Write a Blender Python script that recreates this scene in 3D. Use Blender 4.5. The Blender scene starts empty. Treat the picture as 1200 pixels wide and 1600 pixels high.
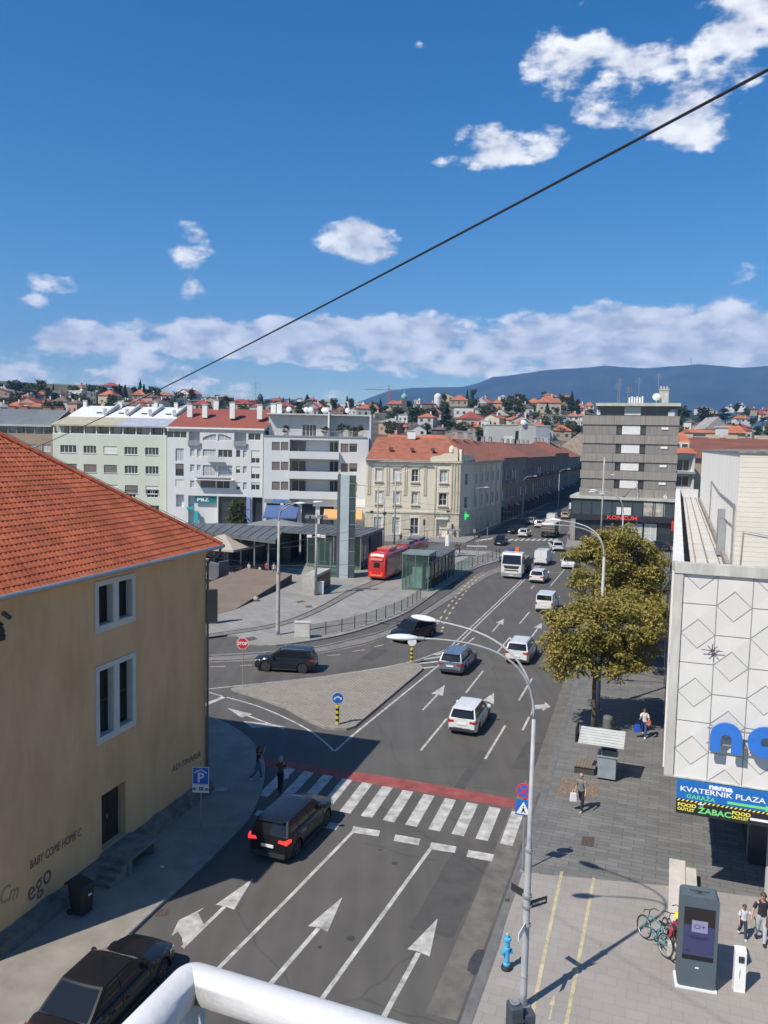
import bpy, math, random
from mathutils import Vector, Matrix, noise
rad = math.radians
RND = random.Random(11)
SC = bpy.context.scene
COL = SC.collection

# ------------------------------------------------------------ camera
F, HC, CX, CY = 1250.0, 16.0, 600.0, 800.0
ROLL, PITCH = 0.021, math.atan(107/1250)
def _cam():
    cp, sp = math.cos(PITCH), math.sin(PITCH)
    f = Vector((0, cp, -sp)); u = Vector((0, sp, cp)); r = Vector((1, 0, 0))
    c, s = math.cos(ROLL), math.sin(ROLL)
    return c*r+s*u, -s*r+c*u, f
CR, CU, CF = _cam()
cam_d = bpy.data.cameras.new('camera'); cam = bpy.data.objects.new('camera', cam_d); COL.objects.link(cam)
cam_d.sensor_fit = 'VERTICAL'; cam_d.sensor_height = 36; cam_d.lens = F/1600*36
cam_d.clip_start = 0.05; cam_d.clip_end = 40000
M3 = Matrix((CR, CU, -CF)).transposed()
cam.matrix_world = Matrix.Translation((0, 0, HC)) @ M3.to_4x4()
SC.camera = cam
def ray(px, py): return CR*((px-CX)/F) - CU*((py-CY)/F) + CF
def G(px, py, z=0.0):                      # point of the level z seen at a photo pixel
    d = ray(px, py); t = (z-HC)/d.z
    return Vector((0, 0, HC)) + d*t
def D(px, py, y):                          # point at forward distance y
    d = ray(px, py); return Vector((0, 0, HC)) + d*(y/d.y)

# ------------------------------------------------------------ light
SUN_AZ, SUN_EL = 50.0, 50.0                # direction the shadows point (from +Y towards +X)
sd = bpy.data.lights.new('sun', 'SUN'); sun = bpy.data.objects.new('sun', sd); COL.objects.link(sun)
sd.energy = 4.4; sd.angle = rad(0.53); sd.color = (1.0, 0.93, 0.82)
ldir = Vector((math.sin(rad(SUN_AZ))*math.cos(rad(SUN_EL)), math.cos(rad(SUN_AZ))*math.cos(rad(SUN_EL)), -math.sin(rad(SUN_EL))))
sun.rotation_euler = ldir.to_track_quat('-Z', 'Y').to_euler()
SC.view_settings.view_transform = 'Standard'; SC.view_settings.look = 'None'
SC.view_settings.exposure = 0.42; SC.view_settings.gamma = 1

# ------------------------------------------------------------ world: sky and clouds by direction
W = bpy.data.worlds.new('World'); SC.world = W; W.use_nodes = True
nt = W.node_tree; nt.nodes.clear()
def N(tree, typ, **kw):
    n = tree.nodes.new(typ)
    for k, v in kw.items(): setattr(n, k, v)
    return n
def mth(tree, op, a, b=None, c=None, clamp=False):
    n = N(tree, 'ShaderNodeMath', operation=op); n.use_clamp = clamp
    for i, v in enumerate((a, b, c)):
        if v is None: continue
        if isinstance(v, (int, float)): n.inputs[i].default_value = v
        else: tree.links.new(v, n.inputs[i])
    return n.outputs[0]
def sky_setup():
    L = nt.links.new
    sky = N(nt, 'ShaderNodeTexSky', sky_type='NISHITA')
    sky.sun_disc = False; sky.sun_elevation = rad(SUN_EL)
    sky.sun_rotation = rad(SUN_AZ+180)
    sky.altitude = 150; sky.air_density = 1.0; sky.dust_density = 0.45; sky.ozone_density = 3.2
    tc = N(nt, 'ShaderNodeTexCoord'); sep = N(nt, 'ShaderNodeSeparateXYZ'); L(tc.outputs['Generated'], sep.inputs[0])
    az = mth(nt, 'ARCTAN2', sep.outputs[0], sep.outputs[1])
    el = mth(nt, 'ARCSINE', sep.outputs[2])
    n1 = N(nt, 'ShaderNodeTexNoise'); n1.inputs['Scale'].default_value = 15; n1.inputs['Detail'].default_value = 10; n1.inputs['Roughness'].default_value = 0.6
    mp = N(nt, 'ShaderNodeMapping'); mp.inputs['Scale'].default_value = (1, 1, 1.9); L(tc.outputs['Generated'], mp.inputs[0]); L(mp.outputs[0], n1.inputs['Vector'])
    # (px, py, half width px, half height px, weight)
    blobs = [(895,100,62,38,.85),(960,130,55,48,.85),(1045,95,40,34,.55),(1150,60,62,62,.9),(1205,15,60,70,.9),(1085,175,66,42,.8),(765,232,62,32,.85),(848,221,34,22,.75),(690,252,30,9,.45),
             (562,377,50,27,.9),(295,370,28,34,.42),(75,437,46,17,.85),(50,469,22,13,.6),(303,452,22,14,.4),(700,76,25,15,.35),(1180,422,40,14,.45),(960,6,40,12,.4),
             (150,533,95,26,1.16),(330,530,130,28,1.23),(480,528,120,30,1.23),(640,528,80,36,1.38),(860,530,130,38,1.38),(1000,525,150,42,1.45),(1140,530,130,45,1.45),
             (215,566,55,20,0.87),(240,590,100,20,0.80),(60,590,130,26,0.72),(600,566,120,20,0.87),(700,570,120,18,0.87),(850,572,170,20,1.16),(1100,560,200,24,1.30),(550,618,60,12,0.65),(370,606,25,14,0.58),(1330,530,160,60,1.16),(-150,560,150,35,0.87)]
    best = None
    for (px, py, a, b, w) in blobs:
        d = ray(px, py).normalized()
        a0 = math.atan2(d.x, d.y); e0 = math.asin(d.z)
        da = mth(nt, 'MULTIPLY', mth(nt, 'SUBTRACT', az, a0), F/a*math.cos(e0))
        de = mth(nt, 'MULTIPLY', mth(nt, 'SUBTRACT', el, e0), F/b)
        r2 = mth(nt, 'ADD', mth(nt, 'MULTIPLY', da, da), mth(nt, 'MULTIPLY', de, de))
        v = mth(nt, 'MULTIPLY', mth(nt, 'SUBTRACT', 1.25, mth(nt, 'MULTIPLY', r2, 0.62)), w)
        best = v if best is None else mth(nt, 'SMOOTH_MAX', best, v, 0.12)
    best = mth(nt, 'MAXIMUM', best, -0.9)
    dens = mth(nt, 'ADD', mth(nt, 'MULTIPLY', best, 0.85), mth(nt, 'MULTIPLY', mth(nt, 'SUBTRACT', n1.outputs[0], 0.5), 3.3))
    mr = N(nt, 'ShaderNodeMapRange', interpolation_type='SMOOTHSTEP'); L(dens, mr.inputs[0])
    mr.inputs[1].default_value = 0.38; mr.inputs[2].default_value = 0.92; mr.inputs[3].default_value = 0; mr.inputs[4].default_value = 1
    # cloud body tone: puffs from a second noise
    n2 = N(nt, 'ShaderNodeTexNoise'); n2.inputs['Scale'].default_value = 30; n2.inputs['Detail'].default_value = 6; L(mp.outputs[0], n2.inputs['Vector'])
    mr2 = N(nt, 'ShaderNodeMapRange'); L(n2.outputs[0], mr2.inputs[0]); mr2.inputs[1].default_value = .35; mr2.inputs[2].default_value = .65
    cr = N(nt, 'ShaderNodeMix', data_type='RGBA'); L(mr2.outputs[0], cr.inputs[0])
    cr.inputs[6].default_value = (4.9, 5.2, 5.9, 1); cr.inputs[7].default_value = (9.6, 9.5, 9.4, 1)
    mix = N(nt, 'ShaderNodeMix', data_type='RGBA')
    hs = N(nt, 'ShaderNodeHueSaturation'); hs.inputs['Saturation'].default_value = 1.4; hs.inputs['Value'].default_value = .95; hs.inputs['Hue'].default_value = .5; L(sky.outputs[0], hs.inputs['Color'])
    L(mth(nt, 'MULTIPLY', mr.outputs[0], 0.9), mix.inputs[0]); L(hs.outputs[0], mix.inputs[6]); L(cr.outputs[2], mix.inputs[7])
    bg = N(nt, 'ShaderNodeBackground'); L(mix.outputs[2], bg.inputs[0]); bg.inputs[1].default_value = 0.10
    out = N(nt, 'ShaderNodeOutputWorld'); L(bg.outputs[0], out.inputs[0])
sky_setup()

# ------------------------------------------------------------ materials
MATS = {}
def mat(name, col, rough=0.8, var=0.0, scale=1.0, bump=0.0, bscale=None, metal=0.0, spec=0.5, col2=None, emit=None, alpha=None, detail=5, coat=0, stretch=None, island=0.0, trans=0.0):
    if name in MATS: return MATS[name]
    m = bpy.data.materials.new(name); m.use_nodes = True; t = m.node_tree; b = t.nodes['Principled BSDF']
    L = t.links.new
    b.inputs['Roughness'].default_value = rough; b.inputs['Metallic'].default_value = metal
    b.inputs['Specular IOR Level'].default_value = spec
    b.inputs['Coat Weight'].default_value = coat
    b.inputs['Coat Roughness'].default_value = 0.04
    c = tuple(col)+(1,)
    b.inputs['Base Color'].default_value = c
    if var or bump:
        g = N(t, 'ShaderNodeNewGeometry'); pos = g.outputs['Position']
        if stretch:
            mp = N(t, 'ShaderNodeMapping'); mp.inputs['Scale'].default_value = stretch; L(pos, mp.inputs[0]); pos = mp.outputs[0]
    if var or col2:
        n = N(t, 'ShaderNodeTexNoise'); n.inputs['Scale'].default_value = scale; n.inputs['Detail'].default_value = detail; n.inputs['Roughness'].default_value = .62
        L(pos, n.inputs['Vector'])
        mr = N(t, 'ShaderNodeMapRange'); L(n.outputs[0], mr.inputs[0]); mr.inputs[1].default_value = .3; mr.inputs[2].default_value = .7
        mx = N(t, 'ShaderNodeMix', data_type='RGBA'); L(mr.outputs[0], mx.inputs[0])
        lo = tuple(x*(1-var) for x in col); hi = tuple(min(1, x*(1+var)) for x in col) if col2 is None else tuple(col2)
        mx.inputs[6].default_value = lo+(1,); mx.inputs[7].default_value = hi+(1,)
        o = mx.outputs[2]
        if island:
            g2 = N(t, 'ShaderNodeNewGeometry'); hs = N(t, 'ShaderNodeHueSaturation')
            L(mth(t, 'ADD', mth(t, 'MULTIPLY', g2.outputs['Random Per Island'], island*2), 1-island), hs.inputs['Value']); L(o, hs.inputs['Color']); o = hs.outputs[0]
        L(o, b.inputs['Base Color'])
    if bump:
        n = N(t, 'ShaderNodeTexNoise'); n.inputs['Scale'].default_value = bscale or scale*6; n.inputs['Detail'].default_value = 4; L(pos, n.inputs['Vector'])
        bp = N(t, 'ShaderNodeBump'); bp.inputs['Strength'].default_value = bump; bp.inputs['Distance'].default_value = .02
        L(n.outputs[0], bp.inputs['Height']); L(bp.outputs[0], b.inputs['Normal'])
    if emit:
        b.inputs['Emission Color'].default_value = tuple(emit[:3])+(1,); b.inputs['Emission Strength'].default_value = emit[3]
    if alpha is not None: b.inputs['Alpha'].default_value = alpha
    if trans:
        tr = N(t, 'ShaderNodeBsdfTranslucent'); tr.inputs[0].default_value = c
        if b.inputs['Base Color'].is_linked: L(b.inputs['Base Color'].links[0].from_socket, tr.inputs[0])
        ms = N(t, 'ShaderNodeMixShader'); ms.inputs[0].default_value = trans
        L(b.outputs[0], ms.inputs[1]); L(tr.outputs[0], ms.inputs[2]); L(ms.outputs[0], t.nodes['Material Output'].inputs[0])
    MATS[name] = m
    return m
def glassmat(name, tint, see, rough=0.03):
    m = bpy.data.materials.new(name); m.use_nodes = True; t = m.node_tree; b = t.nodes['Principled BSDF']; L = t.links.new
    b.inputs['Base Color'].default_value = tuple(x*.25 for x in tint)+(1,); b.inputs['Roughness'].default_value = rough; b.inputs['Specular IOR Level'].default_value = .8
    tr = N(t, 'ShaderNodeBsdfTransparent'); tr.inputs[0].default_value = tuple(tint)+(1,)
    ms = N(t, 'ShaderNodeMixShader'); ms.inputs[0].default_value = see
    L(b.outputs[0], ms.inputs[1]); L(tr.outputs[0], ms.inputs[2]); L(ms.outputs[0], t.nodes['Material Output'].inputs[0])
    MATS[name] = m; return m

# ------------------------------------------------------------ mesh builder
class MB:
    def __init__(s): s.v = []; s.f = []; s.m = []; s.mi = 0
    def add(s, vs, fs):
        o = len(s.v); s.v += [tuple(v) for v in vs]
        for f in fs: s.f.append(tuple(i+o for i in f)); s.m.append(s.mi)
        return s
    def box(s, x0, x1, y0, y1, z0, z1, M=None):
        vs = [Vector((x, y, z)) for z in (z0, z1) for y in (y0, y1) for x in (x0, x1)]
        if M is not None: vs = [M @ v for v in vs]
        return s.add(vs, [(0,2,3,1), (4,5,7,6), (0,1,5,4), (2,6,7,3), (0,4,6,2), (1,3,7,5)])
    def cbox(s, cx, cy, cz, sx, sy, sz, rz=0, M=None):
        R = Matrix.Translation((cx, cy, cz)) @ Matrix.Rotation(rz, 4, 'Z')
        if M is not None: R = M @ R
        return s.box(-sx/2, sx/2, -sy/2, sy/2, -sz/2, sz/2, R)
    def prism(s, pts, z0, z1, bottom=True):
        n = len(pts); vs = [(p[0], p[1], z0) for p in pts]+[(p[0], p[1], z1) for p in pts]
        fs = [tuple(range(n, 2*n))] + ([tuple(reversed(range(n)))] if bottom else [])
        area = sum(pts[i][0]*pts[(i+1) % n][1]-pts[(i+1) % n][0]*pts[i][1] for i in range(n))
        fs += [(i, (i+1) % n, n+(i+1) % n, n+i) for i in range(n)]
        if area < 0: fs = [tuple(reversed(f)) for f in fs]
        return s.add(vs, fs)
    def sheet(s, pts, z):
        n = len(pts); area = sum(pts[i][0]*pts[(i+1) % n][1]-pts[(i+1) % n][0]*pts[i][1] for i in range(n))
        f = tuple(range(n)) if area > 0 else tuple(reversed(range(n)))
        return s.add([(p[0], p[1], z) for p in pts], [f])
    def quad(s, a, b, c, d): return s.add([a, b, c, d], [(0, 1, 2, 3)])
    def strip(s, pts, w, z, closed=False):          # flat ribbon along a ground line
        P = [Vector((p[0], p[1], 0)) for p in pts]; vs = []
        for i, p in enumerate(P):
            t = (P[min(i+1, len(P)-1)]-P[max(i-1, 0)]).normalized(); n = Vector((-t.y, t.x, 0))*w/2
            vs += [p-n+Vector((0, 0, z)), p+n+Vector((0, 0, z))]
        return s.add(vs, [(2*i, 2*i+2, 2*i+3, 2*i+1) for i in range(len(P)-1)])
    def tube(s, pts, r, seg=8, caps=True):
        P = [Vector(p) for p in pts]; rs = r if isinstance(r, (list, tuple)) else [r]*len(P)
        vs = []; up = Vector((0, 0, 1)); last = None
        for i, p in enumerate(P):
            t = (P[min(i+1, len(P)-1)]-P[max(i-1, 0)])
            t = t.normalized() if t.length > 1e-9 else up
            if last is None:
                a = t.cross(up); a = a.normalized() if a.length > 1e-3 else Vector((1, 0, 0))
            else:
                a = (last-t*last.dot(t)); a = a.normalized() if a.length > 1e-6 else Vector((1, 0, 0))
            last = a; b = t.cross(a)
            for k in range(seg):
                an = 2*math.pi*k/seg; vs.append(p+(a*math.cos(an)+b*math.sin(an))*rs[i])
        fs = [(i*seg+k, i*seg+(k+1) % seg, (i+1)*seg+(k+1) % seg, (i+1)*seg+k) for i in range(len(P)-1) for k in range(seg)]
        if caps: fs += [tuple(reversed(range(seg))), tuple(range((len(P)-1)*seg, len(P)*seg))]
        return s.add(vs, fs)
    def cyl(s, x, y, z0, z1, r, r2=None, seg=14): return s.tube([(x, y, z0), (x, y, z1)], [r, r if r2 is None else r2], seg)
    def lathe(s, prof, M=None, seg=16):             # [(r, z)]
        vs = [Vector((r*math.cos(2*math.pi*k/seg), r*math.sin(2*math.pi*k/seg), z)) for r, z in prof for k in range(seg)]
        if M is not None: vs = [M @ v for v in vs]
        n = len(prof)
        fs = [(i*seg+k, i*seg+(k+1) % seg, (i+1)*seg+(k+1) % seg, (i+1)*seg+k) for i in range(n-1) for k in range(seg)]
        fs += [tuple(reversed(range(seg))), tuple(range((n-1)*seg, n*seg))]
        return s.add(vs, fs)
    def build(s, name, mats, parent=None, smooth=False, M=None):
        me = bpy.data.meshes.new(name)
        vs = s.v if M is None else [tuple(M @ Vector(v)) for v in s.v]
        me.from_pydata(vs, [], s.f)
        if not isinstance(mats, (list, tuple)): mats = [mats]
        for m in mats: me.materials.append(m)
        if len(mats) > 1: me.polygons.foreach_set('material_index', s.m)
        if smooth: me.polygons.foreach_set('use_smooth', [True]*len(s.f))
        me.update()
        o = bpy.data.objects.new(name, me); COL.objects.link(o)
        if parent is not None: o.parent = parent
        if smooth == 'auto':
            pass
        return o
def sharpen(o, ang=35):
    try: o.data.set_sharp_from_angle(angle=rad(ang))
    except Exception: pass
    return o
def bevel(o, w, seg=2):
    m = o.modifiers.new('bevel', 'BEVEL'); m.width = w; m.segments = seg; m.limit_method = 'ANGLE'; m.angle_limit = rad(40)
    return o
def tag(o, label=None, cat=None, group=None, kind=None):
    if label: o['label'] = label
    if cat: o['category'] = cat
    if group: o['group'] = group
    if kind: o['kind'] = kind
    return o
def thing(name, label, cat, loc=(0, 0, 0), rz=0.0, group=None):
    o = bpy.data.objects.new(name, None); COL.objects.link(o); o.empty_display_size = .3
    o.location = loc; o.rotation_euler = (0, 0, rz)
    return tag(o, label, cat, group)
def struct(name, mb, m, **k): return tag(mb.build(name, m, **k), kind='structure')
def copy_tree(o, parent=None, loc=None, rz=None, label=None, sc=None, swap=None):
    c = o.copy(); COL.objects.link(c); c.parent = parent
    if loc is not None: c.location = loc
    if rz is not None: c.rotation_euler = (0, 0, rz)
    if label: c['label'] = label
    if sc: c.scale = sc if isinstance(sc, (tuple, list)) else (sc, sc, sc)
    for ch in list(o.children): copy_tree(ch, c)
    return c
def txt(name, s, size, m, parent, loc, rot, depth=0.01, align='CENTER', sx=1.0, bold=0.0, shear=0.0):
    cu = bpy.data.curves.new(name, 'FONT'); cu.body = s; cu.size = size; cu.extrude = depth; cu.align_x = align; cu.align_y = 'CENTER'; cu.offset = bold; cu.shear = shear
    cu.resolution_u = 3
    to = bpy.data.objects.new(name, cu); COL.objects.link(to)
    dg = bpy.context.evaluated_depsgraph_get(); me = bpy.data.meshes.new_from_object(to.evaluated_get(dg))
    bpy.data.objects.remove(to); me.materials.clear(); me.materials.append(m)
    o = bpy.data.objects.new(name, me); COL.objects.link(o); o.parent = parent; o.location = loc; o.rotation_euler = rot; o.scale = (sx, 1, 1)
    return o
U = Vector((math.sin(rad(20)), math.cos(rad(20)), 0)); V = Vector((math.cos(rad(20)), -math.sin(rad(20)), 0))
HALF = math.pi/2
# ------------------------------------------------------------ terrain
def sstep(a, b, x):
    t = max(0, min(1, (x-a)/(b-a))); return t*t*(3-2*t)
def interp(tab, x):
    if x <= tab[0][0]: return tab[0][1]
    for (a, u), (b, v) in zip(tab, tab[1:]):
        if x <= b: return u+(v-u)*(x-a)/(b-a)
    return tab[-1][1]
HT = [(-400, 58), (0, 60), (180, 60), (260, 54), (350, 46), (480, 44), (600, 46), (700, 52), (860, 53), (960, 42), (1050, 32), (1200, 34), (1600, 40)]
def terr(x, y):
    if y < 150: return -0.02
    px = 600+1250*x/y
    h = interp(HT, px)
    z = h*sstep(215, 640, y)*.94 + 3.5*noise.noise(Vector((x*.012, y*.012, 0)))*sstep(260, 400, y)
    return z - 40*sstep(760, 1500, y) - .02
def ground():
    ys = [-60, 0, 60, 120, 150, 180, 200]+[215+12*i for i in range(52)]+[860, 920, 1000, 1150, 1400, 1800, 2500, 3500, 5000, 9000]
    mb = MB(); nx = 70; vs = []
    for y in ys:
        half = 260+y*1.0
        for i in range(nx+1):
            x = -half+2*half*i/nx; vs.append((x, y, terr(x, y)))
    fs = [(j*(nx+1)+i, j*(nx+1)+i+1, (j+1)*(nx+1)+i+1, (j+1)*(nx+1)+i) for j in range(len(ys)-1) for i in range(nx)]
    mb.add(vs, fs)
    struct('ground', mb, mat('hill_green', (.05, .06, .03), .95, .5, .06, col2=(.15, .13, .09), detail=9), smooth=True)
ground()
def mountain():
    RT = [(-600, 612), (0, 640), (250, 650), (330, 634), (430, 622), (480, 628), (540, 634), (600, 612), (640, 607), (720, 606), (742, 600), (765, 590), (800, 587), (850, 580), (900, 577), (940, 574), (1000, 577), (1040, 573), (1080, 570), (1110, 573), (1150, 577), (1200, 573), (1400, 566), (1700, 590)]
    mb = MB(); nx, ny = 240, 26; vs = []
    for j in range(ny+1):
        t = j/ny; y = 3900+2600*t
        for i in range(nx+1):
            px = -500+2300*i/nx
            hor = 692+.021*(px-600)
            top = (hor-interp(RT, px))/1250*6000+16
            prof = min(1, t/.8)**.8 if t < .8 else 1-(t-.8)*.9
            x = (px-600)/1250*y
            rdg = noise.fractal(Vector((px*.010, t*2.2, 1.3)), .9, 2, 5)
            z = 10+top*prof*(y/6000 if t < .8 else .997) + rdg*85*(1-abs(t-.5)*1.6 if t < .78 else 0.12)*(1 if t > .05 else 0)
            if t < .8: z = min(z, 16+(hor-interp(RT, px)-3)/1250*y)
            vs.append((x, y, z))
    fs = [(j*(nx+1)+i, j*(nx+1)+i+1, (j+1)*(nx+1)+i+1, (j+1)*(nx+1)+i) for j in range(ny) for i in range(nx)]
    mb.add(vs, fs)
    struct('mountain', mb, mat('mountain_forest', (.006, .016, .012), .95, .35, .0035, col2=(.04, .06, .035), detail=12), smooth=True)
    t = thing('transmitter_tower', 'slim transmitter tower on the highest point of the mountain ridge', 'tower', D(1079, 570, 6000))
    m = MB(); m.tube([(0, 0, -15), (0, 0, 35), (0, 0, 62)], [5, 3.2, 1.2], 8)
    for z in (18, 28, 38): m.cyl(0, 0, z, z+3, 6)
    m.build('mast', mat('mast_white', (.6, .6, .62), .7), t)
mountain()
hz = MB(); hz.box(-5200, 6500, -70, 6700, -42, 900)
hzm = bpy.data.materials.new('haze_air'); hzm.use_nodes = True; ht = hzm.node_tree; ht.nodes.clear()
pv = N(ht, 'ShaderNodeVolumePrincipled'); pv.inputs['Color'].default_value = (.22, .48, 1, 1); pv.inputs['Density'].default_value = 1.25e-4; pv.inputs['Anisotropy'].default_value = 0.0
ho = N(ht, 'ShaderNodeOutputMaterial'); ht.links.new(pv.outputs[0], ho.inputs['Volume'])
tag(hz.build('haze', hzm), 'thin blue summer air between the city and the far mountain', 'haze', kind='stuff')

# ------------------------------------------------------------ road, pavements, plaza
def brickmat(name, c1, c2, mort, bw, bh, ang=20, rough=.85, msize=.012, var=.25, sc=1.2, off=.5, bump=.3):
    m = bpy.data.materials.new(name); m.use_nodes = True; t = m.node_tree; b = t.nodes['Principled BSDF']; L = t.links.new
    g = N(t, 'ShaderNodeNewGeometry'); mp = N(t, 'ShaderNodeMapping'); mp.inputs['Rotation'].default_value = (0, 0, rad(ang)); L(g.outputs['Position'], mp.inputs[0])
    br = N(t, 'ShaderNodeTexBrick'); L(mp.outputs[0], br.inputs[0]); br.inputs['Scale'].default_value = 1; br.offset = off
    br.inputs['Brick Width'].default_value = bw; br.inputs['Row Height'].default_value = bh; br.inputs['Mortar Size'].default_value = msize; br.inputs['Bias'].default_value = 0
    br.inputs['Color1'].default_value = c1+(1,); br.inputs['Color2'].default_value = c2+(1,); br.inputs['Mortar'].default_value = mort+(1,)
    n = N(t, 'ShaderNodeTexNoise'); n.inputs['Scale'].default_value = sc; n.inputs['Detail'].default_value = 8; L(g.outputs['Position'], n.inputs['Vector'])
    hs = N(t, 'ShaderNodeHueSaturation'); L(br.outputs[0], hs.inputs['Color']); L(mth(t, 'ADD', mth(t, 'MULTIPLY', n.outputs[0], var*2), 1-var), hs.inputs['Value'])
    L(hs.outputs[0], b.inputs['Base Color']); b.inputs['Roughness'].default_value = rough
    bp = N(t, 'ShaderNodeBump'); bp.inputs['Strength'].default_value = bump; bp.inputs['Distance'].default_value = .01; L(mth(t, 'SUBTRACT', 1.0, br.outputs['Fac']), bp.inputs['Height']); L(bp.outputs[0], b.inputs['Normal'])
    MATS[name] = m; return m
def asphaltmat():
    m = mat('asphalt', (.084, .079, .073), .86, .13, .35, bump=.5, bscale=55, detail=9)
    t = m.node_tree; b = t.nodes['Principled BSDF']; L = t.links.new
    src = b.inputs['Base Color'].links[0].from_socket
    g = N(t, 'ShaderNodeNewGeometry')
    # fine aggregate, tyre lanes running along the street, a few tar seams
    n = N(t, 'ShaderNodeTexNoise'); n.inputs['Scale'].default_value = 38; n.inputs['Detail'].default_value = 3; L(g.outputs['Position'], n.inputs['Vector'])
    mp = N(t, 'ShaderNodeMapping'); mp.inputs['Rotation'].default_value = (0, 0, rad(20)); mp.inputs['Scale'].default_value = (1.1, .03, 1); L(g.outputs['Position'], mp.inputs[0])
    n2 = N(t, 'ShaderNodeTexNoise'); n2.inputs['Scale'].default_value = 1.2; n2.inputs['Detail'].default_value = 3; L(mp.outputs[0], n2.inputs['Vector'])
    n3 = N(t, 'ShaderNodeTexNoise'); n3.inputs['Scale'].default_value = .16; n3.inputs['Detail'].default_value = 3; L(g.outputs['Position'], n3.inputs['Vector'])
    vo = N(t, 'ShaderNodeTexVoronoi', feature='DISTANCE_TO_EDGE'); vo.inputs['Scale'].default_value = .13
    wv = N(t, 'ShaderNodeVectorMath', operation='ADD'); L(g.outputs['Position'], wv.inputs[0]); sc = N(t, 'ShaderNodeVectorMath', operation='SCALE'); L(n3.outputs['Color'], sc.inputs[0]); sc.inputs['Scale'].default_value = 3.0; L(sc.outputs[0], wv.inputs[1]); L(wv.outputs[0], vo.inputs['Vector'])
    crk = mth(t, 'MULTIPLY', mth(t, 'LESS_THAN', vo.outputs['Distance'], .0035), mth(t, 'GREATER_THAN', n3.outputs[0], .48))
    val = mth(t, 'ADD', mth(t, 'ADD', mth(t, 'MULTIPLY', n.outputs[0], .55), mth(t, 'MULTIPLY', n2.outputs[0], .62)), mth(t, 'MULTIPLY', n3.outputs[0], .42))
    val = mth(t, 'SUBTRACT', mth(t, 'ADD', val, .22), mth(t, 'MULTIPLY', crk, .22))
    hs = N(t, 'ShaderNodeHueSaturation'); L(src, hs.inputs['Color']); L(val, hs.inputs['Value']); L(hs.outputs[0], b.inputs['Base Color'])
    return m
ASPH = asphaltmat()
KERB = mat('kerb_stone', (.23, .22, .205), .9, .22, 2.2, bump=.3)
KERBD = mat('kerb_granite', (.13, .13, .13), .85, .2, 2.0, bump=.3)
mb = MB(); mb.sheet([(-95, -30), (70, -30), (90, 250), (-95, 250)], 0.0); struct('road', mb, ASPH)
def px(lst): return [G(*p) for p in lst]
def zp(ox, oy, s, pts): return [G(ox+s*a, oy+s*b) for a, b in pts]
def smooth_path(P, n=4):
    out = []
    for i in range(len(P)-1):
        p0, p1, p2, p3 = P[max(i-1, 0)], P[i], P[i+1], P[min(i+2, len(P)-1)]
        for k in range(n):
            t = k/n; out.append(.5*((2*p1)+(p2-p0)*t+(2*p0-5*p1+4*p2-p3)*t*t+(3*p1-p0-3*p2+p3)*t**3))
    return out+[P[-1]]
# left pavement
k0 = smooth_path(px([(42, 1600), (175, 1484), (238, 1425), (350, 1320), (384, 1284), (404, 1242), (411, 1200), (400, 1172), (376, 1148), (345, 1130), (305, 1117)]), 4)
k0 = [k0[0]-U*26]+k0
LK = k0
mb = MB(); mb.prism([(p.x, p.y) for p in k0]+[(-60, 50), (-60, -20)], -.01, .12)
struct('left_pavement', mb, mat('pavement_asphalt', (.23, .21, .18), .9, .2, .9, bump=.4, bscale=40, detail=9))
def kerb(name, path, w, z, m):
    mb = MB(); P = [Vector((p[0], p[1], 0)) for p in path]; L = 0; vs = []
    for i, p in enumerate(P):
        t = (P[min(i+1, len(P)-1)]-P[max(i-1, 0)]).normalized(); n = Vector((-t.y, t.x, 0))*w/2
        vs += [p-n+Vector((0, 0, -.02)), p-n+Vector((0, 0, z-.02)), p-n*.75+Vector((0, 0, z)), p+n+Vector((0, 0, z)), p+n+Vector((0, 0, -.02))]
    mb.add(vs, [(5*i+k, 5*i+k+1, 5*i+5+k+1, 5*i+5+k) for i in range(len(P)-1) for k in range(4)])
    return struct(name, mb, m)
kerb('left_kerb', k0, .2, .127, KERB)
# right pavement
rk = px([(730, 1600), (772, 1480), (808, 1375), (852, 1240), (893, 1095), (915, 1015), (932, 930)])
rk = [rk[0]-U*26]+rk+[G(940, 895), G(952, 872), G(1000, 862)]
mb = MB(); mb.prism([(p.x, p.y) for p in rk]+[(80, 107), (80, -26)], -.01, .12)
struct('right_pavement', mb, brickmat('granite_slabs', (.125, .125, .122), (.165, .163, .158), (.07, .07, .07), .9, .3, 20, var=.3, sc=.8))
kerb('right_kerb', rk, .34, .128, KERBD)
b0, b1, b2 = G(806, 1362, .12), G(1060, 1386, .12), G(1260, 1412, .12)
mb = MB(); mb.sheet([(rk[0]+V*.2)[:2], (rk[2]+V*.2)[:2], b0[:2], b1[:2], b2[:2], (b2-U*40)[:2]], .1255)
struct('pavement_pavers', mb, brickmat('beige_pavers', (.265, .245, .225), (.285, .265, .245), (.215, .198, .18), .62, .42, 20, var=.2, sc=.5, msize=.008))
def strip2(name, items, m, z=.0042):
    mb = MB()
    for P, w in items: mb.strip(P, w, z)
    return struct(name, mb, m)
MW = mat('road_paint_white', (.27, .265, .25), .8, .22, 2.2, detail=10, col2=(.56, .55, .52))
MY = mat('road_paint_yellow', (.42, .36, .20), .8, .35, 3, detail=8)
MYP = mat('pavement_paint_yellow', (.42, .365, .23), .85, .3, 4, detail=8)
MRED = mat('road_paint_red', (.24, .06, .055), .85, .3, 1.2, detail=8)
strip2('pavement_lines', [([G(878, 1362, .12), G(853, 1480, .12), G(828, 1602, .12)], .11), ([G(928, 1372, .12), G(908, 1480, .12), G(883, 1610, .12)], .11)], MYP, .1305)
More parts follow.
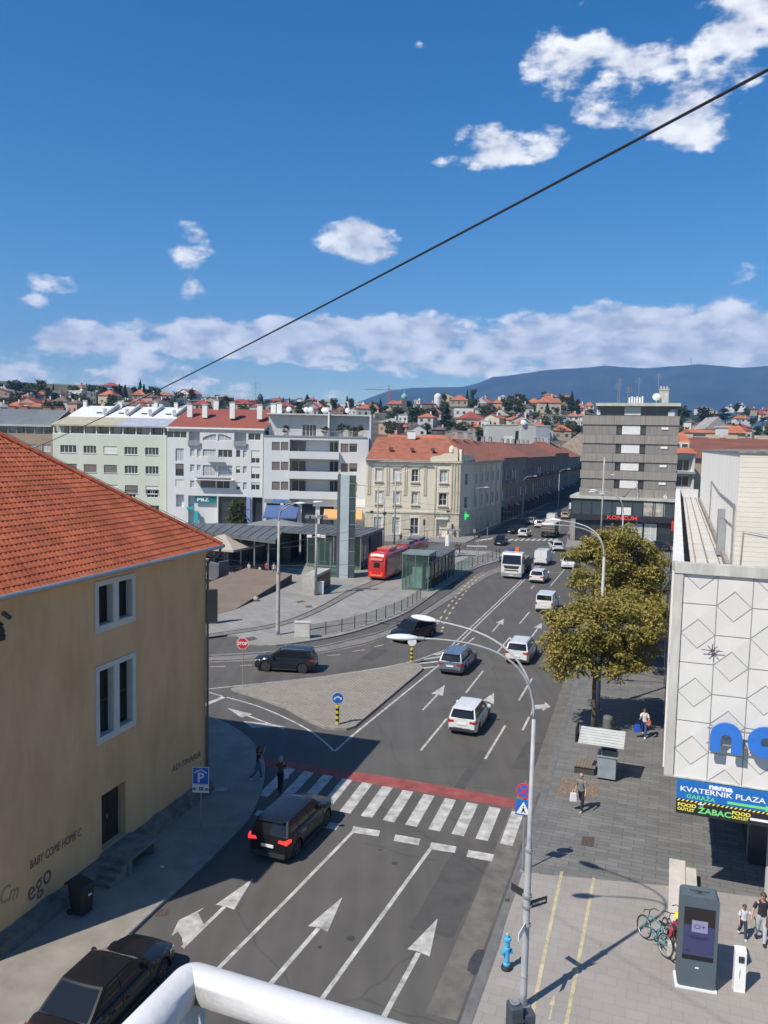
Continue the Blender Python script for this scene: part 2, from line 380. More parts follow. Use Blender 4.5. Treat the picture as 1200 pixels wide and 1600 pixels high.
mb = MB(); q = zp(760, 1400, .125, [(775, 1600), (815, 1420), (785, 1400), (848, 1285), (855, 1415), (828, 1420), (800, 1600)]); mb.sheet([p[:2] for p in q], .1305); struct('bicycle_arrow', mb, MYP)
mb = MB()
for q in ([(899, 1189), (930, 1191), (927, 1213), (895, 1208)], [(876, 1219), (937, 1227), (933, 1250), (868, 1246)]): mb.sheet([G(*p)[:2] for p in q], .126)
struct('tree_pits', mb, mat('gravel_brown', (.16, .105, .075), .95, .45, 9, bump=.6, bscale=30, col2=(.26, .2, .15)))
def cover(pxs, label, z=.126, m=None):
    mb = MB(); q = [G(*p) for p in pxs]; mb.prism([p[:2] for p in q], z-.02, z)
    for k in range(1, 6):
        a = q[0].lerp(q[1], k/6); b = q[3].lerp(q[2], k/6); mb.tube([(a.x, a.y, z), (b.x, b.y, z)], .012, 4)
    tag(mb.build('manhole_cover', m or mat('cast_iron', (.11, .085, .075), .7, .3, 8, metal=.3)), label, 'manhole cover')
cover([(910, 1311), (929, 1313), (927, 1328), (907, 1325)], 'rusty square manhole cover in the dark slabs right of the tall street lamp')
cover([(701+0, 0+1420), (1, 1), (1, 1), (1, 1)], 'x') if 0 else None
cover([(240, 1422), (266, 1419), (262, 1430), (240, 1433)], 'rusty drain grate in the road beside the black parked sedan', .006)
cover([(789, 1409), (797, 1410), (796, 1415), (788, 1414)], 'small drain grate in the beige pavers near the right kerb', .129)
cover([(383, 999), (397, 997), (403, 1001), (389, 1004)], 'flat manhole cover on the plaza corner beside the tall concrete lamp mast', .127)
cover([(461, 942), (472, 940), (478, 942), (466, 944)], 'dark manhole cover on the plaza left of the tram rails', .127)
cover([(476, 949), (486, 948), (489, 951), (480, 951.5)], 'small dark manhole cover nearest the tram rails on the plaza', .127)
# zebra crossing
A0, A1 = G(530, 1268), G(781, 1318); B0, B1 = G(566, 1222), G(800, 1267)
mb = MB(); dw = (A1-A0).normalized()*.52
for k in range(-4, 8):
    a = A0.lerp(A1, k/7); b = B0.lerp(B1, k/7)
    if k < 0: a = A0+(A1-A0)/7*k; b = B0+(B1-B0)/7*k
    a0 = a.lerp(b, .0)
    mb.sheet([a0[:2], (a0+dw)[:2], (b+dw)[:2], b[:2]], .0045)
struct('zebra_crossing', mb, MW)
mb = MB(); mb.sheet([p[:2] for p in px([(414, 1184), (548, 1205), (640, 1219), (720, 1233), (812, 1250), (806, 1264), (720, 1249), (640, 1235), (545, 1219), (412, 1199)])], .004); struct('red_crossing_band', mb, MRED)
Z8 = lambda pts: zp(360, 1140, .4, pts)
mb = MB()
for q in ([(480, 378), (585, 395), (578, 418), (472, 402)], [(645, 410), (743, 427), (735, 452), (637, 435)], [(785, 440), (883, 457), (877, 482), (776, 467)], [(930, 470), (1030, 488), (1022, 516), (922, 497)], [(105, 315), (150, 322), (140, 342), (93, 335)], [(330, 352), (428, 368), (412, 392), (316, 376)]):
    mb.sheet([p[:2] for p in Z8(q)], .0048)
struct('stop_blocks', mb, MW)
def arrow(z, pts): return z(pts)
lines = [(Z8([(478, 400), (240, 645), (0, 885), (-300, 1190)]), .14), (Z8([(782, 465), (560, 770), (355, 1055), (280, 1160)]), .15),
         (Z8([(345, 775), (155, 995), (60, 1105)]), .16), (Z8([(735, 872), (600, 1120), (560, 1200)]), .16)]
Z7 = lambda pts: zp(0, 1180, .35, pts)
lines += [(Z7([(815, 858), (1003, 676)]), .14)]
Z6 = lambda pts: zp(320, 940, .31667, pts)
lines += [(smooth_path(Z6([(10, 445), (100, 470), (250, 512), (380, 565), (510, 632), (590, 693), (640, 740)]), 3), .13), (Z6([(640, 740), (735, 655), (1137, 328), (1330, 178)]), .14),
          (Z6([(-60, 440), (10, 432), (270, 404), (600, 368), (900, 322), (1040, 292), (1205, 232)]), .12), (Z6([(-40, 530), (10, 505), (100, 468)]), .35), (Z6([(210, 562), (390, 630)]), .14)]
Z9 = lambda pts: zp(560, 880, .3, pts)
for a, b in (((325, 975), (460, 810)), ((660, 1020), (765, 845)), ((560, 675), (650, 560)), ((835, 715), (905, 600)), ((855, 870), (890, 800)), ((720, 468), (790, 385)), ((840, 315), (890, 255)), ((899, 133), (916, 116)), ((1000, 120), (1072, 33)), ((978, 47), (1052, 48)), ((980, 460), (1000, 420)), ((935, 200), (950, 182)), ((335, 765), (412, 684)), ((697, 358), (735, 314)), ((903, 382), (938, 334))):
    lines.append((Z9([a, b]), .13))
lines += [(px([(702, 1012), (751, 966), (800, 920), (830, 892), (866, 858)]), .13), (px([(715, 1007), (760, 963), (805, 920), (836, 890), (871, 858)]), .13)]
ZL = lambda pts: zp(600, 920, .21667, pts)
lines += [(ZL([(205, 543), (392, 524)]), .3), (ZL([(270, 574), (368, 561)]), .3), (ZL([(290, 508), (425, 488)]), .3), (ZL([(370, 476), (450, 458)]), .3), (px([(690, 1022), (715, 1007)]), .13)]
strip2('road_lines', lines, MW, .0042)
mb = MB()
for z, q in ((Z8, [(438, 655), (303, 768), (345, 772), (380, 790)]), (Z8, [(810, 738), (692, 858), (735, 868), (778, 887)]), (Z7, [(1130, 550), (962, 668), (1005, 675), (1045, 690)]),
             (Z7, [(765, 808), (798, 737), (912, 680), (884, 702), (910, 755), (820, 866), (812, 815), (795, 788)]), (Z6, [(110, 525), (235, 555), (212, 563), (180, 572)]), (Z6, [(190, 590), (330, 604), (400, 618), (230, 622)]),
             (Z9, [(450, 635), (380, 680), (410, 684), (440, 691)]), (Z9, [(758, 290), (715, 310), (735, 314), (755, 321)]), (Z9, [(955, 312), (912, 335), (937, 335), (955, 343)]),
             (Z9, [(707, 675), (645, 715), (680, 722), (705, 737)]), (Z9, [(895, 798), (907, 740), (970, 735), (972, 722), (1001, 747), (960, 769), (958, 757), (918, 762)])):
    mb.sheet([p[:2] for p in z(q)], .0052)
struct('road_arrows', mb, MW)
yl = [(Z6([a, b]), .13) for a, b in (((25, 322), (103, 320)), ((175, 316), (235, 313)), ((605, 268), (667, 262)), ((728, 246), (789, 238)), ((835, 224), (883, 213)), ((920, 200), (950, 195)))]
P0 = smooth_path(px([(690, 987), (697, 968), (712, 944), (727, 925), (742, 908), (758, 897)]), 6)
P1 = smooth_path(px([(683, 975), (700, 948), (716, 928), (730, 912), (745, 899), (757, 893)]), 6)
for P in (P0, P1):
    for i in range(0, len(P)-1, 2): yl.append(([P[i], P[i].lerp(P[i+1], .9)], .16))
strip2('tram_lane_dashes', yl, MY, .0085)
# far zebra
mb = MB(); a, b = G(793, 845), G(864, 845)
for k in range(9):
    p = a.lerp(b, k/8); mb.sheet([p[:2], (p+V*.5)[:2], (p+V*.5+U*3.4)[:2], (p+U*3.4)[:2]], .0045)
a, b = G(742, 846), G(762, 843)
for k in range(4):
    p = a.lerp(b, k/3); mb.sheet([p[:2], (p+V*.45)[:2], (p+V*.45+U*3)[:2], (p+U*3)[:2]], .0045)
struct('far_zebra_crossing', mb, MW)
# traffic island
isl = Z6([(130, 437), (200, 421), (600, 377), (900, 333), (1000, 313), (1050, 312), (1078, 335), (1060, 354), (740, 625), (700, 637), (640, 635), (590, 628), (520, 600), (400, 532), (250, 477), (150, 447)])
isl = [Vector((p.x, p.y, 0)) for p in isl]
mb = MB(); mb.prism([p[:2] for p in isl], -.01, .14); struct('island_kerb', mb, KERB)
c = sum(isl, Vector())/len(isl)
ins = [p+(c-p).normalized()*.22 for p in isl]
mb = MB(); mb.sheet([p[:2] for p in ins], .1445)
struct('traffic_island', mb, brickmat('island_setts', (.30, .265, .225), (.25, .225, .19), (.12, .11, .10), .26, .2, 52, var=.22, sc=1.0, msize=.02))
# plaza
pe = px([(379, 1000), (383, 1006), (431, 1009), (497, 1000), (542, 990.7), (589, 976), (637, 956), (679, 927), (713, 904.5), (744, 887.5), (775, 878), (787, 873)])
pk = smooth_path(pe, 3)
far = px([(790, 868), (772, 863), (700, 860), (600, 856)])
mb = MB(); mb.prism([p[:2] for p in pk]+[p[:2] for p in far]+[(-85, 126), (-85, 64), G(300, 992)[:2], G(371, 995)[:2]], -.01, .12)
struct('plaza', mb, brickmat('plaza_slabs', (.27, .255, .235), (.23, .22, .205), (.15, .145, .135), 1.2, .6, 50, var=.3, sc=.35, msize=.014))
kerb('plaza_kerb', pk, .3, .13, KERB)
mb = MB(); mb.prism([G(*p)[:2] for p in [(545, 846), (728, 848.5), (742, 842), (800, 812), (900, 770)]]+[(60, 250), (-90, 250), (-90, 131)], -.01, .12)
struct('far_pavement', mb, brickmat('far_slabs', (.24, .23, .215), (.21, .20, .19), (.14, .13, .12), 1.0, .5, 0, var=.2, sc=.4))
mb = MB(); q0 = G(884, 856); q1 = G(1060, 861)
mb.prism([q0[:2], q1[:2], (75, 134), (85, 250), (G(896, 770)+V*1)[:2]], -.01, .12); struct('corner_pavement', mb, MATS['far_slabs'])
# tram tracks
RAIL = mat('tram_rail', (.05, .045, .042), .45, .3, 6, metal=.6)
TC = mat('track_concrete', (.17, .155, .14), .9, .25, 1.0, bump=.3, detail=8)
TB = [[(323, 1026), (420, 1020), (497, 1011.5), (560, 997), (600, 986), (645, 964), (702, 927), (741, 901), (778, 886), (800, 880)],
      [(323, 1033), (420, 1028), (500, 1019), (588, 1000), (640, 976), (673, 957), (730, 921), (768, 899), (795, 890)]]
TA = [[(320, 994), (432, 976), (495, 952), (545, 925), (585, 908), (612, 894), (650, 872)], [(320, 999), (440, 979.5), (507, 953.5), (555, 927.5), (592, 914), (622, 899), (665, 874)]]
TAs = [smooth_path(px(t), 5) for t in TA]; TBs = [smooth_path(px(t), 5) for t in TB]
mb = MB(); a, b = TBs
n = 40
def resamp(P, n):
    d = [0]
    for i in range(1, len(P)): d.append(d[-1]+(P[i]-P[i-1]).length)
    out = []
    for k in range(n+1):
        t = d[-1]*k/n
        for i in range(1, len(P)):
            if d[i] >= t-1e-6: out.append(P[i-1].lerp(P[i], (t-d[i-1])/max(1e-6, d[i]-d[i-1]))); break
    return out
ra, rb = resamp(a, n), resamp(b, n)
e1 = [p+(p-q).normalized()*.55 for p, q in zip(ra, rb)]; e2 = [q+(q-p).normalized()*.5 for p, q in zip(ra, rb)]
mb.add([(p.x, p.y, .004) for p in e1]+[(p.x, p.y, .004) for p in e2], [(i, i+1, n+2+i, n+1+i) for i in range(n)])
struct('tram_track_bed', mb, TC)
for nm, S, z in (('tram_rails', TBs, .0), ('plaza_tram_rails', TAs, .121)):
    mb = MB()
    for P in S:
        mb.strip(P, .17, z+.0065); mb.mi = 1; mb.strip(P, .055, z+.011); mb.mi = 0
    tag(mb.build(nm, [RAIL, mat('rail_steel', (.28, .27, .26), .35, metal=.9)]), kind='structure')
mb = MB(); ra, rb = resamp(TAs[0], 30), resamp(TAs[1], 30)
mb.add([(p.x, p.y, .1245) for p in ra]+[(p.x, p.y, .1245) for p in rb], [(i, i+1, 31+i+1, 31+i) for i in range(30)])
struct('plaza_track_bed', mb, TC)
# stains on the asphalt
mb = MB()
for (x, y, r, s) in ((747, 1503, .28, 2.4), (617, 1349, .12, 1), (548, 1466, .14, 1), (594, 1328, .06, 1), (500, 1480, .07, 1)):
    p = G(x, y); k = 18
    mb.sheet([((p+U*(r*s*math.sin(2*math.pi*i/k)*(1+.35*noise.noise(Vector((x, i*.7, 0)))))+V*(r*math.cos(2*math.pi*i/k)*(1+.4*noise.noise(Vector((y, i*.9, 3)))))))[:2] for i in range(k)], .0038)
for (x, y, L_, w_) in ((640, 1450, 5.5, 1.5), (800, 1200, 4, 1.1), (690, 1260, 7, .5), (560, 1030, 3.5, 1.2), (850, 980, 9, .8)):
    p = G(x, y); m2 = MB(); m2.sheet([(p+U*a+V*b)[:2] for a, b in ((0, 0), (0, w_), (L_, w_), (L_, 0))], .002); struct('asphalt_patch', m2, mat('asphalt_patch', (.066, .063, .060), .9, .2, 1.5, bump=.4, bscale=50, detail=9))
struct('oil_stains', mb, mat('oil_stain', (.045, .045, .046), .6, .3, 6))
mb = MB(); mb.strip([p-V*.75 for p in rk[1:5]], .9, .0036); mb.strip([p-V*.5 for p in rk[4:8]], .7, .0036)
struct('gutter_dust', mb, mat('gutter_dust_sand', (.115, .108, .10), .95, .25, 1.3, detail=8, col2=(.16, .148, .13)))
# ------------------------------------------------------------ facade kit
WHT = mat('frame_white', (.72, .72, .70), .6, .06, 3)
GL = mat('window_glass', (.035, .042, .05), .12, 0, 1, spec=.7)
GLC = mat('window_curtain', (.42, .42, .41), .35, .25, 1.5, spec=.6, stretch=(6, 6, .4))
SHB = mat('shutter_brown', (.16, .13, .12), .7, .15, 3)
SHW = mat('shutter_white', (.62, .61, .58), .7, .08, 2)
DARK = mat('dark_metal', (.035, .037, .04), .45, .2, 3)
GREYM = mat('grey_metal', (.30, .31, .32), .45, .12, 2, metal=.4)
CONC = mat('concrete', (.34, .33, .31), .9, .22, 1.3, bump=.3, detail=8)
def T3(x, y, z): return Matrix.Translation((x, y, z))
def RZ(a): return Matrix.Rotation(a, 4, 'Z')
def wall_open(mb, M, x0, x1, z0, z1, ops, dep=.18):
    xs = sorted(set([x0, x1]+[v for o in ops for v in o[:2] if x0 < v < x1])); zs = sorted(set([z0, z1]+[v for o in ops for v in o[2:4] if z0 < v < z1]))
    for i in range(len(xs)-1):
        for j in range(len(zs)-1):
            cx, cz = (xs[i]+xs[i+1])/2, (zs[j]+zs[j+1])/2
            if any(o[0] < cx < o[1] and o[2] < cz < o[3] for o in ops): continue
            a, b, c, d = xs[i], xs[i+1], zs[j], zs[j+1]
            mb.add([M @ Vector(p) for p in ((a, 0, c), (b, 0, c), (b, 0, d), (a, 0, d))], [(0, 1, 2, 3)])
    for o in ops:
        a, b, c, d = o[:4]; e = o[4] if len(o) > 4 else dep
        a, b, c, d = max(a, x0), min(b, x1), max(c, z0), min(d, z1)
        v = [M @ Vector(p) for p in ((a, 0, c), (b, 0, c), (b, 0, d), (a, 0, d), (a, e, c), (b, e, c), (b, e, d), (a, e, d))]
        mb.add(v, [(0, 4, 5, 1), (1, 5, 6, 2), (2, 6, 7, 3), (3, 7, 4, 0)])
        if len(o) > 5: mb.add(v[4:], [(0, 1, 2, 3)])
def window(parent, M, o, cols=2, rows=1, kind='g', fr=None, d=.14, fw=.06, glass=None, sill=False):
    a, b, c, e = o[:4]; fr = fr or WHT
    mb = MB()
    mb.box(a, b, d, d+.07, c, c+fw, M); mb.box(a, b, d, d+.07, e-fw, e, M)
    mb.box(a, a+fw, d, d+.07, c+fw, e-fw, M); mb.box(b-fw, b, d, d+.07, c+fw, e-fw, M)
    for k in range(1, cols):
        x = a+(b-a)*k/cols; mb.box(x-fw*.6, x+fw*.6, d+.002, d+.068, c+fw, e-fw, M)
    for k in range(1, rows):
        z = c+(e-c)*k/rows; mb.box(a+fw, b-fw, d+.004, d+.066, z-fw*.5, z+fw*.5, M)
    if sill: mb.box(a-.08, b+.08, -.1, d-.002, c-.06, c-.002, M)
    w = mb.build('window', fr, parent)
    p = MB(); p.add([M @ Vector(q) for q in ((a, d+.05, c), (b, d+.05, c), (b, d+.05, e), (a, d+.05, e))], [(0, 1, 2, 3)])
    p.build('pane', glass or (GLC if kind in 'cC' else GL), w)
    if kind in 'sShH':
        q = MB(); z0 = c+fw*.5 if kind in 'sS' else e-(e-c)*RND.choice((.3, .45, .6))
        q.box(a+.03, b-.03, d-.035, d-.005, z0, e-.01, M)
        q.build('roller_shutter', SHB if kind in 'sh' else SHW, w)
    return w
def FZ(ox, oy, s, Y, X0=0.0):           # photo zoom coordinates -> facade coordinates (x from X0, z)
    def f(a, b):
        p = D(ox+s*a, oy+s*b, Y); return p.x-X0, p.z
    return f
def rect(f, x0, y0, x1, y1):
    a = f(x0, (y0+y1)/2)[0]; b = f(x1, (y0+y1)/2)[0]; xm = (x0+x1)/2
    return (a, b, f(xm, y1)[1], f(xm, y0)[1])
def boxwalls(mb, W_, Dp, z0, z1, front=False, roof=True):
    if front: mb.quad((0, 0, z0), (W_, 0, z0), (W_, 0, z1), (0, 0, z1))
    mb.quad((W_, 0, z0), (W_, Dp, z0), (W_, Dp, z1), (W_, 0, z1)); mb.quad((W_, Dp, z0), (0, Dp, z0), (0, Dp, z1), (W_, Dp, z1)); mb.quad((0, Dp, z0), (0, 0, z0), (0, 0, z1), (0, Dp, z1))
    if roof: mb.quad((0, 0, z1), (W_, 0, z1), (W_, Dp, z1), (0, Dp, z1))
I4 = Matrix.Identity(4)
def chimney(parent, x, y, z, w=.7, h=1.6, m=None, cap=True):
    mb = MB(); mb.cbox(x, y, z+h/2, w, w*.8, h)
    if cap: mb.cbox(x, y, z+h+.18, w+.18, w*.8+.18, .08); mb.cbox(x, y, z+h+.07, w*.6, w*.5, .14)
    return mb.build('chimney', m or WHT, parent)
def stain(name, col, **k): return mat(name, col, .9, k.get('var', .1), k.get('scale', .6), bump=.15, bscale=12, detail=9, stretch=(1, 1, k.get('st', .35)))

# ------------------------------------------------------------ ochre building, left foreground
def tile_roof_mesh(mb, P0, X, Yd, Nn, w_fn, nrows, row, tw, amp, zstep, jit=0.02):
    """rows of real overlapping tiles; w_fn(v) gives (u0,u1) at slope distance v"""
    r = random.Random(3)
    for j in range(nrows):
        v0, v1 = j*row, (j+1)*row+row*.12
        u0, u1 = w_fn((j+.5)*row)
        k0, k1 = int(math.floor(u0/tw)), int(math.ceil(u1/tw))
        off = (j % 2)*tw*.5
        for k in range(k0, k1):
            a = max(u0, k*tw+off); b = min(u1, (k+1)*tw+off)
            if b-a < tw*.15: continue
            h = r.uniform(-jit, jit)*.5; seg = 5; vs = []
            for vv, zz, cut in ((v0, zstep, 1), (v1, 0.004, 0)):
                for i in range(seg):
                    t = i/(seg-1); u = a+(b-a)*t
                    hh = amp*math.sin(math.pi*t)**.8+h*.3
                    vv2 = vv - (row*.16*math.sin(math.pi*t) if cut else 0)
                    vs.append(P0+X*u+Yd*vv2+Nn*(zz+hh))
            lo = [P0+X*(a+(b-a)*i/(seg-1))+Yd*(v0-row*.16*math.sin(math.pi*i/(seg-1)))-Nn*.005 for i in range(seg)]
            vs += lo
            mb.add(vs, [(i, i+1, seg+i+1, seg+i) for i in range(seg-1)]+[(2*seg+i, 2*seg+i+1, i+1, i) for i in range(seg-1)])
def left_building():
    A = rad(17.5); o = Vector((-7.92, 35.48, 0))
    # local frame: x runs along the facade from near end to far corner, y into the building (to the left)
    L = 13.7; W_ = 14.0; Hh = 11.05
    near = o - Vector((math.sin(A), math.cos(A), 0))*L
    # X axis = direction U17.5 ; y axis must be to the left = rot +90
    t = thing('ochre_building', 'ochre rendered building with an orange tiled roof filling the left foreground', 'building', near, HALF-A)
    # here local +y points left of travel, i.e. into the building
    f = lambda s: L+s
    och = mat('ochre_render', (.56, .35, .175), .95, .08, .9, bump=.35, bscale=18, detail=12, col2=(.66, .43, .23), stretch=(1, 1, .4))
    w1 = (f(-7.55), f(-5.55), 9.2, 10.68); w2 = (f(-7.55), f(-5.55), 5.08, 7.58)
    gi = [(w1[0]+.12, f(-6.68), w1[2], w1[3]), (f(-6.38), w1[1]-.05, w1[2], w1[3])]
    def pair(w): return [(w[0], w[0]+.84, w[2], w[3]), (w[1]-.84, w[1], w[2], w[3])]
    ops = [(a, b, c, d, .3) for w in (w1, w2) for a, b, c, d in pair(w)]
    door = (f(-7.45), f(-6.0), .72, 2.88, .45)
    mb = MB(); wall_open(mb, I4, 0, L, 0, Hh, ops+[door], .3)
    for MM, ww in ((T3(L, 0, 0) @ RZ(HALF), W_), (T3(L, W_, 0) @ RZ(2*HALF), L), (T3(0, W_, 0) @ RZ(-HALF), W_)):
        wall_open(mb, MM, 0, ww, 0, Hh, [(x, x+1.3, z, z+2.1, .25) for x in (2, 5.2, 8.4) for z in (4.9, 8.2) if x+1.3 < ww], .25)
    mb.build('wall', och, t)
    for MM, ww in ((T3(L, 0, 0) @ RZ(HALF), W_), (T3(0, W_, 0) @ RZ(-HALF), W_)):
        for x in (2, 5.2, 8.4):
            for z in (4.9, 8.2): window(t, MM, (x, x+1.3, z, z+2.1), 2, 2, d=.2)
    # cornice under the eaves
    mb = MB(); 
    for (z0, z1, e) in ((10.94, 11.05, .06), (11.05, 11.16, .16)):
        mb.prism([(-e, -e), (L+e, -e), (L+e, W_+e), (-e, W_+e)], z0, z1)
    mb.build('cornice', och, t)
    sur = mat('window_surround', (.52, .50, .46), .8, .08, 2)
    wood = mat('old_brown_wood', (.05, .038, .032), .7, .2, 5)
    gd = mat('dark_room_glass', (.018, .018, .02), .15, 0, 1, spec=.35)
    for w in (w1, w2):
        mb = MB(); e = .2
        a, b, c, d = w
        mb.box(a-e, b+e, -.05, .05, d, d+e); mb.box(a-e, b+e, -.05, .05, c-e, c)
        mb.box(a-e, a, -.05, .05, c, d); mb.box(b, b+e, -.05, .05, c, d); mb.box(a+.84, b-.84, -.05, .28, c, d)
        s = mb.build('window_surround', sur, t)
        for (a2, b2, c2, d2) in pair(w):
            # white inner reveal
            m2 = MB(); m2.box(a2, a2+.02, -.03, .3, c2, d2); m2.box(b2-.02, b2, -.03, .3, c2, d2); m2.box(a2+.02, b2-.02, -.04, .3, c2, c2+.04)
            m2.build('reveal', sur, s)
            window(t, I4, (a2+.02, b2-.02, c2+.04, d2), 1, 1 if w is w1 else 2, fr=wood, d=.22, fw=.05, glass=gd)
    mb = MB(); mb.box(door[0], door[1], .35, .41, door[2], door[3])
    for k in (0, 1):
        x = door[0]+.1+k*.68; mb.box(x, x+.56, .33, .35, .9, 1.7); mb.box(x, x+.56, .33, .35, 1.85, 2.7)
    dd = mb.build('door', mat('dark_brown_door', (.03, .022, .02), .6, .2, 4), t)
    mb = MB(); mb.cbox(door[0]+.7, .3, 1.75, .05, .05, .16); mb.build('handle', GREYM, dd)
    # rough stone plinth, landing and steps
    st = mat('plinth_stone', (.13, .12, .11), .95, .4, 2.2, bump=1.0, bscale=9, detail=9, col2=(.19, .175, .15))
    mb = MB(); n = 40; vs = []
    for i in range(n+1):
        x = L*i/n; q = noise.noise(Vector((x*1.4, 0, 5)))*.09
        vs += [(x, -.01, .62+q), (x, -.34+q, .42+q*.6), (x, -.52+q*.6, .06)]
    mb.add(vs, [(3*i+k, 3*i+k+1, 3*i+4+k, 3*i+3+k) for i in range(n) for k in range(2)]); mb.build('plinth', st, t)
    step = mat('step_concrete', (.17, .165, .15), .95, .35, 2, bump=.6, bscale=14, detail=9)
    mb = MB(); mb.box(f(-7.55), f(-5.75), -1.25, -.3, .6, .72); mb.box(f(-7.55), f(-7.35), -1.25, -.3, .0, .6); mb.box(f(-5.95), f(-5.75), -1.25, -.3, .0, .6); mb.box(f(-7.35), f(-5.95), -.5, -.3, .0, .6)
    mb.box(f(-7.55), f(-5.75), -.3, .0, 0, .72)
    for k, z in enumerate((.5, .35, .22)): mb.box(f(-7.55)-.33*(k+1), f(-7.55)-.33*k-.003, -1.15, 0, 0, z+.04)
    bevel(mb.build('steps', step, t), .02)
    # roof: four hips
    ov = .5; z0 = 11.28; tp = .74; rid = (W_/2+ov)
    E = [Vector((-ov, -ov, z0)), Vector((L+ov, -ov, z0)), Vector((L+ov, W_+ov, z0)), Vector((-ov, W_+ov, z0))]
    tile = mat('roof_tile_orange', (.41, .092, .036), .85, .25, .7, bump=.2, bscale=30, detail=8, col2=(.48, .12, .05), island=.18)
    cs = 1/math.sqrt(1+tp*tp); sn = tp*cs; slope_len = rid/cs
    mb = MB()
    row = .285
    # front slope (seen), far and near hips, back slope
    for (P0, X, inn, Lx) in ((E[0], Vector((1, 0, 0)), Vector((0, 1, 0)), L+2*ov), (E[1], Vector((0, 1, 0)), Vector((-1, 0, 0)), W_+2*ov), (E[3], Vector((0, -1, 0)), Vector((1, 0, 0)), W_+2*ov), (E[2], Vector((-1, 0, 0)), Vector((0, -1, 0)), L+2*ov)):
        Yd = inn*cs+Vector((0, 0, sn)); Nn = X.cross(Yd)
        rows = int(min(slope_len, (Lx/2)/cs)/row)
        front = P0 is E[0]
        tile_roof_mesh(mb, P0, X, Yd, Nn, lambda v, Lx=Lx: (v*cs, Lx-v*cs), rows, row*(1 if front else 1), .205 if front else .5, .018, .030)
        m0 = MB()
    rf = mb.build('roof', tile, t)
    mb = MB(); mb.prism([(-ov+.05, -ov+.05), (L+ov-.05, -ov+.05), (L+ov-.05, W_+ov-.05), (-ov+.05, W_+ov-.05)], 11.165, 11.235)
    mb.add([E[0]+Vector((.05, .05, -.04)), E[1]+Vector((-.05, .05, -.04)), E[2]+Vector((-.05, -.05, -.04)), E[3]+Vector((.05, -.05, -.04)), Vector((L/2, rid-ov, z0+rid*tp-.06))], [(0, 1, 4), (1, 2, 4), (2, 3, 4), (3, 0, 4)])
    mb.build('eaves', mat('eaves_board', (.34, .24, .15), .9, .2, 2), rf)
    # ridge caps on the hips
    mb = MB()
    for a, b in ((E[1], 1), (E[0], 0)):
        d = (Vector((L/2, W_/2, z0+(W_/2+ov)*tp))-a)
        n = 26
        for i in range(n):
            p = a+d*(i/n)*.98+Vector((0, 0, .03)); q = a+d*((i+1.15)/n)*.98+Vector((0, 0, .06)); mb.tube([p, q], [.12, .1], 8)
    mb.build('hip_caps', tile, rf)
    # lightning wire along the hip
    mb = MB(); a = E[1]; d = (Vector((L/2, W_/2, z0+(W_/2+ov)*tp))-a)
    mb.tube([a+Vector((.1, 0, .22)), a+d*.5+Vector((0, 0, .2)), a+d+Vector((0, 0, .2))], .012, 5)
    for k in range(1, 10): p = a+d*k/10; mb.tube([p+Vector((0, 0, .05)), p+Vector((0, 0, .22))], .012, 5)
    mb.build('lightning_wire', DARK, rf)
    # gutter, downpipe
    zinc = mat('zinc_gutter', (.36, .37, .38), .4, .12, 2, metal=.5)
    mb = MB(); path = [(-ov-.1, -ov-.09), (L+ov+.09, -ov-.09), (L+ov+.09, W_+ov+.09)]
    prof = [(math.cos(a)*.09, math.sin(a)*.09) for a in [math.pi+math.pi*k/8 for k in range(9)]]
    mb.tube([(-ov, -ov-.07, z0-.04), (L+ov+.06, -ov-.07, z0-.04), (L+ov+.06, W_+ov, z0-.04)], .085, 10)
    mb.box(-ov, L+ov, -ov-.03, -ov+.12, z0-.01, z0+.02)
    g = mb.build('gutter', zinc, t, smooth=False)
    mb = MB(); px_, py_ = L-.02, -.1
    mb.tube([(L+ov-.1, -ov-.02, z0-.1), (L+ov-.12, -ov+.04, z0-.34), (px_+.1, py_-.08, z0-.62), (px_, py_, z0-.8), (px_, py_, .35), (px_+.02, py_-.12, .2)], .058, 10)
    for z in (3, 6, 9): mb.cyl(px_, py_, z, z+.06, .07)
    mb.build('downpipe', mat('brown_pipe', (.14, .11, .10), .5, .15, 2, metal=.3), t, smooth=False)
    # ornamental bracket at the frame's left edge
    ink = mat('graffiti_black', (.14, .10, .08), .8); ink2 = mat('graffiti_olive', (.30, .26, .10), .8)
    def gr(s_, text, x, z, size, m, lab, rot=0, sx=1.0, shear=.2):
        o2 = txt('graffiti', text, size, m, t, (f(x), -.012, z), (HALF, -rot, 0), .002, sx=sx, shear=shear); return o2
    def local(pxx, pyy):      # photo pixel -> facade local
        d = ray(pxx, pyy); a = Vector((math.sin(A), math.cos(A))); nn = Vector((a.y, -a.x)); tt = (nn.x*o.x+nn.y*o.y)/(nn.x*d.x+nn.y*d.y); p = Vector((0, 0, HC))+d*tt
        return (Vector((p.x-o.x, p.y-o.y)).dot(a), p.z)
    def put(text, pa, pb, size, m):
        a = local(*pa); b = local(*pb); w = math.hypot(b[0]-a[0], b[1]-a[1]); ang = math.atan2(b[1]-a[1], b[0]-a[0])
        o2 = txt('graffiti', text, size, m, t, (f((a[0]+b[0])/2), -.014, (a[1]+b[1])/2), (HALF, -ang, 0), .002, shear=.15)
        ww = max(v.co.x for v in o2.data.vertices)-min(v.co.x for v in o2.data.vertices); o2.scale = (w/ww, 1, 1)
    put('BABY COME HOME C', (46, 1353), (126, 1300), .42, ink)
    put('ego', (42, 1400), (78, 1362), .95, ink)
    put('AD-TINARIA', (268, 1203), (313, 1178), .38, ink)
    put('Cm', (0, 1402), (28, 1392), .8, ink2)
    return t
left_building()
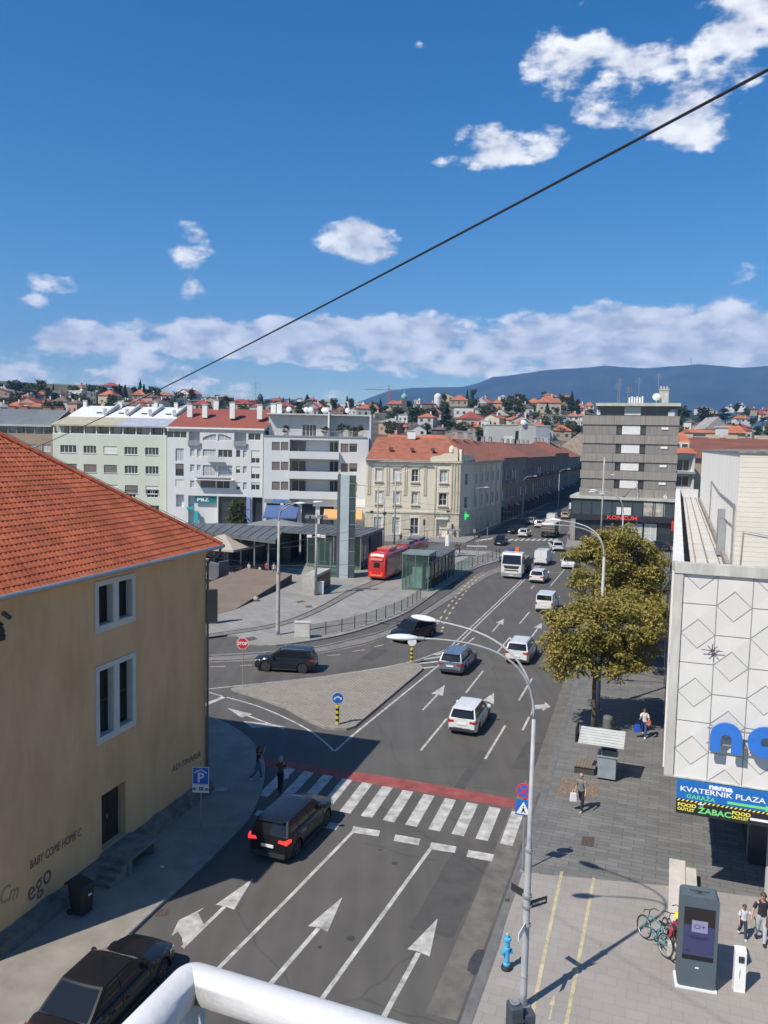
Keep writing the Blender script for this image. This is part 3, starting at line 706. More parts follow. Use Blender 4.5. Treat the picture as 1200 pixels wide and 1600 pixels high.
def bracket():
    mb = MB(); p = D(2, 958, 21.5)
    t = thing('wall_lantern', 'black wrought iron lantern hanging at the left edge in front of the ochre wall', 'lantern', D(-3, 975, 23.2))
    mb.tube([(-.25, 0, .35), (-.02, 0, .3), (.03, 0, .12)], .02, 6); mb.cbox(.06, 0, .36, .3, .12, .1, 0, Matrix.Rotation(.6, 4, 'Y')); mb.build('bracket', DARK, t)
    mb = MB(); mb.lathe([(.02, .1), (.1, .04), (.17, -.02), (.13, -.06), (.2, -.22), (.17, -.3), (.22, -.36), (.2, -.48), (.08, -.52)], None, 8); mb.build('lamp_body', mat('lantern_brown', (.03, .02, .018), .6), t)
    mb = MB(); mb.box(-2.4, -.2, -.03, .03, .3, .36); mb.build('arm', DARK, t)
bracket()

# ------------------------------------------------------------ white department store, right
def nama():
    o = Vector((9.95, 27.05, 0)); rz = -rad(20)
    t = thing('department_store', 'white department store with diamond relief cladding on the right side', 'building', o, rz)
    Wd, Lg = 18.0, 55.0; ZB, ZT = 4.73, 12.18
    wh = stain('store_white_panels', (.60, .585, .56), var=.06, scale=.8)
    cream = mat('cream_cladding', (.62, .585, .51), .85, .06, .7, bump=.3, bscale=8, detail=8)
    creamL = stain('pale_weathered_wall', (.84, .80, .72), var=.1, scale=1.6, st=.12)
    joint = mat('panel_joint', (.26, .25, .24), .9, .3, 3)
    # front cladding: pyramidal panels
    mb = MB(); jm = MB(); x0 = .30; cw = 1.09; rh = 1.02; zt = 11.83; nr = 7; nc = 16
    def jt(a, b, w=.009):
        a, b = Vector(a), Vector(b); d = (b-a).normalized(); n = Vector((-d.z, 0, d.x))*w
        e = Vector((0, -.012, 0)); jm.add([a-n+e, a+n+e, b+n+e, b-n+e], [(0, 1, 2, 3)])
    for i in range(nc):
        for j in range(nr):
            a, b = x0+i*cw, x0+(i+1)*cw; c, d = zt-(j+1)*rh, zt-j*rh
            m = Vector(((a+b)/2, -.022 if (i+j) % 2 else .016, (c+d)/2)); q = [Vector((a, 0, c)), Vector((b, 0, c)), Vector((b, 0, d)), Vector((a, 0, d)), m]
            mb.add(q, [(0, 1, 4), (1, 2, 4), (2, 3, 4), (3, 0, 4)])
            up = (i+j) % 2 == 0
            jt(q[3], q[0], .013)
            if up: jt(q[3], m); jt(m, q[2]); jt(q[0], q[1])
            else: jt(q[0], m); jt(m, q[1]); jt(q[3], q[2])
    mb.build('diamond_cladding', wh, t)
    jm.build('cladding_joints', joint, t)
    mb = MB(); mb.box(0, x0, -.06, .25, ZB, 11.83); mb.box(0, Wd, -.05, .25, ZB, ZB+.0 + (zt-nr*rh-ZB)); mb.box(0, Wd, -.1, .32, 11.83, ZT+.0); mb.build('front_frame', stain('stained_coping', (.44, .43, .40), var=.22, scale=2.4, st=.25), t)
    # slab edge, soffit, side wall, roof
    mb = MB(); z2 = ZB+.01
    mb.box(.02, Wd, .26, Lg, z2, z2+.3)
    wall_open(mb, T3(0, Lg, 0) @ RZ(-HALF), .0, Lg-.25, z2, 11.9, [])
    for k in range(0, 50): 
        mb.box(-.05, .0, .6+k*1.09, .66+k*1.09, z2, 11.9)
    mb.quad((Wd, .3, z2), (Wd, Lg, z2), (Wd, Lg, 11.9), (Wd, .3, 11.9)); mb.quad((Wd, Lg, z2), (0, Lg, z2), (0, Lg, 11.9), (Wd, Lg, 11.9))
    mb.build('wall', wh, t)
    mb = MB(); mb.box(-.06, .3, .33, Lg, 11.9, ZT+.005); mb.box(.3, 2.0, Lg-.35, Lg, 11.2, ZT); 
    for k in range(28): mb.box(-.07, .31, .33+k*1.95, .35+k*1.95, 11.9, ZT+.012)
    mb.build('parapet', stain('parapet_white', (.60, .59, .57), var=.1, scale=2), t)
    mb = MB(); mb.box(.3, .62, .3, Lg-.36, 11.1, 11.25); mb.build('gutter', mat('roof_gutter_dark', (.10, .095, .09), .9, .4, 1.2, detail=8), t)
    glb = brickmat('roof_light_panels', (.46, .45, .43), (.50, .49, .47), (.20, .19, .18), 2.6, .46, -70, var=.12, sc=1.5, msize=.03, off=0)
    mb = MB(); mb.box(.62, 2.0, .3, Lg-.36, 11.1, 11.42); 
    for k in range(10): mb.box(.64, 1.95, 2.2+k*5.2, 2.3+k*5.2, 11.42, 11.5)
    mb.box(1.28, 1.33, .3, Lg-.4, 11.42, 11.46)
    mb.build('skylight_strip', glb, t)
    mb = MB(); x = 2.03
    mb.box(1.86, 2.0, 2.9, Lg-6, 11.43, 11.7); mb.build('roof_flashing', mat('flashing_grey', (.22, .20, .18), .8, .3, 2), t)
    # upper cream volume
    mb = MB(); y0, y1 = 2.9, 50.0
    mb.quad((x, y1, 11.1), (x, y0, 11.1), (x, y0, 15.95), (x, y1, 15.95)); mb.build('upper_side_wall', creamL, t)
    mb = MB(); n = 27
    for k in range(n):
        z = 11.1+k*.18; mb.box(x+.002, Wd, y0+.004+(.003 if k % 2 else 0), y0+.3, z, z+.172)
    mb.box(x+.004, Wd, y0+.02, y0+.3, 11.1, 15.95); mb.quad((Wd, y0, 11.1), (Wd, y1, 11.1), (Wd, y1, 15.95), (Wd, y0, 15.95)); mb.quad((Wd, y1, 11.1), (x, y1, 11.1), (x, y1, 15.95), (Wd, y1, 15.95))
    mb.build('upper_front_wall', cream, t)
    tar = mat('tar_roofing', (.13, .125, .12), .95, .5, 3, bump=1, bscale=8, detail=8, col2=(.30, .28, .26))
    mb = MB(); nx, ny = 60, 90; vs = []
    for i in range(nx+1):
        for j in range(ny+1):
            u = x-.05+(Wd-x+.05)*i/nx; v = y0-.05+(y1-y0+.05)*j/ny
            e = min(i, j, 3)/3; vs.append((u, v, 16.0+.06*e+.07*noise.noise(Vector((u*2.2, v*2.2, 0)))*e))
    mb.add(vs, [(i*(ny+1)+j, (i+1)*(ny+1)+j, (i+1)*(ny+1)+j+1, i*(ny+1)+j+1) for i in range(nx) for j in range(ny)])
    mb.box(x-.06, Wd, y0-.06, y1, 15.93, 16.0); mb.build('upper_roof', tar, t)
    mb = MB(); mb.quad((2.0, .3, 11.1), (Wd, .3, 11.1), (Wd, y0, 11.1), (2.0, y0, 11.1)); mb.build('lower_roof', MATS['flashing_grey'], t)
    # pipes on the white side wall
    mb = MB(); mb.tube([(x-.06, y0+.5, 11.4), (x-.06, y0+.5, 14.0), (x-.06, y0+12, 13.9), (x-.06, y0+22, 14.1), (x-.06, y0+22, 11.6)], .035, 6)
    mb.tube([(x+.2, y0-.05, 11.4), (x+.25, y0-.06, 13.1), (x+1.2, y0-.06, 12.96), (x+6, y0-.06, 12.9)], .014, 5)
    mb.tube([(x-.04, y0+.9, 11.4), (x-.05, y0+1.0, 13.2), (x-.05, y0+7, 13.0)], .02, 5); mb.build('pipes', MATS['flashing_grey'], t)
    mb = MB(); mb.box(x-.32, x-.01, 8.4, 9.1, 11.5, 13.0); mb.box(x-.3, x-.01, 9.6, 10.0, 11.5, 13.4); mb.build('roof_duct', GREYM, t)
    # recessed ground floor
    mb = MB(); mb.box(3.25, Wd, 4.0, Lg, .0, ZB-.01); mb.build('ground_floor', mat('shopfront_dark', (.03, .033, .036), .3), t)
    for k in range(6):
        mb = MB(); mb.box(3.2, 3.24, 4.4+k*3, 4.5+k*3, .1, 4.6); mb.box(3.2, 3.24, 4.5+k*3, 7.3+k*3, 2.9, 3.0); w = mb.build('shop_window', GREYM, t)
    mb = MB(); mb.tube([(3.72, 1.5, .1), (3.72, 1.5, 4.7)], .16, 14); mb.build('column', CONC, t)
    # cables at the corner
    for k, dx in enumerate((-.09, -.14)): mb = MB(); mb.tube([(dx, .1, 12.1), (dx-.03*k, .3, 9), (dx, .1, 6.8+k)], .018, 5); mb.build('cable', DARK, t)
    for k in range(3): mb = MB(); mb.tube([(-.12, .5+8*k, 12.0), (-.2, 2+9*k, 10.4+.3*k)], .02, 5); mb.build('cable', DARK, t)
    # big blue letters
    def LM(a, c): return T3(a, -.42, c)
    blue = mat('sign_blue', (.03, .16, .55), .35, .05, 2, spec=.5)
    s = thing('store_sign', 'large rounded blue store letters standing off the white diamond cladding', 'sign', o, rz)
    def arc(cx, cz, r, a0, a1, n=14): return [(cx+r*math.cos(rad(a0+(a1-a0)*k/n)), cz+r*math.sin(rad(a0+(a1-a0)*k/n))) for k in range(n+1)]
    def nshape(w=1.0, h=1.02, leg=.33):
        r = w/2
        out = [(0, 0)]+[(p[0], p[1]) for p in arc(r, h-r, r, 180, 0)]+[(w, 0), (w-leg, 0)]
        ri = w/2-leg
        out += arc(w/2, h-leg-ri-.06, ri, 0, 180, 8)+[(leg, 0)]
        return out
    def ashape(w=1.05, h=1.02, leg=.33):
        r = w/2
        pts = [(w, 0)]+[(w, h-r)]+arc(w/2, h-r, r, 0, 180)[1:]+arc(r*.9, r*.9, r*.9, 180, 270, 8)+[(r*.9, 0)]
        return pts
    def put(shape, a, c, holes=None, name='letter'):
        mb2 = MB(); n = len(shape); vs = [(p[0], 0, p[1]) for p in shape]+[(p[0], .1, p[1]) for p in shape]
        mb2.add(vs, [tuple(range(n)), tuple(reversed(range(n, 2*n)))]+[(i, n+i, n+(i+1) % n, (i+1) % n) for i in range(n)])
        l = mb2.build(name, blue, s); l.location = (a, -.42, c); return l
    def tri(o_):
        import bmesh
        bm = bmesh.new(); bm.from_mesh(o_.data); bmesh.ops.triangulate(bm, faces=[f for f in bm.faces if len(f.verts) > 4]); bmesh.ops.recalc_face_normals(bm, faces=bm.faces); bm.to_mesh(o_.data); bm.free()
    zb = 5.92
    l = put(nshape(), 1.40, zb); tri(l)
    def aletter(a):
        w, h = 1.12, 1.05; out = [(w, 0), (w, h-.56)]+arc(.56, h-.56, .56, 0, 180)+arc(.5, .5, .5, 180, 270, 8)+[(.74, 0), (.74, .42)]+list(reversed(arc(.56, .5, .18, -60, 280, 12)))+[(.62, .2), (.72, .3)]
        out = [(w, 0), (w, h-.56)]+arc(.56, h-.56, .56, 0, 180)[1:]+arc(.5, .5, .5, 180, 270, 8)+[(.66, 0), (.66, .34)]+arc(.56, .52, .17, -60, -400+90, 14)+[(.72, .5), (.76, 0)]
        l = put(out, a, zb); tri(l)
    aletter(2.55)
    l = put(nshape(.95), 3.8, zb); tri(l); l = put(nshape(.95), 4.45, zb); tri(l); l.location.y = -.424; aletter(5.55)
    mb = MB(); mb.box(1.3, 6.7, -.3, -.27, zb+.2, zb+.25); mb.box(1.3, 6.7, -.3, -.27, zb+.72, zb+.77)
    for k in range(6): mb.box(1.6+k, 1.65+k, -.27, .0, zb+.2, zb+.25)
    mb.build('rail', GREYM, s)
    # star ornament
    st = thing('star_ornament', 'black star shaped light ornament fixed to the white diamond cladding', 'ornament', o+Vector((math.cos(rz), math.sin(rz), 0))*1.33+Vector((0, 0, 9.28)), rz)
    for k in range(4):
        a = math.pi*k/4; r = .34 if k == 0 else .22; mb = MB(); mb.tube([(-r*math.cos(a), -.12, -r*math.sin(a)), (r*math.cos(a), -.12, r*math.sin(a))], .014, 6); mb.build('ray', DARK, st)
    # garage banner
    b = thing('garage_banner', 'blue and black banner with garage and food outlet arrows under the white store', 'sign', o+Vector((math.cos(rz), math.sin(rz), 0))*.45, rz)
    bl = mat('banner_blue', (.01, .13, .42), .5); bk = mat('banner_black', (.018, .018, .016), .5); wt = mat('banner_white', (.75, .75, .75), .6); gn = mat('banner_green', (.16, .62, .20), .6); yl = mat('banner_yellow', (.78, .68, .10), .6)
    Lb = 3.35
    mb = MB(); mb.box(0, Lb, -.1, -.02, 3.98, 4.66); mb.build('upper_panel', bl, b)
    mb = MB(); mb.box(0, Lb, -.1, -.02, 3.46, 3.90); mb.build('lower_panel', bk, b)
    mb = MB(); mb.mi = 0; mb.box(0, Lb, -.1, -.02, 3.90, 3.98); mb.mi = 1
    for k in range(24):
        a = .02+k*.14; mb.add([(a, -.103, 3.905), (a+.06, -.103, 3.905), (a+.12, -.103, 3.975), (a+.06, -.103, 3.975)], [(0, 1, 2, 3)])
    mb.build('hazard_stripe', [bk, yl], b)
    R_ = (HALF, 0, 0); y = -.106
    def tx(s_, size, m, x_, z_, sx=1, bold=.0, al='LEFT'): return txt('lettering', s_, size, m, b, (x_, y, z_), R_, .002, al, sx, bold)
    tx('nama', .26, wt, 1.02, 4.56, 1.35, .012); tx('KVATERNIK PLAZA', .245, wt, .1, 4.34, 1.28, .004)
    tx('GARAŽA', .2, gn, .32, 4.10, 1.15, .003); 
    for (z1, z2, xx, xe, m) in ((4.10, 0, 1.62, 3.1, gn), (3.66, 0, 2.35, 3.25, wt)):
        mb = MB(); mb.add([(xx, y, z1-.045), (xe-.3, y, z1-.045), (xe-.3, y, z1-.11), (xe, y, z1), (xe-.3, y, z1+.11), (xe-.3, y, z1+.045), (xx, y, z1+.045)], [(0, 1, 2, 3, 4, 5, 6)]); mb.build('arrow', m, b)
    tx('FOOD', .17, yl, .05, 3.77, 1.25, .006); tx('OUTLET', .14, yl, .05, 3.62, 1.05, .005); tx('ŽABAC', .27, gn, .72, 3.66, 1.2, .008); tx('FOOD', .17, yl, 1.78, 3.77, 1.2, .006); tx('OUTLET', .14, yl, 1.78, 3.62, 1.0, .005)
    mb = MB(); mb.add([(.72, y, 3.86), (.7, y, 3.93), (.76, y, 3.89), (.8, y, 3.95), (.84, y, 3.89), (.9, y, 3.93), (.88, y, 3.86)], [(0, 1, 2, 3, 4, 5, 6)]); mb.build('crown', wt, b)
    for hx in (.3, 3.0): mb = MB(); mb.box(hx, hx+.06, -.01, .05, 3.5, 4.73); mb.build('hanger', GREYM, b)
nama()

# ------------------------------------------------------------ far side of the square
def brown_block():
    Y = 152; X0 = D(-30, 680, Y).x; X1 = D(82, 680, Y).x; f = FZ(0, 560, .275, Y, X0)
    t = thing('tan_apartment_block', 'tan apartment block with a ribbed pale grey metal roof, left of the pale green one', 'building', (X0, Y, 0)); Wd = X1-X0-.05
    zt = f(100, 425)[1]; mb = MB()
    ops = [rect(f, 160, 487, 205, 530), rect(f, 240, 487, 288, 530)]+[(x, x+1.8, z, z+1.6) for x in (1.5, 5.2, 9.4) for z in (2.5, 5.8, 9)]
    wall_open(mb, I4, 0, Wd, 0, zt, ops); boxwalls(mb, Wd, 14, 0, zt); mb.build('wall', stain('tan_render', (.30, .225, .165)), t)
    for o in ops: window(t, I4, o, 2, 1, 'C')
    z2 = f(100, 375)[1]; mb = MB(); mb.quad((0, 1.6, zt), (Wd, 1.6, zt), (Wd, 1.6, z2), (0, 1.6, z2)); mb.build('terrace_wall', mat('terrace_grey', (.42, .42, .42), .8, .15, .8), t)
    for k in range(6):
        window(t, T3(0, 1.45, 0), (.6+k*2.2, 1.9+k*2.2, zt+.1, z2-.15), 2, 1, 'g' if k % 2 else 'c', d=-.02)
    mb = MB()
    for k in range(8): mb.box(k*Wd/8, k*Wd/8+.12, .05, .15, zt, z2)
    mb.box(0, Wd, .02, .1, zt+.9, zt+.96); mb.build('railing', GREYM, t)
    rib = mat('ribbed_metal_roof', (.40, .42, .42), .5, .12, .6, metal=.2)
    zr = D(40, 640, Y+8).z; mb = MB(); mb.add([(-.3, -.3, z2), (Wd, -.3, z2), (Wd, 8, zr), (-.3, 8, zr), (-.3, 15, z2), (Wd, 15, z2)], [(0, 1, 2, 3), (3, 2, 5, 4)])
    mb.box(-.3, Wd, -.35, -.25, z2-.35, z2)
    for k in range(40): x = k*Wd/40; mb.add([(x, -.3, z2+.02), (x+.07, -.3, z2+.02), (x+.07, -.3, z2+.12), (x, -.3, z2+.12), (x, 8, zr+.02), (x+.07, 8, zr+.02), (x+.07, 8, zr+.12), (x, 8, zr+.12)], [(0, 1, 2, 3), (3, 2, 6, 7), (0, 3, 7, 4), (1, 5, 6, 2)])
    rf = mb.build('roof', rib, t)
    for x in (2, 4.5, 9, 11.6): chimney(rf, x, 9, zr-.5, 1.6, 1.0, mat('brick_chimney', (.25, .13, .09), .9, .2, 3))
brown_block()
def green_block():
    Y = 151; X0 = D(82, 680, Y).x; X1 = D(260, 680, Y).x; f = FZ(0, 560, .275, Y, X0); Wd = X1-X0
    t = thing('green_apartment_block', 'pale green apartment block with white metal roof and rows of white windows', 'building', (X0, Y, 0))
    zt = f(600, 432)[1]; rows = []
    for y0, y1, dy, xs in ((492, 535, 0, [(342, 434), (474, 546), (588, 664), (706, 781), (824, 901)]), (598, 643, 0, [(342, 436), (476, 549), (590, 665), (708, 782), (826, 901)]), (710, 756, 0, [(342, 436), (476, 549), (594, 668), (710, 784), (827, 903)])):
        for i, (a, b) in enumerate(xs): rows.append(rect(f, a, y0+i*3.6, b, y1+i*3.6))
    low = [(k*4.2+.8, k*4.2+3.2, 1.0, 3.4) for k in range(5)]; mid = [(k*4.2+.9, k*4.2+3.0, 4.9, 6.3) for k in range(5)]
    mb = MB(); wall_open(mb, I4, 0, Wd, 0, zt, rows+low+mid); boxwalls(mb, Wd, 13, 0, zt); mb.build('wall', stain('green_render', (.53, .555, .465), var=.05), t)
    kinds = 'ggSgg' 'ssSgg' 'SsSgC'; kinds = 'ggSggssSgsssSgg'
    kinds = ['g', 'g', 'S', 'g', 'g', 's', 's', 's', 'g', 'g', 'S', 'S', 'S', 's', 'H']
    for o, k in zip(rows, kinds): window(t, I4, o, 4 if k == 'g' else 2, 1, k, sill=True)
    for o in low+mid: window(t, I4, o, 3, 1, 'g')
    z2 = f(600, 380)[1]-.1
    mb = MB(); mb.quad((0, 1.5, zt), (Wd, 1.5, zt), (Wd, 1.5, z2+.2), (0, 1.5, z2+.2)); mb.build('terrace_wall', mat('terrace_olive', (.36, .35, .27), .8, .25, .5), t)
    for k in range(12): window(t, T3(0, 1.35, 0), (.5+k*1.78, 1.7+k*1.78, zt+.1, z2-.12), 2, 1, 'g' if k % 3 else 'c', d=0)
    mb = MB()
    for a in (302, 395, 475, 545, 620, 695, 770, 850, 928): x = f(a, 400)[0]; mb.box(x, x+.18, .03, .2, zt, z2)
    mb.box(0, Wd, .02, .14, zt, zt+.1); mb.build('terrace_posts', WHT, t)
    zm = D(170, 652, Y+4.5).z; za = z2+.1; sp = f(660, 360)[0]
    for nm, a, b, c in (('lower_roof_left', -.2, sp, (.36, .345, .24)), ('lower_roof_right', sp+.03, Wd+.1, (.33, .36, .42))):
        mb = MB(); mb.add([(a, -.45, za), (b, -.45, za), (b+1.2, 4.5, zm), (a+1.2, 4.5, zm), (a, -.45, za-.25), (b, -.45, za-.25)], [(0, 1, 2, 3), (4, 5, 1, 0)]); mb.build('lower_roof', mat('lead_'+nm, c, .6, .15, .8), t)
    zr = D(170, 634.5, Y+9).z; mb = MB(); mb.add([(1.0, 4.45, zm-.02), (Wd+1.3, 4.45, zm-.02), (Wd+3.0, 9, zr), (2.7, 9, zr), (Wd+1, 13.5, zm-1), (0, 13.5, zm-1)], [(0, 1, 2, 3), (3, 2, 4, 5)])
    rf = mb.build('roof', mat('white_metal_roof', (.60, .61, .62), .5, .08, .8), t)
    for a in (.22, .42, .63, .85):
        x = Wd*a+1.5; mb = MB(); mb.box(x, x+1.0, 5.9, 7.2, zm+.6, zm+1.0, None); mb.build('skylight', GL, rf)
        mb = MB(); mb.tube([(x+2, 5, zm+.5), (x+3.4, 8.6, zr+.25)], .35, 8); mb.cbox(x+1.6, 6, zm+1.2, .5, .5, 1.1); mb.build('roof_duct', MATS['terrace_grey'], rf)
    for x in (3, 10, 17, 21): chimney(rf, x, 8.7, zr-.4, .7, 1.2)
green_block()
def white_red():
    Y = 150; X0 = D(261, 680, Y).x; X1 = D(411, 680, Y).x; f = FZ(240, 600, .3, Y, X0); Wd = X1-X0
    t = thing('white_flats_red_roof', 'white block of flats with rust red roof, arched attic windows and square chimneys', 'building', (X0, Y, 0))
    zt = f(320, 232)[1]; zg = f(300, 582)[1]
    W4 = [('g', (70, 245, 172, 280), 3), ('O', (182, 248, 240, 318), 1), ('c', (256, 262, 326, 296), 2), ('C', (335, 262, 405, 296), 2), ('O', (420, 254, 482, 322), 1), ('g', (493, 256, 558, 292), 2)]
    wins = [((114, 335, 157, 402), 'C', 2), ((190, 337, 213, 376), 'C', 1), ((226, 338, 246, 378), 'c', 1), ((256, 340, 325, 376), 'C', 2), ((336, 342, 410, 382), 'g', 3), ((429, 344, 452, 382), 'g', 1), ((465, 344, 486, 384), 'c', 1), ((508, 346, 553, 412), 'H', 2),
            ((114, 415, 157, 478), 'h', 2), ((190, 418, 213, 457), 'C', 1), ((226, 420, 246, 450), 'c', 1), ((256, 422, 325, 480), 'c', 2), ((336, 424, 410, 484), 'C', 3), ((429, 428, 452, 465), 'H', 1), ((465, 428, 486, 466), 'c', 1), ((508, 430, 553, 494), 'H', 2),
            ((114, 497, 157, 535), 'S', 1), ((190, 502, 213, 540), 'c', 1), ((244, 502, 322, 540), 's', 1), ((328, 505, 397, 544), 'g', 2), ((429, 512, 452, 550), 'H', 1), ((465, 512, 486, 552), 'c', 1), ((508, 512, 553, 552), 'H', 2)]
    ops = [rect(f, *w[0]) for w in wins]+[rect(f, *w[1])+((1.3, 1) if w[0] == 'O' else ()) for w in W4]
    shop = [rect(f, 116, 575, 158, 640), rect(f, 180, 582, 330, 735), rect(f, 336, 586, 486, 742), rect(f, 512, 590, 566, 745)]
    sops = [o[:2]+(max(.1, o[2]), o[3], .8, 1) for o in shop]
    mb = MB(); wall_open(mb, I4, 0, Wd, 0, zt, ops+sops); boxwalls(mb, Wd, 13, 0, zt); mb.build('wall', stain('flats_white', (.60, .60, .59), var=.05), t)
    for o, w in zip(ops, wins): window(t, I4, o, w[2], 1, w[1], fr=DARK if w[1] == 'h' else WHT)
    for w in W4:
        if w[0] != 'O': window(t, I4, rect(f, *w[1]), w[2], 1, w[0])
        else:
            r = rect(f, *w[1]); mb = MB(); mb.box(r[0]-.05, r[1]+.05, -.35, -.3, r[2]-.1, r[2]+.9); mb.box(r[0]-.05, r[1]+.05, -.3, .0, r[2]-.14, r[2]-.02); mb.build('balcony_rail', GREYM, t)
    # white arch heads over the two attic windows
    for a, b, fl in ((256, 326, 0), (335, 405, 1)):
        r = rect(f, a, 258, b, 296); mb = MB(); n = 8; zt2 = r[3]+.02; vs = []
        for k in range(n+1):
            x = r[0]+(r[1]-r[0])*k/n; u = k/n if not fl else 1-k/n; vs += [(x, -.02, zt2), (x, -.02, zt2-.05-(1-math.sin(u*HALF))*.75)]
        mb.add(vs, [(2*k, 2*k+1, 2*k+3, 2*k+2) for k in range(n)]); mb.build('arch_head', MATS['flats_white'], t)
    for a, b, y0, y1 in ((290, 372, 374, 404), (222, 400, 456, 486)):
        r = rect(f, a, y0, b, y1); mb = MB(); n = 16
        mb.box(r[0], r[1], -1.0, 0, r[2]-.15, r[2]-.02)
        mb.tube([(r[0], -.97, r[3]), (r[1], -.97, r[3])], .03, 5)
        for k in range(n+1): x = r[0]+(r[1]-r[0])*k/n; mb.tube([(x, -.97, r[2]), (x, -.97, r[3])], .018, 4)
        mb.build('balcony', GREYM, t)
    r = rect(f, 218, 484, 420, 500); mb = MB(); mb.box(r[0], r[1], -1.4, 0, r[2], r[2]+.12); mb.build('canopy', WHT, t)
    bays = rect(f, 222, 322, 248, 490); mb = MB(); mb.prism([(bays[0], 0), (bays[0]+.2, -.28), (bays[1]-.2, -.28), (bays[1], 0)], bays[2], bays[3]); 
    # roof
    zr = D(350, 639, Y+7).z; mb = MB(); mb.add([(-.1, -.3, zt+.1), (Wd+.3, -.3, zt+.1), (Wd+2.8, 7, zr), (2.4, 7, zr), (Wd+2.8, 13, zt), (2.4, 13, zt)], [(0, 1, 2, 3), (3, 2, 4, 5)])
    mb.mi = 1; mb.box(-.1, Wd+.3, -.35, -.28, zt-.15, zt+.16); mb.quad((Wd+.3, -.28, zt+.1), (Wd+.3, 13, zt), (Wd+2.8, 7, zr-.05), (Wd+.35, -.2, zt+.1))
    rf = mb.build('roof', [mat('rust_red_roof', (.225, .062, .045), .8, .08, .5, detail=8), WHT], t)
    for (a, b, h) in ((190, 165, 1.4), (268, 168, 1.4), (327, 140, 1.3), (411, 172, 2.0), (553, 175, 1.6), (624, 150, 1.0), (655, 162, 1.5)):
        px_, py_ = 240+.3*a, 600+.3*b; yy = Y+7-(py_-642)/9*4.0; p = D(px_, py_, yy); chimney(rf, p.x-X0, yy-Y, p.z-.3, .95, h+.9)
    p = D(399, 640, Y+7); mb = MB(); mb.tube([(p.x-X0, 7, zr), (p.x-X0, 7, zr+5.5)], .05, 5)
    for dz in (3.2, 4.2, 5.0): mb.tube([(p.x-X0-.7, 7, zr+dz), (p.x-X0+.9, 7, zr+dz)], .03, 4)
    mb.build('antenna', GREYM, t)
    # shop front
    r = shop[1]; mb = MB(); mb.box(r[0]+1.2, r[1]-.1, .3, .45, r[3]-1.3, r[3]-.15); bs = mb.build('shop_sign_board', mat('teal_sign', (.0, .17, .19), .5), t)
    txt('lettering', 'PBZ', 1.0, mat('sign_white', (.75, .8, .8), .5), bs, ((r[0]+r[1])/2+.0, .28, r[3]-.75), (HALF, 0, 0), .01, sx=1.3, bold=.02)
    mb = MB(); mb.box(r[0]-.2, r[0]+1.1, -.3, .3, r[3]-2.6, r[3]-2.1); mb.box(r[0]+1.2, r[0]+1.9, -.1, .2, .1, 2.6); mb.build('teal_kiosk_panels', mat('teal_bright', (.02, .36, .38), .5), t)
    for o in shop[2:]: window(t, I4, (o[0], o[1], .2, o[3]-.2), 3, 2, 'g', fr=DARK, d=.5)
    o = shop[3]; mb = MB(); mb.box(o[0]-1.0, o[0]-.3, -.3, .0, .1, o[3]); mb.build('blue_pillar', mat('pale_blue_panel', (.20, .27, .48), .6, .1, 1), t)
white_red()
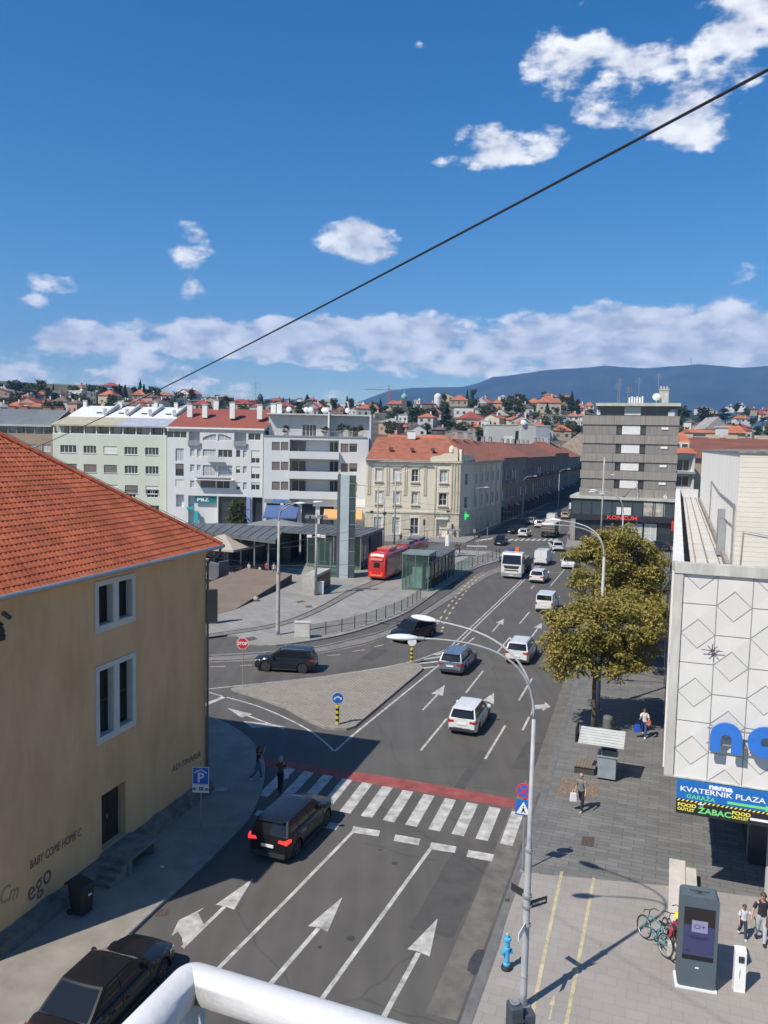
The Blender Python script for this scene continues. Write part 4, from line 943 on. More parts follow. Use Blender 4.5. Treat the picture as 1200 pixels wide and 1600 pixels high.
def white_balcony():
    Y = 149; X0 = D(412, 690, Y).x; X1 = D(573, 690, Y).x; f = FZ(240, 600, .3, Y, X0); Wd = X1-X0
    t = thing('white_balcony_block', 'white apartment block with long balconies and a planted roof terrace beside the cream corner house', 'building', (X0, Y, 0))
    zt = f(850, 274)[1]; wc = stain('balcony_white', (.56, .57, .58), var=.04)
    rr = []
    for y0, dy in ((302, 0), (405, 0), (508, 0)):
        rr += [((616, y0, 658, y0+44), 's'), ((663, y0, 702, y0+44), 's'), ((974, y0+8, 1015, y0+54), 's'), ((1019, y0+8, 1061, y0+54), 'h')]
    ops = [rect(f, *r[0]) for r in rr]; bal = [rect(f, 708, 292, 964, 352), rect(f, 708, 394, 964, 456), rect(f, 708, 496, 964, 560)]
    zg = f(700, 600)[1]
    shop = [(x, x+2.6, .3, zg-.8) for x in (.6, 3.8, 7.2, 10.6, 14)]
    mb = MB(); wall_open(mb, I4, 0, Wd, 0, zt, ops+[b+(1.6, 1) for b in bal]+[s+(.5, 1) for s in shop]); boxwalls(mb, Wd, 14, 0, zt); mb.build('wall', wc, t)
    for o, r in zip(ops, rr): window(t, I4, o, 1, 1, r[1])
    for i, b in enumerate(bal):
        mb = MB(); mb.box(b[0]-.1, b[1]+.15, -1.1, -.98, b[2]-1.35, b[2]+.02); mb.box(b[0]-.1, b[1]+.15, -.98, 0, b[2]-1.35, b[2]-1.2); mb.box(b[0]-.1, b[0], -.98, 0, b[2]-1.2, b[2]+.02); mb.box(b[1]+.05, b[1]+.15, -.98, 0, b[2]-1.2, b[2]+.02); mb.build('balcony', wc, t)
        M = T3(0, 1.55, 0); w = b[1]-b[0]
        window(t, M, (b[0]+.2, b[0]+w*.32, b[2]-.5, b[3]-.25), 2, 1, 'g' if i else 'h', d=-.12); window(t, M, (b[1]-w*.2, b[1]-.15, b[2]-.6, b[3]-.25), 2, 1, 'g', d=-.12)
    zp_ = f(850, 158)[1]
    mb = MB(); y0 = 3.0
    wall_open(mb, T3(0, y0, 0), .5, Wd+.6, zt, zp_-.1, [(f(760, 220)[0]+.2, f(835, 220)[0]+.2, zt+.1, zt+2.3), (f(1035, 220)[0], f(1065, 220)[0], zt+.1, zt+2.1)]); mb.quad((.5, 14, zt), (.5, y0, zt), (.5, y0, zp_-.1), (.5, 14, zp_-.1)); mb.build('penthouse_wall', stain('penthouse_grey', (.46, .47, .475), var=.08), t)
    window(t, T3(0, y0, 0), (f(760, 220)[0]+.2, f(835, 220)[0]+.2, zt+.1, zt+2.3), 4, 1, 'g'); window(t, T3(0, y0, 0), (f(1035, 220)[0], f(1065, 220)[0], zt+.1, zt+2.1), 1, 1, 'g')
    mb = MB(); mb.box(.3, Wd+.6, 1.6, 14, zp_-.1, zp_+.12); mb.build('flat_roof', mat('roof_slab_white', (.5, .5, .49), .8, .1, 1), t)
    mb = MB(); zz = f(1160, 160)[1]; mb.box(Wd+.4, Wd+.75, 1.0, 14, zt-3, zz); mb.box(Wd, Wd+.4, .0, 14, 0, zt); mb.add([(Wd+.4, .0, 0), (Wd+.4, 14, 0), (Wd+.4, 14, zt), (Wd+.4, 0, zt)], [(0, 1, 2, 3)]); mb.build('party_wall', stain('party_wall_shade_blue', (.52, .54, .60), var=.05), t)  # blue cast of the block's shaded side is put into this wall colour
    x = f(905, 200)[0]; mb = MB(); mb.box(x, x+.3, 1.0, 14, zt, zp_+.5); mb.build('divider_wall', WHT, t)
    mb = MB(); mb.tube([(.3, .3, zt+1.0), (Wd, .3, zt+1.0)], .03, 5)
    for k in range(26): mb.tube([(.3+k*(Wd-.3)/25, .3, zt), (.3+k*(Wd-.3)/25, .3, zt+1)], .02, 4)
    mb.box(-.05, Wd+.1, -.12, .0, zt-.12, zt+.12); mb.build('terrace_railing', GREYM, t)
    for (a, b) in ((705, 130), (795, 145), (818, 145), (888, 142), (900, 140), (1010, 150)):
        p = D(240+.3*a, 600+.3*b, Y+4); mb = MB(); mb.cyl(p.x-X0, 4, zp_, zp_+.7, .05); MM = T3(p.x-X0, 3.9, zp_+1.0) @ Matrix.Rotation(1.25, 4, 'X'); mb.lathe([(.05, .12), (.35, .05), (.52, -.05)], MM, 14); mb.build('satellite_dish', mat('dish_white', (.65, .65, .64), .5), t)
    # ground floor: awnings and writing
    for o in shop: window(t, I4, o, 2, 1, 'g', fr=DARK, d=.35)
    mb = MB(); mb.box(.2, 6.6, -.06, -.01, zg-.65, zg-.02); mb.mi = 0; sb = mb.build('shop_sign_board', mat('sign_grey_panel', (.22, .25, .28), .6), t)
    txt('lettering', 'ČAZMA', .62, mat('sign_bright_blue', (.04, .25, .65), .5), sb, (3.2, -.08, zg-.35), (HALF, 0, 0), .01, sx=1.3, bold=.02)
    r = rect(f, 580, 632, 760, 690); mb = MB(); mb.add([(r[0]+.3, -.0, r[3]), (r[1]-.1, 0, r[3]), (r[1]-.4, -1.9, r[2]), (r[0]-.1, -1.9, r[2]), (r[1]-.4, -1.9, r[2]-.25), (r[0]-.1, -1.9, r[2]-.25)], [(3, 2, 1, 0), (5, 4, 2, 3)])
    for k in range(1, 6): x = r[0]+(r[1]-r[0])*k/6; mb.add([(x, .0, r[3]+.02), (x+.05, 0, r[3]+.02), (x-.2, -1.9, r[2]+.02), (x-.25, -1.9, r[2]+.02)], [(0, 1, 2, 3)])
    mb.build('blue_awning', mat('awning_blue', (.06, .11, .26), .8, .12, 1), t)
    r = rect(f, 888, 652, 1085, 702); mb = MB(); mb.add([(r[0], 0, r[3]), (r[1], 0, r[3]), (r[1]+.1, -2.0, r[2]+.3), (r[0], -2.0, r[2]+.3), (r[1]+.1, -2.0, r[2]), (r[0], -2.0, r[2])], [(3, 2, 1, 0), (5, 4, 2, 3), (1, 2, 4)]); mb.build('orange_awning', mat('awning_orange', (.56, .31, .12), .8, .08, 1), t)
    r = rect(f, 830, 600, 1105, 640); mb = MB(); mb.box(r[0], r[1], -.1, -.01, r[2], r[3]); mb.build('pale_fascia', WHT, t)
    return t, f, zt, X0, Y
WB = white_balcony()
def corner_house():
    Y = 138; A = Vector((-3.3, Y, 0)); B = Vector((13.0, Y, 0)); C = Vector((15.6, 141.3, 0)); E2 = C+U*25.0
    X0 = A.x; f = FZ(560, 600, .3, Y, X0)
    t = thing('cream_corner_house', 'ornate cream corner house with orange tiled roof facing the tram stop', 'building', A)
    L = lambda p: p-A
    crm = stain('cream_stucco', (.66, .59, .46), var=.08, scale=.7); zt = f(200, 398)[1]
    xb = 7.75*1.02
    up = [(90, 442, 122, 503), (183, 443, 215, 504), (278, 445, 312, 508), (425, 450, 463, 512)]
    lo = [(90, 560, 122, 620), (183, 562, 215, 624), (278, 564, 310, 626), (420, 570, 460, 632)]
    gr = [(80, 692, 122, 770), (176, 695, 215, 782), (270, 698, 312, 782)]
    ops = [rect(f, *r) for r in up+lo+gr]; door = rect(f, 405, 706, 463, 790); door = door[:2]+(.13, door[3], .5, 1)
    wf = B.x-A.x
    mb = MB(); wall_open(mb, I4, 0, wf, 0, zt, ops+[door], .22)
    def seg(P, Q):
        d = (Q-P); a = math.atan2(d.y, d.x); return T3(*(P-A)) @ RZ(a), d.length
    MC, LC = seg(B, C); MS, LS = seg(C, E2)
    co = [(LC/2-.55, LC/2+.55, z, z+2.0) for z in (5.0, 9.1)]
    so = [(x, x+1.3, z, z+2.0) for x in (2.0, 6.6, 11.2, 15.8, 20.4) for z in (5.0, 9.1)]
    sg = [(x, x+1.9, .5, 3.1) for x in (1.8, 6.4, 11, 15.6, 20.2)]
    wall_open(mb, MC, 0, LC, 0, zt, co, .22); wall_open(mb, MS, 0, LS, 0, zt, so+sg, .22)
    bk = L(E2); mb.quad(bk, Vector((bk.x-9, bk.y+3, 0)), Vector((bk.x-9, bk.y+3, zt)), bk+Vector((0, 0, zt))); mb.quad(Vector((0, 13, 0)), Vector((0, 0, 0)), Vector((0, 0, zt)), Vector((0, 13, zt)))
    mb.build('wall', crm, t)
    kk = 'CSggC' 'Ss'; ks = ['S', 'S', 'g', 'c', 'S', 'c', 'c', 'g', 'c', 'c', 'g']
    for o, k in zip(ops, ks): window(t, I4, o, 2, 2 if k != 'S' else 1, k, sill=True)
    for o in co: window(t, MC, o, 2, 2, 'g', sill=True)
    for o in so: window(t, MS, o, 2, 2, 'g', sill=True)
    for o in sg: window(t, MS, o, 2, 1, 'g', fr=DARK)
    # mouldings
    orn = stain('cream_ornament', (.54, .48, .37), var=.16, scale=1.2)
    mb = MB(); zc = f(200, 668)[1]
    for M, w in ((I4, wf), (MC, LC), (MS, LS)):
        mb.box(0, w, -.14, -.003, zc-.1, zc+.18, M); mb.box(0, w, -.3, -.003, zt-.25, zt, M); mb.box(0, w, -.15, -.003, zt-.55, zt-.25, M)
        z = .3
        while z < zc-.3: mb.box(.01, w-.01, -.035, -.002, z, z+.34, M) if M is not I4 else [mb.box(a, b, -.035, -.002, z, z+.34) for a, b in ((0, ops[8][0]-.2), (ops[8][1]+.2, ops[9][0]-.2), (ops[9][1]+.2, ops[10][0]-.2), (ops[10][1]+.2, door[0]-.2), (door[1]+.2, wf))] if M is I4 else None; z += .42
        if M is MS: pass
    for a in (50, 60, 147, 157, 240, 250, 342, 352, 402):
        x = f(a, 480)[0]; mb.box(x-.12, x+.12, -.1, -.003, zc+(3.0 if a not in (402,) else .2), zt-.55)
    for a in (485, 500, 515, 528): x = f(a, 480)[0]; mb.box(x-.12, x+.12, -.16, -.003, zc+.18, zt+.2)
    for o in ops[:8]:
        mb.box(o[0]-.2, o[1]+.2, -.12, -.003, o[3]+.12, o[3]+.3); mb.box(o[0]-.25, o[1]+.25, -.22, -.003, o[2]-.28, o[2]-.1); mb.box(o[0]-.16, o[0]-.03, -.06, -.003, o[2]-.1, o[3]+.12); mb.box(o[1]+.03, o[1]+.16, -.06, -.003, o[2]-.1, o[3]+.12)
        mb.box(o[0]-.1, o[1]+.1, -.05, -.003, o[2]-.8, o[2]-.32)
    for x in (1, 5.3, 9.9, 14.5, 19.1, 23.7): mb.box(x, x+.4, -.1, -.003, zc+.2, zt-.55, MS)
    mb.build('mouldings', orn, t)
    # ground floor wall strips were flush: door surround and pharmacy sign
    mb = MB(); mb.box(door[0]-.1, door[1]+.1, -.3, -.0, door[3]+.05, door[3]+.35); s = mb.build('pharmacy_sign_board', WHT, t)
    txt('lettering', 'LJEKARNA', .5, mat('sign_green_dark', (.02, .12, .06), .5), s, ((door[0]+door[1])/2, -.15, door[3]+.62), (HALF, 0, 0), .01, sx=1.2, bold=.01)
    # gable over the corner bay
    g0, g1 = f(376, 380)[0], f(520, 380)[0]
    prof = [(376, 402), (376, 385), (392, 376), (430, 372), (450, 362), (478, 360), (480, 338), (492, 328), (512, 330), (518, 345), (518, 402)]
    P = [f(*p) for p in prof]; mb = MB(); n = len(P)
    mb.add([(p[0], -.02, p[1]) for p in P]+[(p[0], .5, p[1]) for p in P], [tuple(reversed(range(n))), tuple(range(n, 2*n))]+[(i, (i+1) % n, n+(i+1) % n, n+i) for i in range(n)])
    P2 = [f(*p) for p in [(380, 398), (382, 384), (430, 370), (440, 366), (378, 380)]]
    Mg = MC; mb.box(.1, .9, -.1, .4, zt, zt+2.1, MC); mb.box(1.1, LC-.1, -.05, .35, zt, zt+1.2, MC)
    mb.lathe([(.5, zt+1.9), (.5, zt+2.5), (.35, zt+2.9), (.1, zt+3.05)], T3(f(498, 0)[0]*1.0, .35, -.3), 12)
    gb = mb.build('gable', crm, t)
    # roofs
    tile = mat('roof_tile_far', (.27, .09, .055), .85, .2, .9, bump=.4, bscale=14, detail=8, stretch=(1, 1, 4), col2=(.38, .14, .08)); TF = tile
    ridge_z = D(620, 683, Y+6.5).z; ov = -.55
    e0 = Vector((-.1, ov, zt+.05)); e1 = Vector((f(380, 400)[0]+1.5, ov, zt+.05)); r0 = Vector((1.8, 6.5, ridge_z)); r1 = L(Vector((11.5, Y+9, 0)))+Vector((0, 0, ridge_z))
    e2 = L(C)+Vector((-1.2, -1.0, zt+.05)); e3 = L(E2)+V*.5+Vector((0, 0, zt+.05)); r3 = L(E2)-V*6.2+Vector((0, 0, ridge_z)); e2b = L(C)+V*.5+Vector((0, 0, zt+.05))
    eb = Vector((wf-.2, .3, zt+.05))
    b0 = Vector((1.8, 13, zt)); b3 = L(E2)-V*12+Vector((0, 0, zt)); b1 = Vector((8, 15, zt))
    mb = MB(); mb.add([e0, eb, e2b, e3, r3, r1, r0, b0, b1, b3], [(0, 1, 5, 6), (1, 2, 5), (2, 3, 4, 5), (6, 5, 8, 7), (5, 4, 9, 8)]); rf = mb.build('roof', tile, t)
    mb = MB(); mb.tube([e0+Vector((0, -.05, -.05)), Vector((g0, ov-.05, zt))], .12, 6); mb.tube([e2b+V*.05, e3+V*.05], .12, 6); mb.build('gutter', GREYM, t)
    for a, b in ((170, 338), (283, 340), (393, 342)):
        p = f(a, b); y = (p[1]-zt)/(ridge_z-zt)*7.0-.5; mb = MB(); mb.prism([(p[0]-.35, y-.4), (p[0]+.35, y-.4), (p[0], y+.9)], p[1]-.3, p[1]+.25); mb.build('roof_vent', mat('vent_dark', (.12, .07, .05), .8), rf)
    for s_ in (5, 13, 21): p = L(C)+U*s_-V*6; chimney(rf, p.x, p.y, ridge_z-.5, 1.2, 1.6, mat('old_chimney', (.28, .25, .22), .9, .3, 2))
    chimney(rf, 8, 7.5, ridge_z-.3, 1.4, 1.3)
    # small things on the wall
    mb = MB(); mb.box(f(478, 0)[0], f(500, 0)[0], -.1, -.02, 4.2, 4.7); mb.build('wall_plaque', DARK, t)
    pc = thing('pharmacy_cross', 'glowing green pharmacy cross on the shaded corner of the cream house', 'sign', G(725, 838)+Vector((.0, -.6, 0)))
    zc2 = D(725, 807, Y).z; mb = MB(); mb.box(-.7, .7, -.15, .15, zc2-.22, zc2+.22); mb.box(-.22, .22, -.15, .15, zc2-.7, zc2+.7); mb.build('cross', mat('cross_green', (.02, .5, .12), .5, emit=(.05, 1, .2, .6)), pc)
    mb = MB(); mb.tube([(0, 0, zc2), (.6, .8, zc2)], .05, 6); mb.build('arm', DARK, pc)
    # darker houses down the street
    specs = [(25.0, 52, 13.6, (.20, .175, .15), 'dark brown house with iron balconies next to the cream corner house'), (52.0, 100, 13.4, (.13, .115, .10), 'long dark grey house halfway down the shaded street row'), (100, 131, 14.2, (.17, .155, .14), 'dark house with balconies and open windows near the end of the shaded row'), (131, 165, 12.8, (.21, .19, .17), 'last low house of the shaded street row, just left of the grey tower')]
    for i, (s0, s1, h, c, lab) in enumerate(specs):
        P = C+U*s0; tt = thing('street_house', lab, 'building', P, HALF-rad(20), 'houses along the shaded side street')
        # local x along the street, y to the left
        Ls = s1-s0-.05; wm = stain('dark_render_%d' % i, c, var=.25, scale=.5); n = int(Ls/3.3); sp = Ls/n  # one dark wall tone per house, mottled by noise
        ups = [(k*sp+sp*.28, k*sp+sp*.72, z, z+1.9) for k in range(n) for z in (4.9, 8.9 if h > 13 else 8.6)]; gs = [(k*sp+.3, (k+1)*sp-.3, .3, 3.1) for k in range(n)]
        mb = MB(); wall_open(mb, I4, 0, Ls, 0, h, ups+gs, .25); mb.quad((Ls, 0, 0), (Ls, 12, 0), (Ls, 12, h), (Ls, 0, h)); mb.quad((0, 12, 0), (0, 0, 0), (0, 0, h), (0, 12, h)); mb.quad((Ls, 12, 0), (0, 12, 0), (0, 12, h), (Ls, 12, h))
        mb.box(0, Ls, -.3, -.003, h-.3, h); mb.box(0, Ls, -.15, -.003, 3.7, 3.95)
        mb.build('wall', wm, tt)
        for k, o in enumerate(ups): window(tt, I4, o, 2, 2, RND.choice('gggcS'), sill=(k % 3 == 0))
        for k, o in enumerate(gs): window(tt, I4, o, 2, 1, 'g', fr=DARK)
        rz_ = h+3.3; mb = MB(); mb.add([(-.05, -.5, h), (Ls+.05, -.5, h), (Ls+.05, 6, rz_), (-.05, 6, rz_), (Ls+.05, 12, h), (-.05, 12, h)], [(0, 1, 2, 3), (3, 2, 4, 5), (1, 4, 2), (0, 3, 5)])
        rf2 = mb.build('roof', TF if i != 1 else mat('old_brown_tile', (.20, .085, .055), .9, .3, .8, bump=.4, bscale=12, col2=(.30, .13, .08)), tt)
        for k in range(max(2, int(Ls/7))): chimney(rf2, 2+k*7, 6.3, rz_-.5, .9, 1.4, MATS['old_chimney'])
        for k in range(1, n, 2):
            mb = MB(); a = k*sp; mb.box(a-.1, a+sp*.9, -1.0, 0, 8.3, 8.42); mb.tube([(a-.1, -.98, 9.3), (a+sp*.9, -.98, 9.3)], .03, 4)
            for q in range(9): mb.tube([(a-.1+q*sp*.125, -.98, 8.4), (a-.1+q*sp*.125, -.98, 9.3)], .02, 4)
            mb.build('balcony', DARK if i else GREYM, tt)
        for k in range(n):
            if k % 2 == 0:
                mb = MB(); a = k*sp+.3; mb.add([(a, -.02, 3.5), (a+sp-.6, -.02, 3.5), (a+sp-.6, -1.0, 3.0), (a, -1.0, 3.0)], [(0, 3, 2, 1)]); mb.build('awning', mat(('awning_blue', 'shop_red', 'shop_grey')[k // 2 % 3], ((.06, .11, .26), (.3, .04, .03), (.3, .3, .3))[k // 2 % 3], .8), tt)
corner_house()
def konzum():
    P0 = Vector((33.5, 136.6, 0)); Wd = 15.2
    t = thing('grey_tower_block', 'tall grey ribbed panel tower block with a supermarket at its foot', 'building', P0, -rad(20))
    Z = lambda y, dx=7: 16+(700-(540+.28333*y))/1250*134.2
    X = lambda x: (x-165)/(660-165)*Wd
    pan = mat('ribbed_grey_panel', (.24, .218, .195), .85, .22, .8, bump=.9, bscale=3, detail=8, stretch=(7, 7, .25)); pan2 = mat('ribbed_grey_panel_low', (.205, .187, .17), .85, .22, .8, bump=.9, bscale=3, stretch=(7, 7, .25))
    bands = [385, 437, 490, 540, 592, 640, 687, 735, 785, 842]
    mb = MB(); core = MB()
    Dp = 13
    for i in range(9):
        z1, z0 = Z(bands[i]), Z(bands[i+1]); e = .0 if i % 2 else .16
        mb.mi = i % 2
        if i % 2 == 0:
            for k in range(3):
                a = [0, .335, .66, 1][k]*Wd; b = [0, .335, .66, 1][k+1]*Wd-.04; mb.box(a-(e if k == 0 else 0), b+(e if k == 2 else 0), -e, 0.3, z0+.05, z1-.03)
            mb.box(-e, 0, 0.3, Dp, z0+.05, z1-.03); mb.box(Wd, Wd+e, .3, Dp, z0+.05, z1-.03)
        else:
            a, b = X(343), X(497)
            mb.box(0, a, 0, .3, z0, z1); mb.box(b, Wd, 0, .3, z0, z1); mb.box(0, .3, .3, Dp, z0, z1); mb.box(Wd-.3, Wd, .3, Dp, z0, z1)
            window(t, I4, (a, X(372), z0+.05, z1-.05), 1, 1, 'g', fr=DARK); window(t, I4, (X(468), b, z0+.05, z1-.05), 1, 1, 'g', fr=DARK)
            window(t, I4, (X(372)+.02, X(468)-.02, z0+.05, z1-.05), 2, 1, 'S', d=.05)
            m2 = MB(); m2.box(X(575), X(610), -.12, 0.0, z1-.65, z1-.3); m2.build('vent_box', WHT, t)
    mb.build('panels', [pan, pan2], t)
    core.box(.28, Wd-.28, .28, Dp-.02, 0, Z(385)); core.build('wall', mat('tower_dark_core', (.10, .10, .10), .8), t)
    # penthouse and roof slab
    zt = Z(385); zs = Z(333); ph = mat('penthouse_glass', (.03, .032, .05), .2, spec=.6)
    mb = MB(); mb.box(2.2, 13.9, .6, 10, zt, zs); mb.build('penthouse', ph, t)
    mb = MB(); mb.box(6.6, 9.2, .5, .6, zt+.1, zs-.1); mb.box(2.1, 2.7, .35, .6, zt+.1, zs-.6); mb.box(13.5, 14.5, .35, .6, zt, zs-.8); mb.build('penthouse_panel', mat('white_dirty', (.5, .5, .49), .8, .1, 2), t)
    mb = MB(); mb.box(2.0, 15.4, -.4, 11, zs, zs+.5); mb.build('roof_slab', mat('roof_slab_grey', (.40, .41, .36), .8, .2, 1), t)
    zz = zs+.5
    mb = MB(); mb.box(11.9, 13.4, 3, 4.6, zz, zz+2.3); mb.box(11.8, 13.5, 2.9, 4.7, zz+2.3, zz+2.5); 
    for k in range(3): mb.cyl(12.15+k*.5, 3.6, zz+2.5, zz+3.0, .18)
    mb.build('chimney', mat('chimney_dirty', (.42, .41, .38), .9, .3, 2), t)
    mb = MB(); MM = T3(11.5, 2.6, zz+1.2) @ Matrix.Rotation(1.25, 4, 'X'); mb.lathe([(.05, .18), (.4, .08), (.65, -.08)], MM, 16); mb.tube([(11.5, 2.6, zz), (11.5, 2.6, zz+1.1)], .05, 6); mb.build('satellite_dish', MATS['dish_white'], t)
    for k in range(6):
        mb = MB(); x = 7.2+k*.42; mb.cyl(x, 2.5, zz, zz+1.1+.15*(k % 2), .16, .15, 8); mb.build('vent_pipe', WHT, t)
    for x, h in ((5.2, 3.5), (6.9, 3.0), (8.6, 4.6), (11.7, 5.2), (5.5, 4.4)):
        mb = MB(); mb.tube([(x, 3, zz), (x, 3, zz+h)], .04, 5)
        for q in range(3): mb.tube([(x-.6, 3, zz+h-.3-.35*q), (x+.6, 3, zz+h-.35*q-.3)], .025, 4)
        mb.build('antenna', GREYM, t)
    # lower floors
    zl = Z(842)
    mb = MB(); mb.box(-1.6, Wd+.1, -1.2, .2, zl-.12, zl+.32); mb.box(-1.6, -.2, .2, 10, zl-.12, zl+.32); mb.build('canopy_slab', MATS['roof_slab_grey'], t)
    z1, z0 = zl-.15, Z(935); shops = mat('shop_glass_blue', (.05, .07, .08), .08, spec=.8)
    mb = MB(); mb.box(-1.3, Wd, -.9, .2, z0, z1); mb.build('first_floor_glazing', [shops], t)
    mb = MB()
    for k in range(11): x = -1.3+k*(Wd+1.3)/10; mb.box(x-.07, x+.07, -1.0, -.9, z0, z1)
    mb.box(-1.35, Wd, -1.0, -.9, z1-.1, z1); mb.box(-1.35, Wd, -1.0, -.9, z0, z0+.12); mb.build('glazing_bars', DARK, t)
    pn = mat('poster_beige', (.36, .33, .27), .7, .5, 1.3, col2=(.5, .48, .42), detail=3)
    for a, b in ((X(505), X(560)), (X(566), X(612))):
        mb = MB(); mb.box(a, b, -.94, -.9, z0+.2, z1-.2); mb.build('window_poster', pn, t)
    mb = MB(); mb.box(X(365), X(440), -.94, -.9, z0+.2, z1-1.2); mb.build('window_blind', SHW, t)
    zb = Z(962); mb = MB(); mb.box(-1.5, Wd+.1, -1.1, .2, zb, z0); mb.build('fascia', mat('fascia_black', (.02, .02, .024), .5), t)
    kt = txt('lettering', 'KONZUM', .9, mat('sign_red_lit', (.65, .06, .04), .5, emit=(1, .1, .06, .08)), t, (X(396), -1.2, (zb+z0)/2+.1), (HALF, 0, 0), .06, sx=1.25, bold=.02)
    txt('lettering', '6', 1.0, WHT, t, (X(612), -.2, Z(820)), (HALF, 0, 0), .01, sx=1.4)
    mb = MB(); mb.box(-.6, Wd, -.4, .2, .1, zb); mb.build('shopfront', mat('shopfront_dark2', (.028, .03, .034), .2), t)
    for k in range(7):
        a = -.3+k*2.2; window(t, T3(0, -.62, 0), (a, a+1.9, .3, zb-.3), 2, 2, 'g' if k not in (5, 4) else 'c', fr=DARK if k != 5 else WHT)
    mb = MB(); mb.box(Wd-.3, Wd+.1, -1.5, -1.1, Z(1000), Z(948)); mb.build('red_sign_panel', mat('panel_red', (.6, .05, .04), .5), t)
konzum()
# ------------------------------------------------------------ trees
LEAFD = mat('leaf_dark', (.03, .055, .02), .85, .35, .35, col2=(.06, .09, .03), island=.35)
LEAFM = mat('leaf_mid', (.045, .075, .02), .85, .35, .3, col2=(.08, .11, .03), island=.35)
LEAFY = mat('leaf_olive', (.085, .09, .03), .85, .35, .3, col2=(.12, .12, .04), island=.35)
CON = mat('needle_dark', (.014, .032, .018), .9, .3, .3, island=.35)
BARK = mat('bark', (.10, .075, .055), .95, .3, 4, bump=.8, bscale=20)
def leafcloud(mb, r, n, cen, rad3, size, jit=1.0, shell=.45):
    for _ in range(n):
        d = Vector((r.gauss(0, 1), r.gauss(0, 1), r.gauss(0, 1))).normalized()*(r.random()**shell)
        p = Vector(cen)+Vector((d.x*rad3[0], d.y*rad3[1], d.z*rad3[2]))
        a = Vector((r.gauss(0, 1), r.gauss(0, 1), r.gauss(0, .6))).normalized(); b = a.cross(Vector((r.gauss(0, 1), r.gauss(0, 1), r.gauss(0, 1)))).normalized()
        s = size*r.uniform(.6, 1.3); mb.add([p-a*s, p-b*s*.7, p+a*s, p+b*s*.7], [(0, 1, 2, 3)])
FAR = {}
def far_proto(kind, k):
    key = (kind, k)
    if key in FAR: return FAR[key]
    r = random.Random(hash(kind) % 97*0+k*7+len(kind)); mb = MB()
    if kind == 'con':
        for i in range(15):
            t = i/14; rr = .30*(1-t)**.85+.02; z = .12+.88*t
            leafcloud(mb, r, int(46*(1-t)+8), (0, 0, z), (rr, rr, .05), .055)
    else:
        for c in range(13):
            a = r.uniform(0, 6.28); q = r.uniform(0, .3); z = r.uniform(.35, .85); leafcloud(mb, r, 52, (q*math.cos(a), q*math.sin(a), z), (.17, .17, .14), .05)
    me = mb.build('crown', LEAFD); tm = MB(); tm.tube([(0, 0, -.05), (0, 0, .5)], [.03, .02], 6); tr = tm.build('trunk', BARK)
    FAR[key] = (me.data, tr.data); bpy.data.objects.remove(me); bpy.data.objects.remove(tr)
    return FAR[key]
def far_tree(p, h, w, kind, k, leaf, label, group=None, cat='tree'):
    cm, tm = far_proto(kind, k)
    t = thing('pine_tree' if kind == 'con' else 'tree', label, cat, p, RND.uniform(0, 6), group)
    t.scale = (w, w, h)
    c = bpy.data.objects.new('crown', cm); COL.objects.link(c); c.parent = t
    c.material_slots[0].link = 'OBJECT'; c.material_slots[0].material = leaf
    q = bpy.data.objects.new('trunk', tm); COL.objects.link(q); q.parent = t
    return t
def hit(pxx, pyy):
    d = ray(pxx, pyy); y = 200
    while y < 800:
        t = y/d.y; p = Vector((0, 0, HC))+d*t
        if p.z < terr(p.x, p.y): return p
        y += 4
    return None
# ------------------------------------------------------------ hillside houses
WC = {'cream': (.52, .45, .33), 'white': (.62, .61, .58), 'tan': (.38, .31, .22), 'pink': (.46, .28, .21), 'grey': (.33, .34, .34), 'blue grey': (.27, .30, .35), 'dark grey': (.16, .17, .17), 'brick': (.36, .19, .13), 'ochre': (.46, .27, .14), 'dark': (.09, .09, .09), 'pale grey': (.43, .44, .42)}
RC = {'orange': (.40, .13, .065), 'red': (.30, .065, .05), 'brown': (.15, .10, .08), 'grey': (.28, .27, .26), 'dark': (.08, .075, .07), 'white': (.58, .58, .56), 'dark red': (.17, .05, .04)}
def wmat(n): return mat('plaster_'+n.replace(' ', '_'), WC[n], .9, .12, .25, detail=6)
def rmat(n): return mat('tiles_'+n.replace(' ', '_'), RC[n], .9, .3, .35, bump=.5, bscale=3, detail=8)
LAND = [(82, 'tan block'), (261, 'pale green block'), (411, 'red roofed flats'), (600, 'white balcony block'), (738, 'cream corner house'), (905, 'shaded street row'), (1300, 'white store')]
HOUSES = []
def hz_(ox, oy, k, rows):
    for r_ in rows: HOUSES.append((ox+r_[0]/k, oy+r_[1]/k, r_[2]/k, r_[3]/k, r_[4]/k)+r_[5:])
hz_(0, 590, 6, [(240, 232, 120, 34, 36, 'cream', 'orange', 'h'), (290, 228, 46, 66, 4, 'cream', 'grey', 'f'), (385, 200, 110, 40, 30, 'tan', 'orange', 'h'), (455, 300, 96, 62, 44, 'white', 'red', 'h'), (590, 298, 165, 66, 56, 'white', 'brown', 'h'), (745, 222, 150, 92, 5, 'white', 'white', 'f'), (752, 134, 70, 34, 34, 'pink', 'orange', 'h'), (110, 230, 120, 74, 5, 'blue grey', 'grey', 'f'), (812, 232, 110, 80, 5, 'grey', 'grey', 'f'), (905, 240, 66, 96, 5, 'dark grey', 'grey', 'f'), (1030, 262, 170, 90, 50, 'cream', 'orange', 'h'), (1065, 244, 60, 60, 10, 'white', 'white', 'f'), (1150, 268, 150, 26, 26, 'grey', 'dark', 'g'), (20, 300, 60, 26, 40, 'brick', 'orange', 'h'), (560, 190, 110, 30, 26, 'white', 'brown', 'h')])
